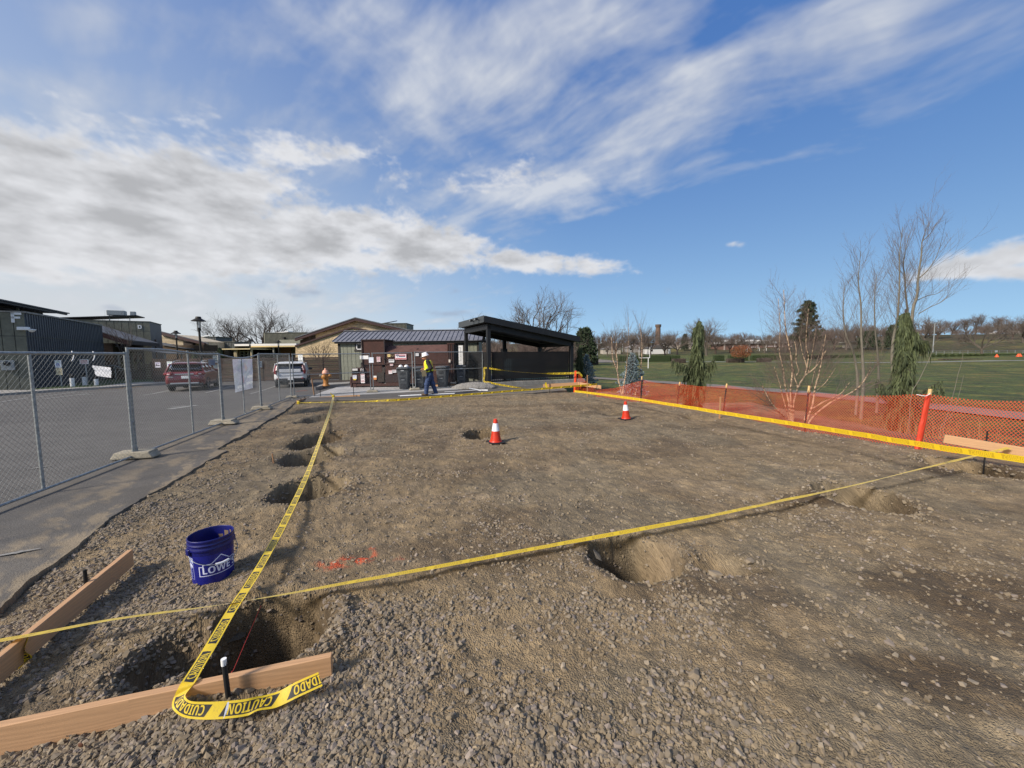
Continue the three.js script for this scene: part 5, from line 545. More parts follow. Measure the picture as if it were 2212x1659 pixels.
// ---------------------------------------------------------------- dark open shelter on a block wall
{
  const th = 24.1 * Math.PI / 180, b = thing('steel_shelter', 'black steel shelter with sloping flat roof and mesh screen', 'shelter', V(-1.22, 0.0, -20.45), th), Lx = 5.15, Dz = 3.9, h0 = 3.16, h1 = 2.26, hy = (x) => lerp(h0, h1, x / Lx);
  for (const [x, z] of [[0, 0], [Lx, 0], [0, -Dz], [Lx, -Dz], [Lx / 2, -Dz]]) mesh('post', rbox(0.2, hy(x) + 0.1, 0.2, 0.015, x, (hy(x) + 0.1) / 2, z), M.steelDark, b);
  const beam = (x0, z0, x1, z1b, w, h) => bar(V(x0, hy(x0) + 0.02, z0), V(x1, hy(x1) + 0.02, z1b), w, h); mesh('beam', beam(-0.1, 0, Lx + 0.1, 0, 0.18, 0.28), M.steelDark, b); mesh('beam', beam(-0.1, -Dz, Lx + 0.1, -Dz, 0.18, 0.28), M.steelDark, b); mesh('beam', beam(0, 0.1, 0, -Dz - 0.1, 0.17, 0.28), M.steelDark, b); mesh('beam', beam(Lx, 0.1, Lx, -Dz - 0.1, 0.17, 0.27), M.steelDark, b);
  const o = 0.34, r0 = (x) => hy(x) + 0.17; const rf = mesh('roof_deck', poly3([V(-o, r0(-o) + 0.3, o), V(Lx + o, r0(Lx + o) + 0.3, o), V(Lx + o, r0(Lx + o) + 0.3, -Dz - o), V(-o, r0(-o) + 0.3, -Dz - o)], 0.28), std('#232526', 0.55, { metalness: 0.2 }), b);
  mesh('fascia', bar(V(-o, r0(-o) + 0.17, o + 0.02), V(Lx + o, r0(Lx + o) + 0.17, o + 0.02), 0.03, 0.32), M.steelDark, rf); mesh('fascia', bar(V(-o - 0.02, r0(-o) + 0.17, o), V(-o - 0.02, r0(-o) + 0.17, -Dz - o), 0.03, 0.34), std('#3c4143', 0.5), rf); const nr = 30; for (let i = 0; i <= nr; i++) { const x = lerp(-o, Lx + o, i / nr); mesh('roof_rib', bar(V(x, r0(x) + 0.32, o), V(x, r0(x) + 0.32, -Dz - o), 0.03, 0.035), M.steelDark, rf); }
  for (const z of [-0.35, -1.2]) { const fl = mesh('floodlight', [rbox(0.16, 0.12, 0.14, 0.02, -o - 0.2, r0(-o) + 0.2, z), bar(V(-o - 0.04, r0(-o) + 0.15, z), V(-o - 0.16, r0(-o) + 0.2, z), 0.04, 0.04)], M.black, b); mesh('lens', box(0.02, 0.09, 0.1, -o - 0.285, r0(-o) + 0.2, z), M.galv, fl); }
  const np = 46, pk = boxUV(box(0.02, 1.62, 0.02)); for (let i = 1; i < np; i++) mesh('picket', pk, M.black, b, { keepUV: true, at: V(i * Lx / np, 1.05, -0.06) }); for (const y of [0.3, 1.02, 1.83]) mesh('rail', box(Lx, 0.04, 0.035, Lx / 2, y, -0.06), M.black, b);
  for (let i = 1; i < 30; i++) mesh('picket', pk, M.black, b, { keepUV: true, at: V(0.02, 1.05, -i * Dz / 30) }); mesh('rail', box(0.035, 0.04, Dz, 0.02, 1.83, -Dz / 2), M.black, b);
  { const N = 26, Mm = 12, pos = [], uv = [], idx = []; for (let j = 0; j <= Mm; j++) for (let i = 0; i <= N; i++) { const u = i / N, v = j / Mm; pos.push(0.15 + u * (Lx - 0.35), 0.42 + v * 1.42 - 0.06 * (1 - v) * fbm(u * 5, 1, 2, 240), 0.03 + 0.05 * (fbm(u * 7, v * 4, 3, 241) - 0.3)); uv.push(u * 5, v * 1.5); if (i && j) { const q = j * (N + 1) + i; idx.push(q - N - 2, q - N - 1, q - 1, q - N - 1, q, q - 1); } } const g = new THREE.BufferGeometry(); g.setAttribute('position', new THREE.Float32BufferAttribute(pos, 3)); g.setAttribute('uv', new THREE.Float32BufferAttribute(uv, 2)); g.setIndex(idx); g.computeVertexNormals(); mesh('privacy_screen', g, std('#08090a', 0.9, { transparent: true, opacity: 0.95, side: THREE.DoubleSide }), b, { keepUV: true }); }
  { const N = 16, pos = [], idx = []; for (let j = 0; j <= 8; j++) for (let i = 0; i <= N; i++) { const u = i / N, v = j / 8; pos.push(-0.05 - 0.03 * fbm(u * 5, v * 4, 2, 243), 0.3 + v * 1.55, -0.2 - u * (Dz - 0.4)); if (i && j) { const q = j * (N + 1) + i; idx.push(q - N - 2, q - N - 1, q - 1, q - N - 1, q, q - 1); } } const g = new THREE.BufferGeometry(); g.setAttribute('position', new THREE.Float32BufferAttribute(pos, 3)); g.setIndex(idx); g.computeVertexNormals(); mesh('privacy_screen', g, std('#08090a', 0.9, { transparent: true, opacity: 0.95, side: THREE.DoubleSide }), b); }
  const q = b.localToWorld(V(0, 0, 0)); b.updateMatrixWorld(true);
  const eq = thing('equipment_cabinet', 'blue grey equipment cabinet behind the black mesh screen', 'cabinet', b.localToWorld(V(2.9, 0.2, -1.6)), th); mesh('housing', rbox(2.2, 1.25, 1.1, 0.04, 0, 0.63, 0), std('#5d7a86', 0.5), eq); for (let k = 0; k < 6; k++) mesh('louvre', box(0.8, 0.03, 0.03, 0.5, 0.4 + k * 0.1, 0.56), M.iron, eq); mesh('stack', [rbox(0.32, 0.5, 0.3, 0.03, -1.2, 1.6, -0.3), rod(V(-1.2, 1.2, -0.3), V(-1.2, 1.5, -0.3), 0.05)], M.black, eq);
  // low block wall under its front
  const w = thing('block_wall', 'low pale concrete block wall under the black shelter', 'wall', V(-1.22, 0, -20.45), th); const bl = boxUV(rbox(0.4, 0.2, 0.2, 0.008)), ms = [std('#a9a69c', 0.92, { map: rep(T.concrete, 2) }), std('#b3b0a5', 0.92, { map: rep(T.concrete, 2) }), std('#9d9a90', 0.92, { map: rep(T.concrete, 2) })], r = rng(31); for (let row = 0; row < 2; row++) for (let i = 0; i < 15; i++) { const x = -0.2 + (i + (row % 2) * 0.5) * 0.408; mesh('block', bl, ms[Math.floor(r() * 3)], w, { keepUV: true, at: V(x, -0.06 + row * 0.206, 0.24) }); }
}
// ---------------------------------------------------------------- boards, stakes, tape, bucket, cones
function ironStake(a, c, name = 'stake', parent, r = 0.012, mat = M.iron) { return mesh(name, rod(a, c, r, r, 8), mat, parent); }
function lumberBoard(parent, a, c, h, t = 0.038, name = 'board') { // a, c: bottom edge ends
  const d = c.clone().sub(a), L = Math.hypot(d.x, d.z), g = boxUV(rbox(L, h, t, 0.004)); const m = mesh(name, g, M.lumber, parent, { keepUV: true }); m.position.copy(a.clone().add(c).multiplyScalar(0.5)).add(V(0, h / 2, 0)); m.rotation.set(0, Math.atan2(-d.z, d.x), Math.atan2(d.y, L), 'YXZ'); return m;
}
{ // batter board with the loose tape, before the deepest pit
  const b = thing('batter_board', 'long lumber board on edge before the deepest pit, pinned by a black stake', 'board'), e = G(719, 1470, 0.0), n = G(0, 1634, 0.0), far = n.clone().add(n.clone().sub(e).multiplyScalar(0.3));
  lumberBoard(b, e.clone().add(V(-0.005, 0, -0.012)), far.clone().add(V(-0.005, 0, -0.012)), 0.142); const d = n.clone().sub(e).normalize(), nor = V(-d.z, 0, d.x).multiplyScalar(0.5); const p = onPlane(494, 1512, e.clone().add(V(0.012, 0, 0.036)), V(-d.z, 0, d.x)), tp = onPlane(483, 1424, e.clone().add(V(0.012, 0, 0.036)), V(-d.z, 0, d.x)); ironStake(p.clone().lerp(tp, -1.2), tp, 'stake', b, 0.0115, M.black); mesh('stake_tip', rod(tp.clone().add(V(0, -0.03, 0)), tp.clone().add(V(0, 0.002, 0)), 0.0122, 0.0125, 10), M.white, b);
  for (const [px, py] of [[652, 1467], [190, 1590]]) { const q = G(px, py, 0.07); mesh('knot', lathe([[0, 0.004], [0.009, 0.003], [0.012, 0]], 10).rotateX(Math.PI / 2).translate(q.x, 0.06, q.z + 0.03), std('#5a3620', 0.7), b); }
}
const beamL = thing('batter_board', 'lumber board on edge running past the bucket towards the asphalt', 'board');
{ const f = G(284, 1222, 0.0), n = G(0, 1472, 0.0), far = n.clone().add(n.clone().sub(f).multiplyScalar(0.5)); lumberBoard(beamL, f, far, 0.142); const p = G(197, 1312, -0.02); ironStake(V(p.x - 0.05, -0.3, p.z - 0.02), P(183, 1231, -p.z + 0.05), 'stake', beamL, 0.011); }
{ // far corner board, left
  const b = thing('batter_board', 'corner of lumber boards on iron stakes beside the fence corner', 'board'), A = (x, y, d) => P(...z3(x, y), d);
  const p0 = A(-95, 1392, 14.2), p1 = A(40, 1355, 16.2), p2 = A(690, 1318, 16.4); lumberBoard(b, p0, p1, 0.14); lumberBoard(b, p1, p2, 0.14); for (const [x, y, y2, d] of [[-50, 1325, 1450, 14.4], [0, 1300, 1420, 15], [190, 1205, 1390, 16.3], [605, 1175, 1355, 16.3]]) ironStake(A(x + 8, y2, d).setY(-0.2), A(x, y, d), 'stake', b, 0.013); mesh('stake', bar(A(122, 1310, 16.5), A(88, 1078, 16.6), 0.045, 0.03), M.stakeWood, b);
}
{ // far corner board, right
  const b = thing('batter_board', 'peak of lumber boards on stakes before the block wall', 'board'), A = (x, y, d) => P(...z4(x, y), d), p0 = A(1228, 1186, 17), p1 = A(1670, 1160, 17.2), p2 = A(1948, 1206, 15.4); lumberBoard(b, p0, p1, 0.14); lumberBoard(b, p1, p2, 0.14); for (const [x, y, y2, d] of [[1310, 1140, 1240, 17], [1680, 1120, 1250, 17.1], [1922, 1190, 1270, 15.5]]) ironStake(A(x, y2, d).setY(-0.2), A(x, y, d), 'stake', b, 0.013);
}
{ // near corner board, right
  const b = thing('batter_board', 'lumber board on black stakes before the orange net', 'board'); lumberBoard(b, P(2037, 956, 5.75), P(2330, 1006, 5.0), 0.126); ironStake(P(2126, 994, 5.5).setY(-0.2), P(2133, 931, 5.55), 'stake', b, 0.009); }
const lath = (a, y0, c, y1, d, w, lab) => { const b = P(a, y0, d), t = P(c, y1, d); b.y = Math.min(b.y, dirtY(b.x, b.z, false)) - 0.15; return tag(mesh('survey_stake', bar(b, t, w, w * 0.5), M.stakeWood, scene), lab, 'stake'); };
lath(1268.5, 851, 1268.5, 810, 15.3, 0.05, 'pale wooden survey stake beside the far corner boards'); lath(1554, 906, 1556.5, 857, 9.9, 0.045, 'pale wooden survey stake before the orange net'); lath(593, 1001, 588, 980, 6.25, 0.022, 'small wooden stake beside the middle pits');
// tape
T.tape = canvasTex(1024, 96, (x, w, h) => { x.fillStyle = '#f2d21a'; x.fillRect(0, 0, w, h); const blk = (x0, t) => { x.fillStyle = '#15140f'; x.beginPath(); x.moveTo(x0 + 40, 14); x.lineTo(x0 + 440, 14); x.lineTo(x0 + 400, h - 14); x.lineTo(x0, h - 14); x.fill(); x.fillStyle = '#f2d21a'; x.font = 'bold 78px sans-serif'; x.textBaseline = 'middle'; x.fillText(t, x0 + 52, h / 2 + 3, 336); }; blk(20, 'CAUTION'); blk(532, 'CUIDADO'); const r = rng(77); for (let i = 0; i < 420; i++) { x.fillStyle = `rgba(${150 + 40 * r()},${130 + 30 * r()},${90 + 30 * r()},${0.06 + 0.16 * r()})`; x.beginPath(); x.ellipse(w * r(), h * r(), 2 + 16 * r() * r(), 1 + 5 * r(), r() * 3, 0, 7); x.fill(); } });
T.tapeBack = canvasTex(1024, 96, (x, w, h) => { x.fillStyle = '#f0cf17'; x.fillRect(0, 0, w, h); const blk = (x0, t) => { x.fillStyle = '#cfae14'; x.beginPath(); x.moveTo(x0 + 40, 14); x.lineTo(x0 + 440, 14); x.lineTo(x0 + 400, h - 14); x.lineTo(x0, h - 14); x.fill(); x.fillStyle = '#f0cf17'; x.font = 'bold 78px sans-serif'; x.textBaseline = 'middle'; x.save(); x.translate(x0 + 388, h / 2 + 3); x.scale(-1, 1); x.fillText(t, 0, 0, 336); x.restore(); }; blk(20, 'CAUTION'); blk(532, 'CUIDADO'); });
T.tapeBack.wrapS = T.tapeBack.wrapT = THREE.RepeatWrapping;
T.tape.wrapS = T.tape.wrapT = THREE.RepeatWrapping;
const tapeM = new THREE.MeshPhysicalMaterial({ color: 0xffffff, map: T.tape, roughness: 0.6, side: THREE.DoubleSide, transmission: 0.35 }), tapeBack = new THREE.MeshPhysicalMaterial({ color: 0xffffff, roughness: 0.6, side: THREE.DoubleSide, map: T.tapeBack, transmission: 0.35 }), tapePlain = std('#ecd02a', 0.4, { side: THREE.DoubleSide, map: rep(T.grain, 3) });
function ribbon(pts, width, { per = 0.56, seg = 12, mat = tapeM, off = 0, wave = 0.004, flip = false } = {}) { // pts: [Vector3, side Vector3]
  const c = new THREE.CatmullRomCurve3(pts.map((p) => p[0]), false, 'centripetal'), s = new THREE.CatmullRomCurve3(pts.map((p) => p[1]), false, 'centripetal'), n = seg * (pts.length - 1), pos = [], uv = [], idx = []; let len = off, prev = null;
  for (let i = 0; i <= n; i++) { const t = i / n, p = c.getPoint(t), d = s.getPoint(t).normalize(); if (prev) len += p.distanceTo(prev); prev = p.clone(); p.y += wave * (fbm(len * 3, 2, 2, 250) - 0.5); const tw = d.clone().add(V(0, 0.35 * (fbm(len * 1.7 + off * 9, 5, 3, 252) - 0.5), 0)).normalize(); for (const k of [-0.5, 0, 0.5]) { const q = p.clone().addScaledVector(tw, k * width); if (k === 0) q.y += 0.007 * (vn(len * 9, 7, 251) - 0.5); pos.push(q.x, q.y, q.z); uv.push(flip ? -len / per : len / per, flip ? 0.5 - k : k + 0.5); } if (i) { const o = i * 3; for (const a of [0, 1]) idx.push(o - 3 + a, o - 2 + a, o + a, o - 2 + a, o + 1 + a, o + a); } }
  const g = new THREE.BufferGeometry(); g.setAttribute('position', new THREE.Float32BufferAttribute(pos, 3)); g.setAttribute('uv', new THREE.Float32BufferAttribute(uv, 2)); g.setIndex(idx); g.computeVertexNormals(); return g;
}
function along(px, d0, d1, key = 0) { // depth runs as on a straight line between its two ends
  const a = px[0], b = px[px.length - 1], L = Math.hypot(b[0] - a[0], b[1] - a[1]); let acc = 0; return px.map((p, i) => { const f = ((p[0] - a[0]) * (b[0] - a[0]) + (p[1] - a[1]) * (b[1] - a[1])) / (L * L); return P(p[0], p[1], 1 / lerp(1 / d0, 1 / d1, f)); });
}
{ // the run along the pits, over the board, and its loose end
  const run = [[720, 858, 0.1], [714, 884, 0.07], [692, 948, 0.09], [655, 1044, 0.11], [600, 1155, 0.12], [550, 1243, 0.13], [503, 1315, 0.14], [455, 1395, 0.145], [420, 1452, 0.15], [404, 1479, 0.152]].map(([x, y, h]) => G(x, y, h)), t = run[9].clone().sub(run[0]).normalize(), side = V(-t.z, 0, t.x).multiplyScalar(-1), pts = run.map((p, i) => [p, side.clone().add(V(0, [0.2, -0.55, 0.35, 0.1, 0.05, 0.06, 0.1, 0.08, 0.05, 0.05][i], 0)).normalize()]); if (side.x < 0) pts.forEach((p) => p[1].multiplyScalar(-1));
  const S = (x, y, z) => V(x, y, z).normalize();
  const loop = [[392, 1499, 1.74, S(0.75, 0.3, -0.4)], [387, 1518, 1.685, S(0.6, 0.65, -0.3)], [402, 1531, 1.665, S(0.3, 0.85, -0.3)], [435, 1535, 1.66, S(0.1, 0.88, -0.42)], [490, 1533, 1.67, S(0, 0.85, -0.5)], [532, 1528, 1.69, S(-0.02, 0.85, -0.5)], [566, 1518, 1.72, S(0, 0.35, -0.9)], [600, 1510, 1.745, S(-0.1, 0.6, -0.75)], [642, 1489, 1.77, S(-0.3, 0.8, -0.5)], [692, 1466, 1.8, S(-0.42, 0.85, -0.3)]].map(([x, y, d, s]) => [P(x, y, d), s]);
  const b = thing('caution_tape', 'yellow caution tape running over the pits and curling loose over the long board', 'tape'); mesh('tape_run', ribbon([...pts, ...loop], 0.066, { seg: 16, wave: 0.006, flip: true }), tapeM, b, { keepUV: true });
  const st = ribbon([4, 5].map((k) => [loop[k][0].clone().add(V(k === 4 ? -0.005 : -0.045, 0.0, 0.0016)), loop[k][1]]), 0.06, { seg: 4, wave: 0 }); const sp = st.attributes.position, su = st.attributes.uv; let u0 = Infinity, u1 = -Infinity; for (let i = 0; i < su.count; i++) { u0 = Math.min(u0, su.getX(i)); u1 = Math.max(u1, su.getX(i)); } for (let i = 0; i < su.count; i++) su.setX(i, (su.getX(i) - u0) / (u1 - u0)); st.translate(0, 0, 0.0012);
  mesh('sticker', st, std('#ffffff', 0.5, { side: THREE.DoubleSide, map: canvasTex(192, 128, (x, w, h) => { x.translate(w, h); x.rotate(Math.PI); x.fillStyle = '#e9e9ec'; x.fillRect(0, 0, w, h); x.fillStyle = '#16161a'; x.font = 'italic bold 40px sans-serif'; x.fillText('Empire', 20, 62); x.font = '14px sans-serif'; for (let k = 0; k < 4; k++) { x.fillRect(14, 82 + k * 11, 100 + 17 * (k % 3), 3); } }) }), b, { keepUV: true });
  const kn = P(720, 857, 15.5); mesh('knot', [rbox(0.1, 0.12, 0.08, 0.03, kn.x, kn.y + 0.02, kn.z), bar(kn, kn.clone().add(V(-0.1, 0.16, 0.02)), 0.05, 0.02)], tapePlain, b);
}
{ // across the near pits
  const px = [[-60, 1393], [0, 1383], [57, 1373], [250, 1337], [500, 1303], [700, 1268], [900, 1232], [1100, 1195], [1300, 1158], [1500, 1121], [1700, 1079], [1850, 1047], [2000, 1010], [2180, 967]], run = px.map(([x, y], i) => G(x, y, [0.17, 0.165, 0.16, 0.15, 0.135, 0.12, 0.11, 0.1, 0.1, 0.11, 0.13, 0.17, 0.24, 0.36][i])), tilt = [-0.2, -0.25, -0.3, -0.28, -0.42, -0.3, -0.12, -0.05, -0.05, -0.08, -0.22, -0.3, -0.3, -0.1], b = thing('caution_tape', 'yellow caution tape stretched low between the two near boards', 'tape');
  const t = run[13].clone().sub(run[0]).setY(0).normalize(), side = V(t.z, 0, -t.x); mesh('tape_run', ribbon(run.map((p, i) => [p, side.clone().add(V(0, tilt[i], 0)).normalize()]), 0.062, { seg: 14 }), tapeBack, b, { keepUV: true });
  const k = P(58, 1378, 2.16), S = (x, y, z) => V(x, y, z).normalize(); mesh('tape_tail', ribbon([[P(54, 1376, 2.13), S(1, 0.1, 0.2)], [P(52, 1400, 2.1), S(0.8, 0.1, 0.5)], [P(57, 1424, 2.09), S(0.9, 0.3, -0.2)], [P(50, 1437, 2.09), S(0.5, 0.6, -0.4)]], 0.06, { seg: 8, off: 0.3 }), tapeM, b, { keepUV: true });
  mesh('tape_tail', ribbon([[P(2180, 966, 6.18), S(0, 1, 0.2)], [P(2186, 978, 6.15), S(0.7, 0.6, 0.2)], [P(2172, 986, 6.12), S(0.5, 0.8, 0.1)], [P(2156, 982, 6.1), S(0.2, 1, 0.1)]], 0.07, { seg: 8, off: 0.5 }), tapeM, b, { keepUV: true });
}
{ // along the net side
  const px = [[2330, 1011], [2212, 993], [2000, 962], [1800, 929], [1600, 898], [1400, 866], [1300, 852], [1241, 845]], run = px.map(([x, y], i) => G(x, y, [0.56, 0.55, 0.5, 0.45, 0.4, 0.36, 0.33, 0.32][i])), b = thing('caution_tape', 'broad yellow caution tape along the orange net', 'tape'); mesh('tape_run', ribbon(run.map((p, i) => [p, V(0, 1, 0.12 * Math.sin(i))]), 0.075, { seg: 14, wave: 0.01 }), tapeBack, b, { keepUV: true }); }
{ // far side of the site
  const px = [[646, 870], [700, 869], [776, 867.5], [866, 863.5], [928, 858.5], [1000, 853], [1100, 845], [1180, 839], [1290, 830]], run = along(px, 14.2, 15.6), b = thing('caution_tape', 'yellow caution tape along the far edge before the worker', 'tape'); mesh('tape_run', ribbon(run.map((p, i) => [p, V(0, i < 3 ? 0.35 : 1, i < 3 ? -1 : 0.15)]), 0.075, { seg: 12, wave: 0.01, per: 0.8 }), tapeM, b, { keepUV: true }); const k = P(645, 870, 14.1); mesh('knot', rbox(0.1, 0.14, 0.08, 0.03, k.x, k.y, k.z), tapePlain, b); const k2 = P(1182, 838, 15.4); mesh('tape_tail', ribbon([[k2, V(1, 0, 0)], [k2.clone().add(V(-0.05, 0.12, 0)), V(0.8, 0.2, 0.4)], [k2.clone().add(V(-0.07, 0.22, 0.02)), V(0.6, 0.4, 0)]], 0.08), tapePlain, b, { keepUV: true }); }
{ const S = (x, y, z) => V(x, y, z), b = thing('caution_tape', 'slack yellow caution tape from the fence end to the orange post', 'tape'); mesh('tape_run', ribbon([[490, 942, 20.6, S(0, 1, 0)], [600, 955, 20.2, S(0, 1, 0.3)], [800, 982, 19.6, S(0, 0.3, 1)], [1000, 1000, 19.1, S(0, 0.25, 1)], [1200, 1012, 18.6, S(0, 0.4, 1)], [1400, 1014, 18.2, S(0, 1, 0.3)], [1620, 1008, 17.9, S(0, 1, 0)]].map(([x, y, d, s]) => [P(...z4(x, y), d), s]), 0.085, { seg: 10 }), tapeM, b, { keepUV: true }); const e = P(...z4(1640, 1005), 17.85); mesh('tape_tail', ribbon([[e, V(0, 1, 0)], [e.clone().add(V(0.12, 0, 0.05)), V(0.3, 1, 0)], [e.clone().add(V(0.28, -0.18, 0.05)), V(0.6, 1, 0)]], 0.08), tapeM, b, { keepUV: true });
  const c = thing('caution_tape', 'drooping yellow caution tape at the foot of the fence end post', 'tape'); mesh('tape_run', ribbon([[488, 945, 20.7, S(1, 0, 0)], [497, 1020, 20.65, S(0.8, 0, 0.3)], [490, 1105, 20.6, S(1, 0.3, 0)], [560, 1125, 20.2, S(0, 1, 0.2)], [800, 1172, 19.4, S(0, 1, 0.3)], [1010, 1200, 18.6, S(0, 0.5, 1)]].map(([x, y, d, s]) => [P(...z4(x, y), d), s]), 0.085, { seg: 10 }), tapeM, c, { keepUV: true }); }
tag(mesh('mason_line', [rod(P(504, 1448, 1.93), P(564, 1308, 2.5), 0.0016, 0.0016, 5), tube([P(503, 1449, 1.92), P(500, 1453, 1.91), P(508, 1457, 1.905), P(520, 1456, 1.9)], 0.002, 16, 5)], std('#b4322a', 0.7), scene), 'thin red mason line stretched over the deepest pit', 'string');
// bucket
{
  const g = G(458, 1247, dirtY(-2.4, -2.93, false)), b = thing('bucket', 'dark blue plastic bucket with white lettering on the gravel', 'bucket', V(g.x, dirtY(g.x, g.z, false) - 0.012, g.z - 0.02), 0.0), blue = std('#151b74', 0.42, { map: rep(T.grain, 4) }); 
  mesh('shell', lathe([[0, 0.004], [0.126, 0.004], [0.132, 0.012], [0.144, 0.28], [0.152, 0.283], [0.153, 0.3], [0.146, 0.304], [0.147, 0.322], [0.153, 0.324], [0.153, 0.332], [0.147, 0.335], [0.148, 0.35], [0.152, 0.352], [0.152, 0.366], [0.148, 0.37], [0.143, 0.366], [0.14, 0.3], [0.127, 0.03], [0.0, 0.028]], 56), blue, b);
  const r = 0.1365; // printed wrap: the front is painted with the same outlines as on the photographed bucket
  const wrap = canvasTex(1024, 512, (x, w, h) => { x.fillStyle = '#151b74'; x.fillRect(0, 0, w, h); const rr = rng(9); for (let i = 0; i < 150; i++) { x.fillStyle = `rgba(${120 + 40 * rr()},${104 + 30 * rr()},${80 + 20 * rr()},${0.06 + 0.14 * rr()})`; x.beginPath(); x.ellipse(w * rr(), h * (0.3 + 0.7 * rr()), 4 + 22 * rr(), 2 + 6 * rr(), rr() * 3, 0, 7); x.fill(); }
    x.strokeStyle = '#d9dcee'; x.lineWidth = 12; x.lineJoin = 'miter'; x.beginPath(); x.moveTo(440, 352); x.lineTo(440, 190); x.lineTo(492, 190); x.lineTo(492, 156); x.lineTo(590, 156); x.lineTo(712, 36); x.lineTo(834, 156); x.lineTo(930, 156); x.lineTo(930, 190); x.lineTo(985, 190); x.lineTo(985, 352); x.closePath(); x.stroke(); x.fillStyle = '#dfe2f2'; x.font = 'bold 132px sans-serif'; x.textAlign = 'center'; x.save(); x.translate(712, 316); x.scale(1.1, 1.25); x.fillText("LOWE'S", 0, 0, 440); x.restore();
    x.fillStyle = '#b9c3e0'; x.fillRect(226, 36, 118, 88); x.fillStyle = '#2b3a78'; x.fillRect(232, 44, 106, 12); x.fillRect(232, 76, 70, 14); x.fillRect(232, 102, 100, 12); x.strokeStyle = '#c5cce6'; x.lineWidth = 4; x.strokeRect(226, 36, 118, 370); x.fillStyle = '#cfd5ea'; x.beginPath(); x.arc(285, 178, 46, 0, 7); x.fill(); x.strokeStyle = '#2b3a78'; x.lineWidth = 9; x.beginPath(); x.arc(285, 178, 30, 0.4, 3.4); x.stroke(); x.beginPath(); x.moveTo(258, 152); x.lineTo(312, 204); x.stroke(); x.fillStyle = '#aab3d4'; for (let k = 0; k < 14; k++) x.fillRect(236, 240 + k * 11, 50 + 44 * rr(), 3.4); });
  const label = new THREE.CylinderGeometry(0.1425, 0.1335, 0.235, 60, 1, true, -1.95, 3.9).translate(0, 0.13, 0); label.scale(1.006, 1, 1.006); mesh('printed_wrap', label, std('#ffffff', 0.42, { map: wrap }), b, { keepUV: true }).rotation.y = 0.3;
  const ang = (a, rr, y) => V(rr * Math.sin(a), y, rr * Math.cos(a)); for (const a of [-0.55, 2.59]) mesh('handle_boss', rbox(0.05, 0.05, 0.02, 0.008, 0, 0, 0).rotateY(a).translate(...ang(a, 0.153, 0.278).toArray()), blue, b);
  const hp = []; for (let i = 0; i <= 12; i++) { const a = lerp(-0.55, 2.59, i / 12), s = Math.sin(Math.PI * i / 12); hp.push(ang(a, 0.158 + 0.02 * s, 0.275 - 0.098 * Math.pow(s, 0.8))); } mesh('handle', tube(hp, 0.0024, 60, 6), M.galv, b); mesh('handle_grip', tube(hp.slice(5, 8), 0.0095, 16, 8), M.white, b);
  const mud = new THREE.CircleGeometry(0.12, 24).rotateX(-Math.PI / 2); mesh('mud_residue', mud.translate(0, 0.05, 0), std('#5d4f3d', 0.95), b); for (const [a, y0, y1, w] of [[3.0, 0.12, 0.33, 0.05], [3.35, 0.16, 0.3, 0.035], [2.7, 0.2, 0.34, 0.02]]) { const pts = []; for (let i = 0; i <= 6; i++) { const y = lerp(y0, y1, i / 6); pts.push([ang(a + 0.06 * Math.sin(i * 2.1), 0.127 + 0.013 * (y - 0.03) / 0.3, y), V(Math.cos(a), 0, -Math.sin(a)).multiplyScalar(0.5 + 0.6 * vn(i, a, 260))]); } mesh('mud_streak', ribbon(pts, w, { seg: 3, wave: 0, mat: null }), std('#6f5f4a', 0.95, { side: THREE.DoubleSide }), b, { keepUV: true }); }
}
function cone(px, py, lean, label) { const g = G(px, py, 0.0), y = dirtY(g.x, g.z, false), b = thing('traffic_cone', label, 'cone', V(g.x, y + 0.0, g.z), 0.3, 'orange traffic cones beside the pits'); b.rotation.set(lean * 0.4, 0.35, lean); mesh('base', rbox(0.31, 0.028, 0.31, 0.012, 0, 0.014, 0), M.black, b); mesh('body', lathe([[0.125, 0.028], [0.122, 0.042], [0.105, 0.05], [0.034, 0.46], [0.03, 0.466], [0.02, 0.466], [0.02, 0.44]], 32), M.coneOrange, b); const k = (y2) => lerp(0.105, 0.034, (y2 - 0.05) / 0.41) + 0.0025; mesh('reflective_collar', lathe([[k(0.235), 0.235], [k(0.385), 0.385]], 32), std('#e4e6e8', 0.35), b); return b; }
cone(1071, 960, 0.0, 'orange traffic cone with white collar standing beside the small middle pit'); cone(1352.5, 907, 0.07, 'orange traffic cone with white collar leaning beside the churned soil');
// stone slabs in the pits
function slabStone(pts, thick, label, name = 'stone_slab') { const r = rng(pts.length * 17 + Math.round(pts[0].x * 100)), q = []; for (const p of pts) { q.push(p.clone(), p.clone().add(V(0.3 * thick * r(), -0.2 * thick, -thick))); } return tag(mesh(name, new ConvexGeometry(q), std('#6d675c', 0.95, { flatShading: true, map: rep(T.dirt, 3), bumpMap: rep(T.dirtB, 4), bumpScale: 0.01 }), scene), label, 'stone'); }
slabStone([P(424, 1333, 2.5), P(430, 1402, 2.36), P(462, 1412, 2.34), P(478, 1392, 2.4), P(455, 1350, 2.52)], 0.06, 'flat grey stone slab standing at the edge of the deepest pit'); slabStone([P(478, 1362, 2.5), P(486, 1390, 2.42), P(520, 1380, 2.45), P(516, 1358, 2.52)], 0.05, 'broken grey stone behind the slab in the deepest pit'); slabStone([P(1281, 1188, 3.22), P(1288, 1206, 3.16), P(1300, 1212, 3.14), P(1297, 1200, 3.2)], 0.05, 'grey concrete chunk in the lit pit wall'); 
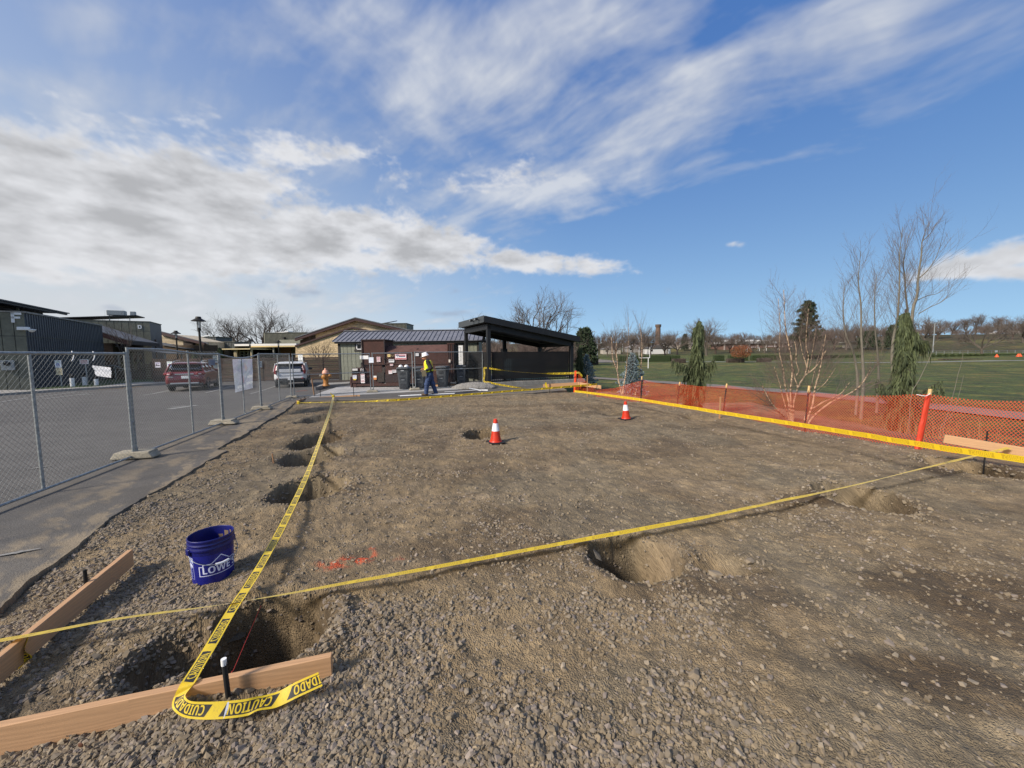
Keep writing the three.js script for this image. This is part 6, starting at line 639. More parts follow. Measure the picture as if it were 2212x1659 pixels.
{ const r = rng(52); for (const [px, py, s, lab] of [[1545, 1246, 0.05, 'rounded brown cobble beside the shallow scrape'], [1938, 1252, 0.035, 'pale cobble on the damp soil'], [1620, 1215, 0.04, 'dark clod at the end of the shallow scrape'], [838, 1130, 0.03, 'small pale stone heap near the orange paint'], [1500, 1470, 0.03, 'grey cobble on the open gravel']]) { const pts = []; for (let i = 0; i < 16; i++) pts.push(V(r() - 0.5, (r() - 0.5) * 0.7, r() - 0.5).normalize().multiplyScalar(s * (0.9 + 0.3 * r()))); const g = G(px, py, 0); tag(mesh('cobble', new ConvexGeometry(pts), std('#80735f', 0.95, { flatShading: true }), scene, { at: V(g.x, dirtY(g.x, g.z, false) + s * 0.45, g.z) }), lab, 'stone', 'single cobbles on the soil'); } }
// ---------------------------------------------------------------- orange net
{
  const st = [[1383, 871, 1387, 812.6], [1460, 879.6, 1469, 825], [1559, 897, 1570.5, 828.8], [1735.7, 934.6, 1748.4, 833.4], [1983, 972.6, 2009.9, 840.4]].map(([a, b, c, d]) => { const g = G(a, b, -0.02); return [g, P(c, d, -g.z + 0.05)]; });
  ['beside the blue spruce', 'before the weeping conifer', 'beside the wooden survey stake', 'before the birch stems'].forEach((w, i) => { const [a, c] = st[i], b = thing('net_post', 'black steel post with pale tip ' + w, 'post', a.clone(), 0, 'posts of the orange net'); const t = c.clone().sub(a); mesh('shaft', [rod(V(0, -0.4, 0), t.clone().multiplyScalar(0.9), 0.018, 0.018, 8)], M.black, b); mesh('tip', bar(t.clone().multiplyScalar(0.86), t, 0.035, 0.03), std('#d2ad74', 0.7), b); });
  const [w0, w1] = st[4], wp = thing('net_post', 'leaning post wrapped thickly in orange net', 'post', w0.clone(), 0, 'posts of the orange net'), t5 = w1.clone().sub(w0); mesh('shaft', bar(V(0, -0.4, 0), t5, 0.04, 0.03), std('#d2ad74', 0.7), wp); { const g = new THREE.CylinderGeometry(0.045, 0.055, 0.98, 14, 14, true).toNonIndexed(), q = g.attributes.position; for (let i = 0; i < q.count; i++) { const x = q.getX(i), y = q.getY(i), z = q.getZ(i), n = 1 + 0.5 * (fbm(Math.atan2(z, x) * 2 + 8, y * 5, 3, 270) - 0.5); q.setXYZ(i, x * n * 0.9, y, z * n * 0.6); } g.applyQuaternion(new THREE.Quaternion().setFromUnitVectors(V(0, 1, 0), t5.clone().normalize())); g.translate(t5.x * 0.46 - 0.05, t5.y * 0.46, t5.z * 0.46 + 0.03); g.computeVertexNormals(); mesh('wrapped_net', g, std('#c23a1c', 0.6, { side: THREE.DoubleSide }), wp); } mesh('wire_tie', tube([V(-0.12, t5.y * 0.92, 0.02), V(0, t5.y * 0.9, 0.06), V(0.12, t5.y * 0.94, 0.02)], 0.006, 10, 5), M.white, wp);
  const og = G(1241, 843.5, -0.02), op = thing('orange_post', 'bright orange post at the corner of the site', 'post', og); mesh('shaft', rod(V(0, -0.3, 0), P(1244, 801, -og.z + 0.02).sub(og), 0.06, 0.06, 14), std('#d9430f', 0.5), op);
  // net: bottom and top edge along the posts
  const bot = [og, G(1290, 862, -0.1), st[0][0], st[1][0], st[2][0], st[3][0], st[4][0], G(2330, 1020, -0.05)], topPx = [[1249, 806], [1290, 842], [1391, 821], [1469, 829], [1571, 833], [1746, 847], [2006, 850], [2330, 866]];
  const top = bot.map((b, i) => P(topPx[i][0], topPx[i][1], -b.z + 0.03)), cb = [], ct = []; let Ls = [0]; for (let i = 1; i < bot.length; i++) Ls.push(Ls[i - 1] + bot[i].distanceTo(bot[i - 1])); const Ltot = Ls[Ls.length - 1];
  const at = (s, v) => { let i = 1; while (i < Ls.length - 1 && s > Ls[i]) i++; const f = clamp((s - Ls[i - 1]) / (Ls[i] - Ls[i - 1])), sagT = 0.06 * Math.sin(Math.PI * f); const b = bot[i - 1].clone().lerp(bot[i], f), t = top[i - 1].clone().lerp(top[i], f); b.y -= 0.12; t.y -= sagT; const p = b.lerp(t, v); p.addScaledVector(V(0.5, 0, 0.85), 0.1 * (fbm(s * 1.3, v * 2, 3, 280) - 0.5)); p.y += 0.05 * (fbm(s * 2, v * 2.5, 2, 281) - 0.5); return p; };
  const pos = [], idx = [], step = 0.043, sw = 0.0035, H = 1.05; for (const sg of [1, -1]) for (let c = -H; c < Ltot + H; c += step) { const n = 9; let o = -1; for (let i = 0; i <= n; i++) { const v = i / n, s = c + sg * v * H * 0.8 + (sg < 0 ? H * 0.8 : 0); if (s < 0 || s > Ltot) { o = -1; continue; } const p = at(s, v), q = at(Math.min(Ltot, s + 0.02), v).sub(p).normalize().multiplyScalar(sw); const k = pos.length / 3; pos.push(p.x - q.x, p.y - q.y, p.z - q.z, p.x + q.x, p.y + q.y, p.z + q.z); if (o >= 0) idx.push(o, o + 1, k, o + 1, k + 1, k); o = k; } }
  const g = new THREE.BufferGeometry(); g.setAttribute('position', new THREE.Float32BufferAttribute(pos, 3)); g.setIndex(idx); g.computeVertexNormals(); tag(mesh('safety_net', g, M.orange, scene), 'orange plastic safety net strung along the grass side', 'net');
}
// ---------------------------------------------------------------- vegetation
class Wood { // tapered branch segments gathered into one geometry
  constructor() { this.p = []; this.i = []; this.u = []; }
  seg(pts, r0, r1, n) { const o0 = this.p.length / 3, m = pts.length; let len = 0; const t = V(), a = V(), b = V(); for (let k = 0; k < m; k++) { t.copy(pts[Math.min(m - 1, k + 1)]).sub(pts[Math.max(0, k - 1)]).normalize(); a.set(t.y, -t.x, 0.3 * t.z + 0.01).cross(t).normalize(); if (!isFinite(a.x) || a.lengthSq() < 0.1) a.set(1, 0, 0); b.copy(t).cross(a); const r = lerp(r0, r1, k / (m - 1)); if (k) len += pts[k].distanceTo(pts[k - 1]); for (let j = 0; j < n; j++) { const w = j / n * 6.2832, c = Math.cos(w) * r, s = Math.sin(w) * r; this.p.push(pts[k].x + a.x * c + b.x * s, pts[k].y + a.y * c + b.y * s, pts[k].z + a.z * c + b.z * s); this.u.push(j / n, len); } if (k) for (let j = 0; j < n; j++) { const x = o0 + (k - 1) * n + j, y = o0 + (k - 1) * n + (j + 1) % n; this.i.push(x, x + n, y, y, x + n, y + n); } } }
  geo() { const g = new THREE.BufferGeometry(); g.setAttribute('position', new THREE.Float32BufferAttribute(this.p, 3)); g.setAttribute('uv', new THREE.Float32BufferAttribute(this.u, 2)); g.setIndex(this.i); g.computeVertexNormals(); return g; }
}
function sprig(w, r, p, d, len, rad, lev, o) { // a branch with its own branches
  const n = lev > 1 ? 5 : lev ? 4 : 3, pts = [p.clone()], q = p.clone(), dir = d.clone(); for (let i = 0; i < n; i++) { dir.add(V((r() - 0.5) * o.wig, (r() - 0.5) * o.wig + o.up, (r() - 0.5) * o.wig)).normalize(); q.addScaledVector(dir, len / n); pts.push(q.clone()); }
  (lev >= o.woodLev ? w.a : w.b).seg(pts, rad, rad * (lev ? 0.42 : 0.25), lev >= o.woodLev ? 6 : 3); if (!lev) return;
  const kids = o.kids[lev] ?? 4; for (let k = 0; k < kids; k++) { const t = lerp(o.from, 1, (k + r()) / kids), i = Math.min(n - 1, Math.floor(t * n)), f = t * n - i, s = pts[i].clone().lerp(pts[i + 1], f), tan = pts[i + 1].clone().sub(pts[i]).normalize(), side = V(r() - 0.5, (r() - 0.5) * 0.6, r() - 0.5).cross(tan).normalize(); sprig(w, r, s, tan.multiplyScalar(Math.cos(o.ang)).addScaledVector(side, Math.sin(o.ang)), len * lerp(o.l0, o.l1, t) * (0.75 + 0.5 * r()), rad * lerp(0.6, 0.4, t), lev - 1, o); }
}
function bareTree(name, label, pos, h, seed, o, mats, group, cat = 'tree') {
  const b = thing(name, label, cat, pos, 0, group), w = { a: new Wood(), b: new Wood() }, r = rng(seed), O = { wig: 0.35, up: 0.06, woodLev: 2, kids: { 4: 6, 3: 6, 2: 5, 1: 4 }, from: 0.3, ang: 0.62, l0: 0.75, l1: 0.5, lev: 4, trunk: 0.28, rad: 0.03, ...o };
  const th = h * O.trunk, top = V((r() - 0.5) * 0.1 * h, th, 0); w.a.seg([V(0, -0.3, 0), V(0, 0, 0), top.clone().multiplyScalar(0.5), top], h * O.rad * 1.25, h * O.rad, 8); const n = O.limbs ?? 5; for (let k = 0; k < n; k++) { const a = k / n * 6.28 + r(), s = O.open * (0.5 + 0.7 * r()); sprig(w, r, top.clone().multiplyScalar(0.75 + 0.25 * r()), V(Math.cos(a) * s, 1, Math.sin(a) * s).normalize(), h * (0.42 + 0.2 * r()), h * O.rad * 0.6, O.lev - 1, O); }
  mesh('trunk', w.a.geo(), mats[0], b, { keepUV: true }); mesh('branches', w.b.geo(), mats[1], b, { keepUV: true }); return b;
}
function stemTree(name, label, stems, seed, o, mats, group) { // stems traced from the photograph: [[px,py],...], depth, r0, r1
  const r = rng(seed), w = { a: new Wood(), b: new Wood() }, base = stems[0].pts[0], root = P(base[0], base[1], stems[0].d), gy = Math.min(root.y, terrainY(root.x, root.z)), b = thing(name, label, 'tree', V(root.x, gy, root.z), 0, group), O = { wig: 0.25, up: 0.1, woodLev: 9, kids: { 1: 4, 2: 5 }, from: 0.25, ang: 0.5, l0: 0.6, l1: 0.45, ...o };
  for (const s of stems) { const pts = s.pts.map(([x, y], i) => P(x, y, s.d + (s.dz ?? 0) * i / s.pts.length).sub(b.position)); if (s.root) pts.unshift(V(pts[0].x * 0.6 + 0.02 * (r() - 0.5), -0.15, pts[0].z * 0.6)); const c = new THREE.CatmullRomCurve3(pts, false, 'centripetal'), n = pts.length * 4, sm = c.getPoints(n); w.a.seg(sm, s.r0 * (O.thin ?? 1), s.r1 * (O.thin ?? 1), 7); const L = c.getLength(), kids = Math.round(L * O.den); for (let k = 0; k < kids; k++) { const t = lerp(O.t0, 0.98, (k + r()) / kids), p = c.getPoint(t), tan = c.getTangent(t), a = r() * 6.28, side = V(Math.cos(a), 0.0, Math.sin(a) * 0.8); const dir = tan.clone().multiplyScalar(Math.cos(O.ang)).addScaledVector(side, Math.sin(O.ang)).normalize(); sprig(w, r, p, dir, O.len * (1.15 - t * 0.7) * (0.6 + 0.7 * r()), Math.max(O.tr, s.r1 * 0.6), O.lev ?? 1, O); } }
  mesh('trunk', w.a.geo(), mats[0], b, { keepUV: true }); mesh('branches', w.b.geo(), mats[1], b, { keepUV: true }); return b;
}
const zc = (x, y) => [1645.8 + x * 0.1571, 685.7 + y * 0.1571], zt = (x, y) => [1810.4 + x * 0.1819, 466.3 + y * 0.1819];
{ // many-stemmed birch before the field
  const S = (f, pts, d, r0, r1, root, dz = 0) => ({ pts: pts.map((p) => f(...p)), d, r0, r1, root, dz });
  stemTree('birch_tree', 'many-stemmed birch with peeling cream bark behind the orange net', [
    S(zc, [[420, 1430], [400, 1200], [395, 990], [420, 700], [370, 380], [330, 180], [315, 0], [300, -380]], 9.3, 0.026, 0.007, 1), S(zc, [[350, 1430], [240, 1300], [120, 1160], [0, 930]], 9.1, 0.02, 0.008, 1, -0.4), S(zc, [[380, 1430], [330, 1250], [270, 1020], [250, 930], [170, 680]], 9.5, 0.018, 0.006, 1), S(zc, [[400, 1430], [360, 1120], [320, 940], [290, 700], [250, 530], [240, 380], [250, 150], [225, -260]], 9.4, 0.024, 0.006, 1, 0.4), S(zc, [[430, 1430], [440, 1150], [490, 960], [450, 830], [420, 640]], 9.2, 0.022, 0.007, 1), S(zc, [[470, 800], [505, 740], [470, 600], [470, 430], [450, 330]], 9.2, 0.013, 0.006), S(zc, [[485, 970], [540, 880], [600, 770], [610, 660], [560, 500], [510, 260]], 9.2, 0.02, 0.006, 0, 0.3), S(zc, [[600, 770], [640, 530], [610, 420], [612, 190], [640, -120]], 9.25, 0.015, 0.005, 0, -0.2), S(zc, [[590, 800], [740, 680], [820, 560], [885, 450]], 9.2, 0.015, 0.006, 0, -0.3), S(zc, [[635, 760], [680, 560], [725, 270], [740, 160]], 9.3, 0.012, 0.005),
    S(zc, [[570, 1470], [650, 1130], [680, 950], [720, 750], [770, 560], [835, 370]], 9.5, 0.02, 0.006, 1, 0.4), S(zc, [[600, 1470], [700, 1180], [730, 970], [790, 750], [830, 540], [850, 400], [880, 230]], 9.1, 0.024, 0.007, 1), S(zc, [[640, 1460], [760, 1310], [960, 1160], [1180, 1060], [1330, 960], [1430, 830], [1500, 690]], 9.0, 0.024, 0.007, 1, -0.3), S(zc, [[700, 1250], [830, 1170], [1090, 1040], [1205, 895]], 9.1, 0.015, 0.005), S(zc, [[760, 1000], [870, 900], [950, 790], [1010, 700]], 9.3, 0.01, 0.004)], 901, { den: 11, len: 1.0, thin: 1.0, t0: 0.3, tr: 0.0036, lev: 2, kids: { 1: 3, 2: 4 }, ang: 0.65, up: 0.05 }, [M.birch, M.twigRed]);
  stemTree('birch_tree', 'slender pale birch beside the blue spruce', [S(z5, [[310, 1280], [270, 1090], [255, 980], [200, 830], [190, 700], [180, 560]], 17.5, 0.045, 0.012, 1), S(z5, [[255, 990], [258, 880], [240, 740], [250, 600]], 17.5, 0.03, 0.01), S(z5, [[330, 1200], [365, 1000], [380, 800], [395, 600], [390, 310]], 18.5, 0.04, 0.008, 1), S(z5, [[540, 1000], [560, 800], [560, 600], [530, 390]], 19.5, 0.04, 0.01, 1)], 902, { den: 6, len: 1.5, t0: 0.3, tr: 0.006, lev: 1, ang: 0.45, up: 0.14 }, [M.birch, M.twigRed]);
  const sp = (lab, pts, d, r0, seed, len = 1.7) => stemTree('young_tree', lab, [S(zt, pts, d, r0, 0.006, 1)], seed, { den: 6.5, len, t0: 0.3, tr: 0.005, lev: 2, ang: 0.62, up: 0.13, kids: { 1: 3, 2: 5 }, l0: 0.5, l1: 0.35, wig: 0.18 }, [M.aspen, M.twig], 'young bare trees behind the conifer');
  sp('straight bare young tree left of the weeping conifer by the wrapped post', [[300, 1950], [288, 1659], [275, 1400], [270, 1050], [240, 770], [270, 420]], 13, 0.055, 911); sp('tall bare young tree with kinked trunk behind the conifer top', [[650, 1950], [640, 1659], [660, 1430], [700, 1250], [720, 1000], [730, 750], [730, 480], [765, 130]], 13.4, 0.06, 912); sp('bare young tree rising from the conifer crown', [[820, 1950], [825, 1500], [830, 1200], [800, 900], [790, 700], [775, 550], [840, 230]], 14, 0.05, 913); stemTree('young_tree', 'tallest bare young tree leaning right over the conifer', [S(zt, [[880, 1950], [870, 1659], [890, 1100], [935, 960], [950, 750], [990, 450], [1000, 300], [1070, 90]], 12.6, 0.06, 0.006, 1), S(zt, [[1000, 300], [1080, 230], [1175, 80]], 12.6, 0.014, 0.005), S(zt, [[950, 750], [1050, 660], [1150, 520], [1220, 340]], 12.6, 0.02, 0.005), S(zt, [[960, 1160], [1100, 1080], [1230, 1020], [1345, 920]], 12.4, 0.015, 0.005), S(zt, [[945, 1000], [1060, 950], [1180, 920], [1280, 840]], 12.8, 0.014, 0.005)], 914, { den: 6, len: 1.5, t0: 0.25, tr: 0.005, lev: 2, ang: 0.62, up: 0.1, kids: { 1: 3, 2: 4 }, l0: 0.5, l1: 0.35, wig: 0.18 }, [M.aspen, M.twig], 'young bare trees behind the conifer'); sp('smaller bare young tree between the taller ones', [[480, 1950], [470, 1659], [440, 1350], [435, 950], [465, 660]], 14.5, 0.05, 915, 1.4); sp('leaning bare young tree nearest the birch', [[230, 1950], [180, 1620], [90, 1400], [60, 1050], [85, 780]], 14, 0.05, 916, 1.4);
}
function leafTri(pos, a, dir, side, len, wid) { // one narrow leaf or spray
  pos.push(a.x - side.x * wid, a.y - side.y * wid, a.z - side.z * wid, a.x + side.x * wid, a.y + side.y * wid, a.z + side.z * wid, a.x + dir.x * len, a.y + dir.y * len, a.z + dir.z * len); }
const leafGeo = (pos) => { const g = new THREE.BufferGeometry(); g.setAttribute('position', new THREE.Float32BufferAttribute(pos, 3)); g.computeVertexNormals(); return g; };
const conifM = std('#4a5534', 0.85, { map: rep(T.grain, 2) }), conifM2 = std('#69744a', 0.85, { map: rep(T.grain, 2) }), spruceM = std('#768b90', 0.85, { map: rep(T.grain, 2) }), spruceM2 = std('#9aacb0', 0.85), pineM = std('#2c3a22', 0.9), hedgeM = std('#2c3a1c', 0.9), hedgeM2 = std('#46522b', 0.9), duskHedge = std('#453c33', 0.9);
function weeping(label, pos, h, spread, seed, arms = []) {
  const b = thing('weeping_conifer', label, 'conifer', pos, 0, 'weeping conifers along the grass'), r = rng(seed), w = new Wood(), A = [], B = []; const bendX = 0.08 * h * (r() - 0.5); w.seg([V(0, -0.3, 0), V(bendX * 0.3, h * 0.4, 0), V(bendX, h * 0.8, 0), V(bendX * 1.4, h, 0)], h * 0.022, h * 0.004, 7);
  const N = Math.round(h * 17), limb = (p, d, len, droop) => { const n = 7, pts = [p.clone()], q = p.clone(), dd = d.clone(); for (let i = 0; i < n; i++) { dd.y -= droop / n; dd.normalize(); q.addScaledVector(dd, len / n); pts.push(q.clone()); } w.seg(pts, 0.012, 0.004, 4); for (let i = 1; i <= n; i++) for (let k = 0; k < 14; k++) { const s = pts[i].clone().lerp(pts[i - 1], r()), a = r() * 6.28, hang = V(Math.cos(a) * 0.22, -1, Math.sin(a) * 0.22).addScaledVector(dd, 0.15).normalize(), side = V(Math.cos(a + 1.57), 0, Math.sin(a + 1.57)); s.add(V((r() - 0.5) * 0.07, (r() - 0.5) * 0.05, (r() - 0.5) * 0.07)); const L = (0.12 + 0.4 * r() * r() + 0.06) * (0.6 + 0.4 * h / 3); for (let m = 0; m < 3; m++) leafTri(r() < 0.55 ? A : B, s.clone().addScaledVector(hang, L * m * 0.3), hang.clone().add(V((r() - 0.5) * 0.5, 0, (r() - 0.5) * 0.5)).normalize(), side, L * 0.5, 0.008 + 0.01 * r()); } };
  for (let k = 0; k < N; k++) { const t = Math.pow((k + r()) / N, 0.85), y = h * (0.06 + 0.92 * t), a = k * 2.399, len = spread * (0.13 + 0.55 * Math.pow(1 - t, 0.85)) * (0.25 + 1.15 * r() * r() + 0.2); limb(V(bendX * t * 1.2, y, 0), V(Math.cos(a), 0.35, Math.sin(a)).normalize(), len, 1.3); }
  for (const [t, ax, ay, len] of arms) { limb(V(0, h * t, 0), V(ax, ay, 0.1).normalize(), len, -0.1); limb(V(0.02, h * t - 0.03, 0.03), V(ax, ay, 0.2).normalize(), len * 0.9, 0.1); }
  mesh('trunk', w.geo(), M.bark, b, { keepUV: true }); mesh('foliage', leafGeo(A), conifM, b); mesh('foliage', leafGeo(B), conifM2, b); return b;
}
const onT = (px, d) => { const p = P(px, 800, d); p.y = terrainY(p.x, p.z); return p; };
weeping('weeping conifer with drooping arms standing alone before the field', onT(1503, 13.5), 3.45, 0.85, 31, [[0.5, -1, 0.25, 0.9], [0.48, 1, 0.5, 0.75], [0.3, -0.9, 0.1, 0.7]]); weeping('broad weeping conifer behind the wrapped orange post', onT(1951, 9.6), 3.3, 0.8, 32, [[0.3, -1, 0.75, 0.95], [0.28, 1, 0.62, 1.05], [0.78, 1, -0.2, 0.5]]); weeping('narrow weeping conifer beside the shelter', onT(1252, 24), 3.0, 0.9, 33);
function spruce(label, pos, h, rad, seed) { const b = thing('blue_spruce', label, 'spruce', pos, 0, 'small blue spruces by the site'), r = rng(seed), w = new Wood(), A = [], B = []; w.seg([V(0, -0.2, 0), V(0, h * 0.97, 0)], 0.04, 0.006, 6); const N = 170; for (let k = 0; k < N; k++) { const t = (k + r()) / N, y = h * (0.05 + 0.93 * t), a = k * 2.399, len = rad * (1 - t * 0.97) * (0.55 + 0.65 * r()) + 0.04, d = V(Math.cos(a), 0.18 + 0.5 * t, Math.sin(a)).normalize(), p = V(0, y, 0), pts = [p, p.clone().addScaledVector(d, len)]; w.seg(pts, 0.007, 0.003, 3); const m = Math.ceil(len * 46) + 6; for (let i = 0; i < m; i++) { const s = p.clone().addScaledVector(d, len * (0.15 + 0.87 * Math.sqrt(r()))), q = d.clone().multiplyScalar(0.7).add(V(r() - 0.5, r() - 0.25, r() - 0.5).multiplyScalar(1.3)).normalize(), sd = V(r() - 0.5, r() - 0.5, r() - 0.5).cross(q).normalize(); for (let m2 = 0; m2 < 2; m2++) leafTri(r() < 0.5 ? A : B, s, q.clone().add(V((r() - 0.5) * 0.8, (r() - 0.5) * 0.8, (r() - 0.5) * 0.8)).normalize(), sd, 0.07 + 0.06 * r(), 0.02); } } mesh('trunk', w.geo(), M.bark, b, { keepUV: true }); mesh('needles', leafGeo(A), spruceM, b); mesh('needles', leafGeo(B), spruceM2, b); }
spruce('blue spruce beside the pale birch behind the net', onT(1366, 19.5), 2.35, 0.85, 41); spruce('blue spruce between the conifer and the orange post', onT(1267, 24.5), 2.3, 0.85, 42);
{ // dry stalks behind the net
  const r = rng(61), w = new Wood(); for (let k = 0; k < 230; k++) { const x = 8.2 + 2.6 * r(), z = -8.9 - 1.6 * r() + (x - 8) * 0.4, y = terrainY(x, z), h = 0.35 + 0.75 * r() * r(); w.seg([V(x, y, z), V(x + 0.1 * (r() - 0.5), y + h * 0.6, z), V(x + 0.35 * (r() - 0.6), y + h, z + 0.2 * (r() - 0.5))], 0.004, 0.0015, 3); } const m = mesh('dry_stalks', w.geo(), std('#9a805c', 0.9), scene, { keepUV: true }); m.userData = { kind: 'stuff', label: 'dry brown stalks behind the orange net', category: 'stalks' };
  const w2 = new Wood(); for (let k = 0; k < 900; k++) { const x = 8.4 + 3.2 * r(), z = -6.0 - 1.5 * r(), y = terrainY(x, z) + 0.02, h = 0.12 + 0.25 * r(); w2.seg([V(x, y, z), V(x + 0.12 * (r() - 0.5), y + h, z + 0.1 * (r() - 0.5))], 0.003, 0.0008, 3); } const m2 = mesh('dry_grass', w2.geo(), std('#b39b72', 0.9), scene, { keepUV: true }); m2.userData = { kind: 'stuff', label: 'tuft of dry straw coloured grass beyond the near right board', category: 'grass' };
  // loose whips
  for (const [pts, lab] of [[[[905, 1620], [960, 1450], [1010, 1280], [1080, 1020], [1130, 800], [1190, 600], [1210, 420]], 'long bare whip leaning up from the grass'], [[[860, 1640], [1000, 1500], [1100, 1280], [1160, 1080], [1220, 820]], 'thin bare whip beside the longer one'], [[[380, 1100], [480, 920], [560, 760], [690, 480], [750, 300], [840, 230]], 'bare whip rising past the conifer arm']]) { const ww = new Wood(), P3 = pts.map(([x, y]) => P((3500 + x * 0.2412) * 0.5486, (1280 + y * 0.2412) * 0.5486, 9.0)); P3.unshift(P3[0].clone().setY(terrainY(P3[0].x, P3[0].z) - 0.1)); ww.seg(new THREE.CatmullRomCurve3(P3).getPoints(30), 0.009, 0.003, 5); tag(mesh('bare_sapling', ww.geo(), M.aspen, scene, { keepUV: true }), lab, 'sapling'); }
}
// big bare trees behind the buildings
bareTree('bare_tree', 'large spreading bare tree behind the black shelter', onT(1166, 62), 11.4, 71, { open: 1.05, lev: 5, kids: { 4: 4, 3: 5, 2: 5, 1: 4 }, limbs: 6, trunk: 0.3, rad: 0.026, wig: 0.5, up: 0.05, ang: 0.6, woodLev: 3 }, [M.bark, M.twig], 'bare trees behind the buildings');
bareTree('bare_tree', 'broad bare tree behind the low grey ribbed block', onT(506, 78), 11.6, 72, { open: 0.9, lev: 5, kids: { 4: 4, 3: 5, 2: 5, 1: 4 }, limbs: 6, trunk: 0.25, rad: 0.026, wig: 0.5, up: 0.05, woodLev: 3 }, [M.bark, M.twig], 'bare trees behind the buildings');
bareTree('bare_tree', 'bare tree left of the taller olive block', onT(578, 80), 11.8, 73, { open: 0.6, lev: 5, kids: { 4: 4, 3: 5, 2: 5, 1: 4 }, limbs: 5, trunk: 0.25, rad: 0.026, wig: 0.45, up: 0.08, woodLev: 3 }, [M.bark, M.twig], 'bare trees behind the buildings');
bareTree('bare_tree', 'distant bare crown above the maroon gable', onT(665, 120), 11.5, 74, { open: 0.9, lev: 4, limbs: 6, kids: { 3: 6, 2: 5, 1: 4 } }, [M.bark, M.twig], 'bare trees behind the buildings');
bareTree('bare_tree', 'small bare tree crown right of the shed ridge', onT(958, 120), 10, 75, { open: 0.9, lev: 4, limbs: 6, kids: { 3: 6, 2: 5, 1: 4 } }, [M.barkGrey, M.twig], 'bare trees behind the buildings'); bareTree('bare_tree', 'bare tree crown behind the shelter roof corner', onT(1022, 75), 8.6, 76, { open: 0.8, lev: 4, limbs: 6, kids: { 3: 6, 2: 5, 1: 4 } }, [M.barkGrey, M.twig], 'bare trees behind the buildings');
bareTree('bare_tree', 'small bare ornamental tree before the pale brick wall', V(...P(692, 790, 36).toArray()).setY(-0.4), 3.6, 77, { open: 0.75, lev: 4, limbs: 6, trunk: 0.3, rad: 0.016, kids: { 3: 5, 2: 4, 1: 3 } }, [M.bark, M.bark], 'bare trees behind the buildings'); bareTree('bare_tree', 'thin bare sapling before the low brown wing', V(...P(270, 780, 31).toArray()).setY(-0.4), 4.6, 78, { open: 0.4, lev: 3, limbs: 6, trunk: 0.35, rad: 0.012, kids: { 3: 4, 2: 4, 1: 3 }, up: 0.12 }, [M.bark, M.twig], 'bare trees behind the buildings');
weeping('small dark conifer behind the board fence', V(...P(476, 790, 34).toArray()).setY(-0.6), 3.2, 1.3, 34); weeping('low dark conifer beside the tallest lamp post', V(...P(425, 790, 34).toArray()).setY(-0.6), 2.9, 1.5, 35);
// hedges on the field
function hedge(label, px0, px1, top, bot, d, mat, group) { const a = P(px0, bot, d), c = P(px1, bot, d), h = P((px0 + px1) / 2, top, d).y - a.y, L = Math.abs(c.x - a.x), y = terrainY((a.x + c.x) / 2, -d), b = thing('clipped_hedge', label, 'hedge', V((a.x + c.x) / 2, Math.min(y, a.y), -d), 0, group), r = rng(Math.round(px0 * 7 + d)), hh = h + Math.max(0, a.y - Math.min(y, a.y)), W = 1.1, A = [], nL = Math.round(Math.min(1500, (L * hh * 2 + L * W) * 26)); mesh('core', rbox(L, hh, W, 0.12, 0, hh / 2, 0), mat, b); for (let i = 0; i < nL; i++) { const f = r(), p = f < 0.7 ? V((r() - 0.5) * L, r() * hh, W / 2) : V((r() - 0.5) * L, hh, (r() - 0.5) * W), n = V(r() - 0.5, r() - 0.5, f < 0.7 ? 1 : 0.2).add(V(0, f < 0.7 ? 0 : 1, 0)).normalize(), s = V(r() - 0.5, r() - 0.5, r() - 0.5).cross(n).normalize(); leafTri(A, p.addScaledVector(n, -0.05), n, s, 0.14 + 0.14 * r(), 0.07); } mesh('leaves', leafGeo(A), mat === duskHedge ? duskHedge : hedgeM2, b); return b; }
const HG = 'clipped hedges on the far side of the field';
hedge('long green hedge behind the football goal', 1335, 1447, 768.5, 779, 118, hedgeM, HG); hedge('green hedge left of the alone weeping conifer', 1449, 1468, 768.5, 778, 118, hedgeM, HG); hedge('green hedge right of the alone weeping conifer', 1541, 1563, 768, 778.5, 118, hedgeM, HG); hedge('green hedge under the rust coloured tree', 1573, 1614, 767.5, 779, 118, hedgeM, HG); hedge('long green hedge behind the birch stems', 1622, 1720, 767, 778, 118, hedgeM, HG); hedge('green hedge behind the young bare trees', 1735, 1860, 767, 777, 122, hedgeM, HG); hedge('low dark hedge before the alone weeping conifer', 1452, 1480, 775, 782.5, 104, duskHedge, HG); hedge('low dark purple hedge before the green one', 1570, 1606, 775, 784, 102, duskHedge, HG); hedge('low dark hedge behind the birch', 1636, 1664, 774, 783, 102, duskHedge, HG); hedge('dark hedge beyond the grass right of the conifer', 2030, 2120, 776, 784.5, 96, duskHedge, HG); hedge('dense dark hedge beside the orange markers', 2124, 2260, 764, 778, 112, hedgeM, HG); hedge('low hedge beside the path left of the spruce', 1275, 1292, 775, 783, 100, duskHedge, HG);
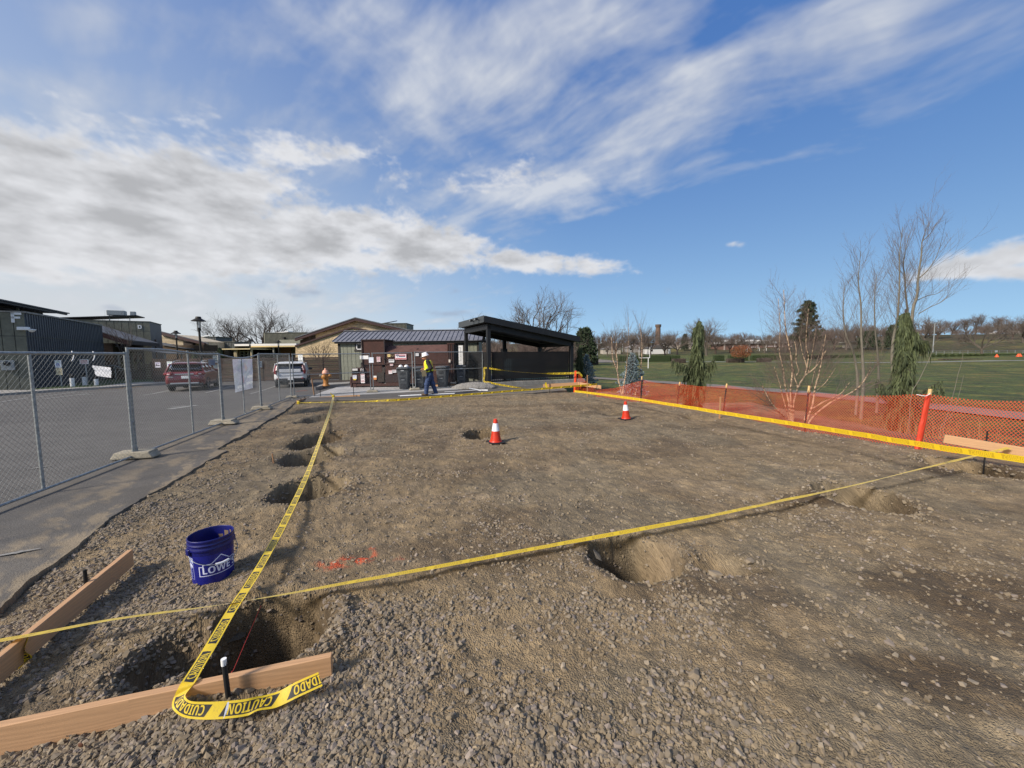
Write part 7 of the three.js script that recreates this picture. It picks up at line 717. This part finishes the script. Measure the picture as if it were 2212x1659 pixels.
for (let k = 0; k < 9; k++) { const px = 2014 + k * 14.5 * (k > 5 ? 0.93 : 1), d = 112, p = P(px, 776, d), b = thing('round_shrub', 'clipped round shrub in a row beyond the grass', 'shrub', V(p.x, terrainY(p.x, p.z), p.z), 0, 'row of clipped round shrubs'), r = rng(620 + k), A = [], hh = P(px, 764.5, d).y - b.position.y; for (let i = 0; i < 420; i++) { const v = V(r() - 0.5, r() - 0.5, r() - 0.5).normalize(), p2 = v.clone().multiply(V(0.62, hh / 2, 0.6)).add(V(0, hh / 2, 0)), s = V(r() - 0.5, r() - 0.5, r() - 0.5).cross(v).normalize(); leafTri(A, p2.addScaledVector(v, -0.12), v, s, 0.22, 0.11); } mesh('leaves', leafGeo(A), hedgeM2, b); mesh('core', new THREE.SphereGeometry(1, 14, 10).scale(0.58, hh / 2 - 0.04, 0.56).translate(0, hh / 2, 0), hedgeM, b); }
{ // pine
  const p = onT(1738, 112), h = P(1738, 654, 112).y - p.y, b = thing('pine_tree', 'tall dark pine rising above the birch stems', 'pine', p), r = rng(81), w = new Wood(), A = []; w.seg([V(0, -0.5, 0), V(0.2, h * 0.6, 0), V(0, h * 0.97, 0)], 0.32, 0.06, 8); for (let k = 0; k < 62; k++) { const t = 0.3 + 0.7 * (k + r()) / 62, a = k * 2.399, len = 6.2 * (1 - t * 0.86) * (0.6 + 0.5 * r()), d = V(Math.cos(a), 0.12 - 0.1 * r(), Math.sin(a)), s = V(0, h * t, 0), e = s.clone().addScaledVector(d, len); w.seg([s, e], 0.08, 0.02, 4); for (let c = 0; c < 5; c++) { const q = s.clone().lerp(e, 0.4 + 0.62 * c / 4).add(V((r() - 0.5) * 1.1, 0.15 + 0.3 * r(), (r() - 0.5) * 1.1)); for (let i = 0; i < 34; i++) { const v = V(r() - 0.5, r() * 0.9 - 0.35, r() - 0.5).normalize(), sd = V(r() - 0.5, r() - 0.5, r() - 0.5).cross(v).normalize(); leafTri(A, q.clone().addScaledVector(v, 0.15), v, sd, 0.45 + 0.3 * r(), 0.12); } } } mesh('trunk', w.geo(), M.bark, b, { keepUV: true }); mesh('needles', leafGeo(A), pineM, b);
}
{ // far bare trees: a few kinds, many places
  const kinds = [0, 1, 2, 3, 4].map((k) => bareTree('far_tree', 'x', V(0, 0, 0), 10, 500 + k, { open: [0.55, 0.8, 0.45, 0.7, 0.9][k], lev: 4, limbs: 6, trunk: 0.22, rad: 0.032, kids: { 3: 6, 2: 6, 1: 6 }, wig: 0.4, up: [0.1, 0.05, 0.14, 0.06, 0.04][k], woodLev: 3 }, [k % 2 ? M.bark : M.barkGrey, k === 3 ? M.twigRed : M.twig], 'bare trees along the far edge of the field'));
  const spots = [[1312, 190, 9.5, 0, 'above the path bend'], [1330, 185, 13, 1, 'behind the second light mast'], [1365, 200, 11, 2, 'behind the pale birch'], [1385, 180, 12.5, 0, 'left of the brick chimney'], [1405, 195, 11, 3, 'left beside the brick chimney'], [1436, 185, 11, 1, 'right beside the brick chimney'], [1462, 190, 11.5, 4, 'left of the alone conifer'], [1440, 210, 10, 2, 'behind the white house'], [1525, 170, 14.5, 0, 'right behind the alone conifer'], [1545, 195, 11, 1, 'beside the long warehouse'], [1575, 200, 8, 3, 'before the warehouse end'], [1600, 190, 8, 2, 'before the warehouse door'], [1625, 195, 8, 4, 'before the warehouse middle'], [1650, 190, 8.5, 0, 'above the soccer goal'], [1675, 185, 9, 1, 'above the second soccer goal'], [1700, 190, 9, 3, 'left under the pine'], [1720, 170, 8, 2, 'under the pine'], [1752, 165, 9, 4, 'right under the pine'], [1775, 190, 11, 3, 'right of the pine'], [1800, 190, 11, 1, 'left behind the young trees'], [1825, 185, 12, 0, 'behind the leaning young tree'], [1850, 190, 11, 3, 'behind the straight young tree'], [1880, 200, 10, 2, 'behind the smaller young tree'], [1905, 195, 10, 4, 'behind the kinked young tree'], [1935, 210, 10, 0, 'behind the broad conifer'], [1995, 200, 13.5, 4, 'right of the broad conifer'], [2020, 230, 12, 1, 'beside the field light'], [2050, 260, 10, 3, 'above the tan slope'], [2080, 260, 10, 2, 'left of the big far tree'], [2118, 115, 9.6, 4, 'spreading wide above the dark hedge'], [2100, 250, 12, 0, 'behind the big far tree'], [2150, 240, 11, 3, 'right of the big far tree'], [2180, 200, 10, 1, 'above the orange markers'], [2205, 170, 11.5, 4, 'at the end of the far hedge'], [1290, 170, 11, 3, 'beside the dark evergreen'], [1265, 110, 8, 1, 'before the dark evergreen'], [1140, 130, 9, 0, 'seen under the shelter roof'], [1090, 120, 8.5, 2, 'left under the shelter roof'], [1185, 125, 8.5, 3, 'right under the shelter roof'], [1060, 110, 8, 4, 'behind the shed end']];
  spots.forEach(([px, d, h, k, where], i) => { const p = onT(px, d), r = rng(700 + i), o = i < 5 ? kinds[k] : null; const lab = 'bare tree ' + where, t = copyOf(kinds[k], p, r() * 6.28, lab, h / 10); }); kinds.forEach((k) => scene.remove(k));
}
{ // distant dark wood line, one mass
  const r = rng(91), n = 300, g = bareTree('x', 'x', V(0, 0, 0), 7, 530, { open: 0.9, lev: 3, limbs: 7, trunk: 0.15, rad: 0.03, kids: { 2: 7, 1: 6 }, wig: 0.5, woodLev: 9 }, [M.bark, M.twig]); const geo = g.children[1].geometry; scene.remove(g); const im = new THREE.InstancedMesh(geo, M.twigRed, n), m = new THREE.Matrix4(), q = new THREE.Quaternion(); for (let i = 0; i < n; i++) { const near = i < 60, px = near ? lerp(1050, 1235, r()) : lerp(1010, 2330, r()), d = near ? 75 + 40 * r() : 225 + 160 * r(), p = onT(px, d); m.compose(p, q.setFromAxisAngle(V(0, 1, 0), r() * 6.28), V(1, 1, 1).multiplyScalar((0.7 + 0.7 * r()) * (near ? 0.75 : 1))); im.setMatrixAt(i, m); } im.name = 'far_wood'; im.userData = { kind: 'stuff', label: 'brown leafless wood on the far hillside', category: 'wood' }; im.castShadow = true; scene.add(im);
}
function evergreen(label, px, d, h, w, seed) { const b = thing('far_evergreen', label, 'evergreen', onT(px, d), 0, 'dark evergreens beyond the field'), r = rng(seed), A = []; for (let i = 0; i < 2600; i++) { const t = Math.pow(r(), 0.8), a = r() * 6.28, rr = w * Math.sqrt(1 - t * 0.92) * (0.55 + 0.5 * r()) * (0.75 + 0.5 * vn(a * 1.5, t * 5, seed)), p = V(Math.cos(a) * rr, h * (0.08 + 0.9 * t), Math.sin(a) * rr), v = V(r() - 0.5, r() - 0.4, r() - 0.5).normalize(), s = V(r() - 0.5, r() - 0.5, r() - 0.5).cross(v).normalize(); leafTri(A, p, v, s, 0.5 + 0.4 * r(), 0.2); } mesh('foliage', leafGeo(A), pineM, b); mesh('trunk', rod(V(0, -0.3, 0), V(0, h * 0.7, 0), 0.2, 0.08, 6), M.bark, b); }
evergreen('round dark evergreen beside the shelter roof end', 1262, 95, 9.2, 3.4, 85); evergreen('small pointed evergreen beyond the field near the alone conifer', 1478, 230, 10, 2.2, 86); evergreen('dark round evergreen on the hillside left of the warehouse', 1548, 280, 6, 4, 87); evergreen('small pointed evergreen behind the young trees', 1922, 175, 11, 2.8, 88); evergreen('dark round evergreen behind the straight young tree', 1872, 180, 8.6, 4.5, 89);
{ const p = onT(1599, 100), b = thing('rust_tree', 'small rust coloured tree holding dry leaves beside the hedges', 'tree', p), r = rng(95), A = [], w = new Wood(), h = P(1599, 744, 100).y - p.y; w.seg([V(0, -0.2, 0), V(0, h * 0.5, 0)], 0.09, 0.05, 6); for (let i = 0; i < 1800; i++) { const v = V(r() - 0.5, r() - 0.5, r() - 0.5).normalize().multiplyScalar(Math.cbrt(r())), q = V(v.x * 2.6, h * 0.62 + v.y * h * 0.4, v.z * 2.4), n = V(r() - 0.5, r() - 0.5, r() - 0.5).normalize(), s = V(r() - 0.5, r() - 0.5, r() - 0.5).cross(n).normalize(); leafTri(A, q, n, s, 0.22, 0.09); } mesh('trunk', w.geo(), M.bark, b, { keepUV: true }); mesh('leaves', leafGeo(A), std('#7c4a2c', 0.9), b); const q2 = copyOf(b, onT(1268, 95), 1, 'small rust coloured shrub tree near the shelter corner', 0.62); }
// ---------------------------------------------------------------- paths and field things
function pathStrip(name, label, pts, w, mat) { const c = new THREE.CatmullRomCurve3(pts), n = 60, pos = [], idx = []; for (let i = 0; i <= n; i++) { const p = c.getPoint(i / n), t = c.getTangent(i / n).setY(0).normalize(); for (let k = 0; k <= 4; k++) { const q = p.clone().addScaledVector(V(-t.z, 0, t.x), (k / 4 - 0.5) * w); pos.push(q.x, terrainY(q.x, q.z) + 0.05, q.z); } if (i) for (let k = 0; k < 4; k++) { const a = (i - 1) * 5 + k; idx.push(a, a + 1, a + 5, a + 1, a + 6, a + 5); } } const g = new THREE.BufferGeometry(); g.setAttribute('position', new THREE.Float32BufferAttribute(pos, 3)); g.setIndex(idx); g.computeVertexNormals(); structure(mesh(name, g, mat, scene), label); }
const pathM = std('#857d74', 0.92, { map: rep(T.asphalt, 0.5) }), gp = (px, py, y) => G(px, py, y);
pathStrip('footpath', 'grey footpath curving across the grass beyond the net', [gp(2600, 935, -0.5), gp(2212, 893, -0.52), gp(2040, 876, -0.55), gp(1850, 858, -0.6), gp(1673, 843, -0.65), gp(1459, 827, -0.68), gp(1289, 814, -0.72), gp(1200, 808, -0.75)], 2.3, pathM); pathStrip('far_path', 'far pale path along the hedges', [gp(2400, 783.5, -1.3), gp(2212, 782, -1.3), gp(1900, 784.5, -1.3), gp(1600, 783, -1.3), gp(1400, 781.5, -1.25), gp(1290, 783, -1.25)], 3, std('#8a8a82', 0.95)); pathStrip('far_road', 'grey road bend at the left end of the field', [gp(1330, 784, -1.3), gp(1300, 781, -1.25), gp(1270, 779, -1.2), gp(1200, 778, -1.2)], 9, pathM);
{ const p = onT(1400, 76), b = thing('goal_posts', 'white football goal posts on the field', 'goal', p), k = 76 / 831, by = P(1400, 773, 76).y - p.y, ty = P(1390, 750, 76).y - p.y; const l = P(1380.5, 770, 76).x - p.x, rr = P(1403.5, 770, 76).x - p.x, cx = 0; mesh('post', rod(V(0, -0.2, 0), V(0, by, 0), 0.07), M.white, b); mesh('crossbar', rod(V(l, by, 0), V(rr, by, 0), 0.055), M.white, b); for (const x of [l, rr]) mesh('upright', rod(V(x, by, 0), V(x, ty, 0), 0.05), M.white, b); }
for (const [x0, x1, y0, y1, lab] of [[1614, 1640, 755, 764, 'soccer goal behind the rust coloured tree'], [1655, 1684, 752.5, 764, 'soccer goal behind the birch stems']]) { const d = 205, p = onT((x0 + x1) / 2, d), b = thing('soccer_goal', lab, 'goal', p, 0, 'white soccer goals on the far field'), l = P(x0, y1, d).x - p.x, r = P(x1, y1, d).x - p.x, t = Math.max(2.2, P(x0, y0, d).y - p.y); mesh('post', rod(V(l, -0.2, 0), V(l, t, 0), 0.09), M.white, b); mesh('post', rod(V(r, -0.2, 0), V(r, t, 0), 0.09), M.white, b); mesh('crossbar', rod(V(l, t, 0), V(r, t, 0), 0.09), M.white, b); mesh('stay', [rod(V(l, t, 0), V(l, 0, -2.2), 0.04), rod(V(r, t, 0), V(r, 0, -2.2), 0.04)], M.white, b); }
for (const [px, py, lab] of [[2153, 772.5, 'orange field marker apart before the dense hedge'], [2203, 772, 'orange field marker at the end of the dense hedge'], [2254, 775, 'orange field marker near the hedge corner'], [2199, 774, 'lower orange field marker of the close pair']]) { const p = P(px, py, 104), b = thing('field_marker', lab, 'marker', V(p.x, terrainY(p.x, p.z), p.z), 0, 'orange field markers'); mesh('cone', lathe([[0.42, 0], [0.4, 0.06], [0.08, 0.75], [0, 0.78]], 18).translate(0, Math.max(0, p.y - terrainY(p.x, p.z) - 0.2), 0), std('#e8531d', 0.5), b); mesh('stem', rod(V(0, -0.1, 0), V(0, Math.max(0.1, p.y - terrainY(p.x, p.z) - 0.15), 0), 0.05), M.iron, b); }
function house(label, px, d, w, h, wall, roof, turn = 0) { const p = onT(px, d), b = thing('far_house', label, 'house', p, turn, 'houses beyond the field'), D = 7; mesh('wall', minmax([-w / 2, -1, -D / 2], [w / 2, h, D / 2]), std(wall, 0.85), b); const rf = mesh('roof', [prism([[-w / 2 - 0.4, h - 0.1], [w / 2 + 0.4, h - 0.1], [w / 2 + 0.4, h], [0, h + 2], [-w / 2 - 0.4, h]], D + 0.8).translate(0, 0, -D / 2 - 0.4)].map((g) => g), std(roof, 0.85), b); for (const x of [-0.3, 0.25]) { const wn = mesh('window', minmax([x * w - 0.6, h * 0.4, D / 2], [x * w + 0.6, h * 0.4 + 1.1, D / 2 + 0.05]), M.glass, b); mesh('window_frame', [minmax([x * w - 0.7, h * 0.4 - 0.1, D / 2], [x * w + 0.7, h * 0.4, D / 2 + 0.08]), minmax([x * w - 0.7, h * 0.4 + 1.1, D / 2], [x * w + 0.7, h * 0.4 + 1.2, D / 2 + 0.08])], M.white, wn); } }
house('white house with dark roof behind the football goal', 1417, 215, 13, 2.9, '#c9c9c4', '#4d4a48'); house('small grey roofed house left of the chimney', 1368, 235, 9, 2.6, '#8e8a84', '#7d7874'); house('low pale house near the path bend', 1318, 225, 10, 2.6, '#a79f92', '#6e6a66'); house('pale roofed house right of the chimney', 1445, 265, 11, 2.8, '#b3aea4', '#c4c4c2'); house('pale house beside the alone conifer', 1480, 250, 10, 2.8, '#a39a8c', '#8a8580'); house('small house seen beside the shelter corner', 1262, 180, 9, 2.6, '#8f8a80', '#77736e'); house('long flat roofed house on the right hill', 2170, 330, 30, 2.2, '#9a938a', '#d2d0ca');
{ const d = 225, b = thing('warehouse', 'long brown warehouse with pale pillars beyond the field', 'building'), g = pbox(1562, 742, 1712, 762, d, 14); mesh('wall', g, std('#6b5146', 0.9), b); for (let k = 0; k < 9; k++) mesh('pillar', pbox(1564 + k * 18, 741.5, 1566.5 + k * 18, 762, d - 0.4, 0.5), std('#9c8f84', 0.9), b); mesh('roof', pbox(1558, 737.5, 1716, 742, d - 1, 16), std('#8d8a86', 0.85), b); for (const [x0, x1] of [[1596, 1606], [1640, 1662], [1566, 1574], [1618, 1628]]) mesh('roof_unit', pbox(x0, 734, x1, 737.5, d + 4, 4), M.white, b); const y2 = thing('concrete_shed', 'pale square concrete building behind the young trees', 'building'); mesh('wall', pbox(1850, 739, 1873, 757, 190, 8), std('#a79f90', 0.9), y2); mesh('roof', pbox(1848, 737.8, 1875, 739.2, 189, 10), M.concrete, y2); }
{ const p = onT(1420, 330), t = P(1420, 701, 330), b = thing('brick_chimney', 'tall brick chimney on the skyline', 'chimney', p), h = t.y - p.y; mesh('stack', rod(V(0, -1, 0), V(0, h - 2, 0), 2.4, 1.9, 12), std('#6f5a4c', 0.9), b); mesh('crown', rod(V(0, h - 2.2, 0), V(0, h, 0), 2.4, 2.5, 12), std('#5a4c42', 0.9), b); }
for (const [px, top, d, n, lab] of [[1344.5, 712, 240, 3, 'tall field light mast left of the pale birch'], [1278, 716.5, 230, 4, 'tall field light mast beside the dark evergreen'], [1290, 741, 150, 2, 'short light pole at the path bend'], [2012, 698, 150, 2, 'twin headed park light right of the conifer']]) { const p = onT(px, d), t = P(px, top, d), b = thing('light_mast', lab, 'light mast', p, 0, 'light masts around the field'), h = t.y - p.y; mesh('pole', rod(V(0, -0.5, 0), V(0, h, 0), 0.2, 0.13, 8), M.galv, b); mesh('cross_arm', rod(V(-1.6, h - 0.2, 0), V(1.6, h - 0.2, 0), 0.08), M.galv, b); for (let k = 0; k < n; k++) mesh('lamp_head', rbox(0.55, 0.45, 0.4, 0.08, lerp(-1.5, 1.5, n > 1 ? k / (n - 1) : 0.5), h + 0.1, 0.1), M.galv, b); }
{ const d = 118, b = thing('rail_fence', 'thin metal rail fence behind the round shrubs', 'fence'); for (let k = 0; k <= 14; k++) { const p = P(2005 + k * 17, 770, d); mesh('post', rod(V(p.x, terrainY(p.x, -d) - 0.1, -d), V(p.x, P(2005 + k * 17, 758 - k * 0.15, d).y, -d), 0.045, 0.045, 6), M.galv, b); } for (const y of [758.5, 762]) mesh('rail', rod(P(2005, y, d).setZ(-d), P(2243, y - 2, d).setZ(-d), 0.04, 0.04, 6), M.galv, b); tag(mesh('white_board', pbox(2150, 756.8, 2155, 761, d - 0.3, 0.1), M.white, scene), 'small white board on the rail fence', 'sign'); }
{ const d = 108, b = thing('white_post', 'short white sign post before the spruce beside the path', 'post', onT(1265.5, 92)); mesh('board', box(0.9, 1.1, 0.12, 0, 1.2, 0), M.white, b); mesh('leg', rod(V(0, -0.1, 0), V(0, 0.8, 0), 0.06), M.white, b); }
// ---------------------------------------------------------------- the worker
function surfaceNet(f, lo, hi, cs) { // smooth skin of a distance field
  const n = [0, 1, 2].map((k) => Math.ceil((hi[k] - lo[k]) / cs) + 1), [nx, ny, nz] = n, v = new Float32Array(nx * ny * nz), id = (i, j, k) => (k * ny + j) * nx + i; for (let k = 0; k < nz; k++) for (let j = 0; j < ny; j++) for (let i = 0; i < nx; i++) v[id(i, j, k)] = f(lo[0] + i * cs, lo[1] + j * cs, lo[2] + k * cs);
  const vi = new Int32Array(nx * ny * nz).fill(-1), pos = [], idx = []; for (let k = 0; k < nz - 1; k++) for (let j = 0; j < ny - 1; j++) for (let i = 0; i < nx - 1; i++) { let m = 0, sx = 0, sy = 0, sz = 0, c = 0; for (let q = 0; q < 8; q++) if (v[id(i + (q & 1), j + (q >> 1 & 1), k + (q >> 2))] < 0) m |= 1 << q; if (m === 0 || m === 255) continue; for (let a = 0; a < 8; a++) for (const bit of [1, 2, 4]) { const b = a | bit; if (b === a || !((m >> a ^ m >> b) & 1)) continue; const va = v[id(i + (a & 1), j + (a >> 1 & 1), k + (a >> 2))], vb = v[id(i + (b & 1), j + (b >> 1 & 1), k + (b >> 2))], t = va / (va - vb); sx += (a & 1) + (bit === 1 ? t : 0); sy += (a >> 1 & 1) + (bit === 2 ? t : 0); sz += (a >> 2) + (bit === 4 ? t : 0); c++; } vi[id(i, j, k)] = pos.length / 3; pos.push(lo[0] + (i + sx / c) * cs, lo[1] + (j + sy / c) * cs, lo[2] + (k + sz / c) * cs); }
  const quad = (a, b, c, d, fl) => { if (a < 0 || b < 0 || c < 0 || d < 0) return; fl ? idx.push(a, b, c, a, c, d) : idx.push(a, c, b, a, d, c); };
  for (let k = 1; k < nz - 1; k++) for (let j = 1; j < ny - 1; j++) for (let i = 1; i < nx - 1; i++) { const s = v[id(i, j, k)] < 0; if (s !== v[id(i + 1, j, k)] < 0) quad(vi[id(i, j - 1, k - 1)], vi[id(i, j, k - 1)], vi[id(i, j, k)], vi[id(i, j - 1, k)], s); if (s !== v[id(i, j + 1, k)] < 0) quad(vi[id(i - 1, j, k - 1)], vi[id(i - 1, j, k)], vi[id(i, j, k)], vi[id(i, j, k - 1)], s); if (s !== v[id(i, j, k + 1)] < 0) quad(vi[id(i - 1, j - 1, k)], vi[id(i, j - 1, k)], vi[id(i, j, k)], vi[id(i - 1, j, k)], s); }
  const g = new THREE.BufferGeometry(); g.setAttribute('position', new THREE.Float32BufferAttribute(pos, 3)); g.setIndex(idx); g.computeVertexNormals(); return g;
}
const cap = (a, b, ra, rb) => { const dx = b[0] - a[0], dy = b[1] - a[1], dz = b[2] - a[2], L = dx * dx + dy * dy + dz * dz; return (x, y, z) => { const px = x - a[0], py = y - a[1], pz = z - a[2], t = clamp((px * dx + py * dy + pz * dz) / L); return Math.hypot(px - t * dx, py - t * dy, pz - t * dz) - lerp(ra, rb, t); }; };
const ell = (c, r) => (x, y, z) => { const a = Math.hypot((x - c[0]) / r[0], (y - c[1]) / r[1], (z - c[2]) / r[2]); return (a - 1) * Math.min(...r); };
const smin = (k) => (...fs) => (x, y, z) => { let m = fs[0](x, y, z); for (let i = 1; i < fs.length; i++) { const b = fs[i](x, y, z), h = Math.max(k - Math.abs(m - b), 0) / k; m = Math.min(m, b) - h * h * k * 0.25; } return m; };
{
  // local frame: facing -x, x back and forth, z across (camera side is +z)
  const g = G(...z3(1555, 1287), 0), b = thing('person', 'worker in white hard hat, yellow vest and jeans, looking down at a board', 'person', V(g.x, 0.01, g.z), 0.12); b.scale.set(1.14, 1.01, 1.14);
  const hip = [0.02, 0.93, 0], hL = [0.02, 0.9, 0.09], hR = [0.02, 0.9, -0.09], kL = [-0.08, 0.5, 0.1], aL = [-0.12, 0.1, 0.1], kR = [0.1, 0.5, -0.09], aR = [0.22, 0.11, -0.09], chest = [-0.03, 1.3, 0], neck = [-0.06, 1.49, 0], head = [-0.13, 1.6, 0];
  const sL = [-0.02, 1.42, 0.19], eL = [0.1, 1.16, 0.27], wL = [-0.14, 1.06, 0.2], sR = [-0.02, 1.42, -0.19], eR = [0.06, 1.16, -0.27], wR = [-0.2, 1.12, -0.1];
  const leg = (h, k, a) => [cap(h, k, 0.095, 0.068), cap(k, a, 0.066, 0.052)], S = smin(0.05);
  const torso = S(ell([0.0, 1.0, 0], [0.13, 0.14, 0.17]), ell([-0.02, 1.14, 0], [0.13, 0.17, 0.165]), ell([-0.03, 1.32, 0], [0.125, 0.16, 0.195]), cap([-0.03, 1.4, 0.13], [-0.03, 1.4, -0.13], 0.075, 0.075));
  const headF = smin(0.03)(ell([-0.13, 1.64, 0], [0.1, 0.115, 0.078]), ell([-0.165, 1.575, 0], [0.062, 0.07, 0.058]), ell([-0.238, 1.595, 0], [0.022, 0.024, 0.014]), ell([-0.22, 1.548, 0], [0.018, 0.012, 0.026]), ell([-0.12, 1.62, 0.08], [0.024, 0.034, 0.012]), ell([-0.12, 1.62, -0.08], [0.024, 0.034, 0.012]), cap([-0.05, 1.46, 0], [-0.12, 1.58, 0], 0.06, 0.056));
  const finger = (w, d, sp) => [-0.03, -0.01, 0.011, 0.03].map((o, i) => cap([w[0] - 0.07, w[1] - 0.012, w[2] + o], [w[0] - 0.11 - [0, 0.012, 0.014, 0.002][i] * d, w[1] - 0.035, w[2] + o * 1.1], 0.0095, 0.008)).concat([-0.03, -0.01, 0.011, 0.03].map((o) => cap([w[0] - 0.115, w[1] - 0.035, w[2] + o * 1.1], [w[0] - 0.1, w[1] - 0.06, w[2] + o * 1.05], 0.0085, 0.007)), [cap([w[0] - 0.03, w[1] + 0.012, w[2] + sp * 0.03], [w[0] - 0.085, w[1] + 0.022, w[2] + sp * 0.05], 0.011, 0.009)]);
  const hand = (w, sp) => smin(0.012)(ell([w[0] - 0.045, w[1] - 0.01, w[2]], [0.05, 0.018, 0.042]), cap([w[0] + 0.03, w[1] + 0.004, w[2]], [w[0] - 0.01, w[1], w[2]], 0.03, 0.026), ...finger(w, 1, sp));
  const skin = std('#b07a60', 0.6), bodyF = S(torso, ...leg(hL, kL, aL), ...leg(hR, kR, aR), cap(sL, eL, 0.055, 0.044), cap(eL, wL, 0.043, 0.032), cap(sR, eR, 0.055, 0.044), cap(eR, wR, 0.043, 0.032), cap([-0.04, 1.42, 0], [-0.1, 1.55, 0], 0.06, 0.055), cap(aL, [-0.24, 0.05, 0.1], 0.045, 0.035), cap(aR, [0.14, 0.05, -0.09], 0.045, 0.035));
  mesh('body', [surfaceNet((x, y, z) => bodyF(x, y, z) + 0.012, [-0.4, -0.02, -0.4], [0.45, 1.56, 0.4], 0.02), surfaceNet(headF, [-0.29, 1.42, -0.13], [0.02, 1.78, 0.13], 0.008), surfaceNet(hand(wL, -1), [wL[0] - 0.15, wL[1] - 0.09, wL[2] - 0.09], [wL[0] + 0.07, wL[1] + 0.06, wL[2] + 0.09], 0.004), surfaceNet(hand(wR, 1), [wR[0] - 0.15, wR[1] - 0.09, wR[2] - 0.09], [wR[0] + 0.07, wR[1] + 0.06, wR[2] + 0.09], 0.004)], skin, b);
  const wr = (x, y, z, a) => a * (fbm(x * 14 + 3, y * 18 + z * 9, 3, 300) - 0.5);
  const jeansF = S(ell([0.0, 0.96, 0], [0.135, 0.12, 0.175]), ...leg(hL, kL, aL).map((q) => (x, y, z) => q(x, y, z) - 0.022), ...leg(hR, kR, aR).map((q) => (x, y, z) => q(x, y, z) - 0.022)); mesh('jeans', surfaceNet((x, y, z) => Math.max(jeansF(x, y, z) + wr(x, y, z, 0.03), 0.06 - y, y - 1.03), [-0.32, 0, -0.28], [0.46, 1.06, 0.28], 0.014), std('#43577f', 0.9, { map: rep(T.grain, 6) }), b);
  const jackF = S((x, y, z) => torso(x, y, z) - 0.018, cap(sL, eL, 0.078, 0.064), cap(eL, [-0.06, 1.085, 0.22], 0.06, 0.05), cap(sR, eR, 0.078, 0.064), cap(eR, [-0.12, 1.12, -0.14], 0.06, 0.05), cap([-0.04, 1.43, 0], [-0.07, 1.51, 0], 0.08, 0.072)); mesh('jacket', surfaceNet((x, y, z) => Math.max(jackF(x, y, z) + wr(x, y, z, 0.025), 0.93 - y, y - 1.535), [-0.3, 0.88, -0.4], [0.28, 1.58, 0.4], 0.014), std('#2b2728', 0.85, { map: rep(T.grain, 6) }), b);
  const vestF = (x, y, z) => torso(x, y, z) - 0.036 + wr(x, y, z, 0.015); const vest = mesh('vest', surfaceNet((x, y, z) => Math.max(vestF(x, y, z), 1.0 - y + 0.25 * Math.max(0, x), y - 1.49, 0.11 - Math.hypot(x + 0.09, y - 1.5, z * 1.1), 0.075 - Math.hypot(x + 0.0, y - 1.36, Math.abs(z) - 0.24), x > 0.06 ? -(1.5 - y) * 0 + (x - 0.2) : -1, Math.abs(z) > 0.12 && x > 0.05 && y < 1.3 ? 0.02 : -1), [-0.26, 0.95, -0.3], [0.24, 1.52, 0.3], 0.012), std('#dcf02a', 0.6), b);
  const band = (y0, y1, col, grow) => surfaceNet((x, y, z) => Math.max(vestF(x, y, z) - grow, y0 - y, y - y1, Math.abs(z) > 0.1 && x > -0.03 ? 0.02 : -1), [-0.27, y0 - 0.03, -0.3], [0.24, y1 + 0.03, 0.3], 0.012); mesh('reflective_band', band(1.075, 1.12), std('#d98f52', 0.5), vest); mesh('reflective_band', surfaceNet((x, y, z) => Math.max(vestF(x, y, z) - 0.006, Math.abs(Math.abs(z) - 0.115) - 0.032, 1.12 - y, y - 1.48), [-0.26, 1.08, -0.22], [0.2, 1.52, 0.22], 0.012), std('#dd8a55', 0.5), vest);
  const hat = mesh('hard_hat', [lathe([[0.125, 0], [0.122, 0.03], [0.108, 0.085], [0.07, 0.13], [0.02, 0.145], [0, 0.146]], 28), new THREE.CylinderGeometry(0.142, 0.15, 0.012, 28), box(0.09, 0.012, 0.15, -0.12, 0, 0), rbox(0.2, 0.02, 0.03, 0.008, 0, 0.135, 0)], std('#eceae6', 0.35), b); hat.position.set(-0.125, 1.672, 0); hat.rotation.z = 0.32; 
  for (const [a, t, s] of [[aL, [-0.26, 0.045, 0.1], 1], [aR, [0.1, 0.045, -0.09], -1]]) mesh('boot', surfaceNet((x, y, z) => Math.max(smin(0.04)(cap([a[0], a[1] + 0.06, a[2]], a, 0.062, 0.058), cap([a[0] + 0.03, 0.045, a[2]], t, 0.052, 0.044))(x, y, z), 0.002 - y), [Math.min(a[0], t[0]) - 0.09, -0.02, a[2] - 0.1], [Math.max(a[0], t[0]) + 0.12, 0.22, a[2] + 0.1], 0.01), std('#5b4733', 0.85), b);
  mesh('belt', surfaceNet((x, y, z) => Math.max(torso(x, y, z) - 0.03, 0.985 - y, y - 1.02), [-0.24, 0.95, -0.28], [0.24, 1.06, 0.28], 0.012), M.black, b);
  const cb = tag(mesh('clipboard', [rbox(0.19, 0.27, 0.012, 0.004)], std('#8d8468', 0.7, { map: rep(T.grain, 5) }), scene), 'grey board held low in the worker hand', 'clipboard'); cb.position.copy(b.localToWorld(V(-0.17, 0.94, 0.25))); cb.rotation.set(0.15, 0.12, 0.08); b.updateMatrixWorld(true); cb.position.copy(b.localToWorld(V(-0.16, 0.95, 0.255)));
  const gl = tag(mesh('work_glove', [rbox(0.09, 0.05, 0.06, 0.02), rbox(0.05, 0.03, 0.03, 0.012, 0.05, 0.03, 0), rbox(0.06, 0.025, 0.02, 0.01, 0.06, -0.01, 0.015), rbox(0.06, 0.025, 0.02, 0.01, 0.06, -0.01, -0.015)], std('#d9ae5c', 0.8), scene), 'yellow work glove tucked at the worker back', 'glove'); gl.position.copy(b.localToWorld(V(0.2, 1.06, 0.12)));
}
renderer.render(scene, camera);
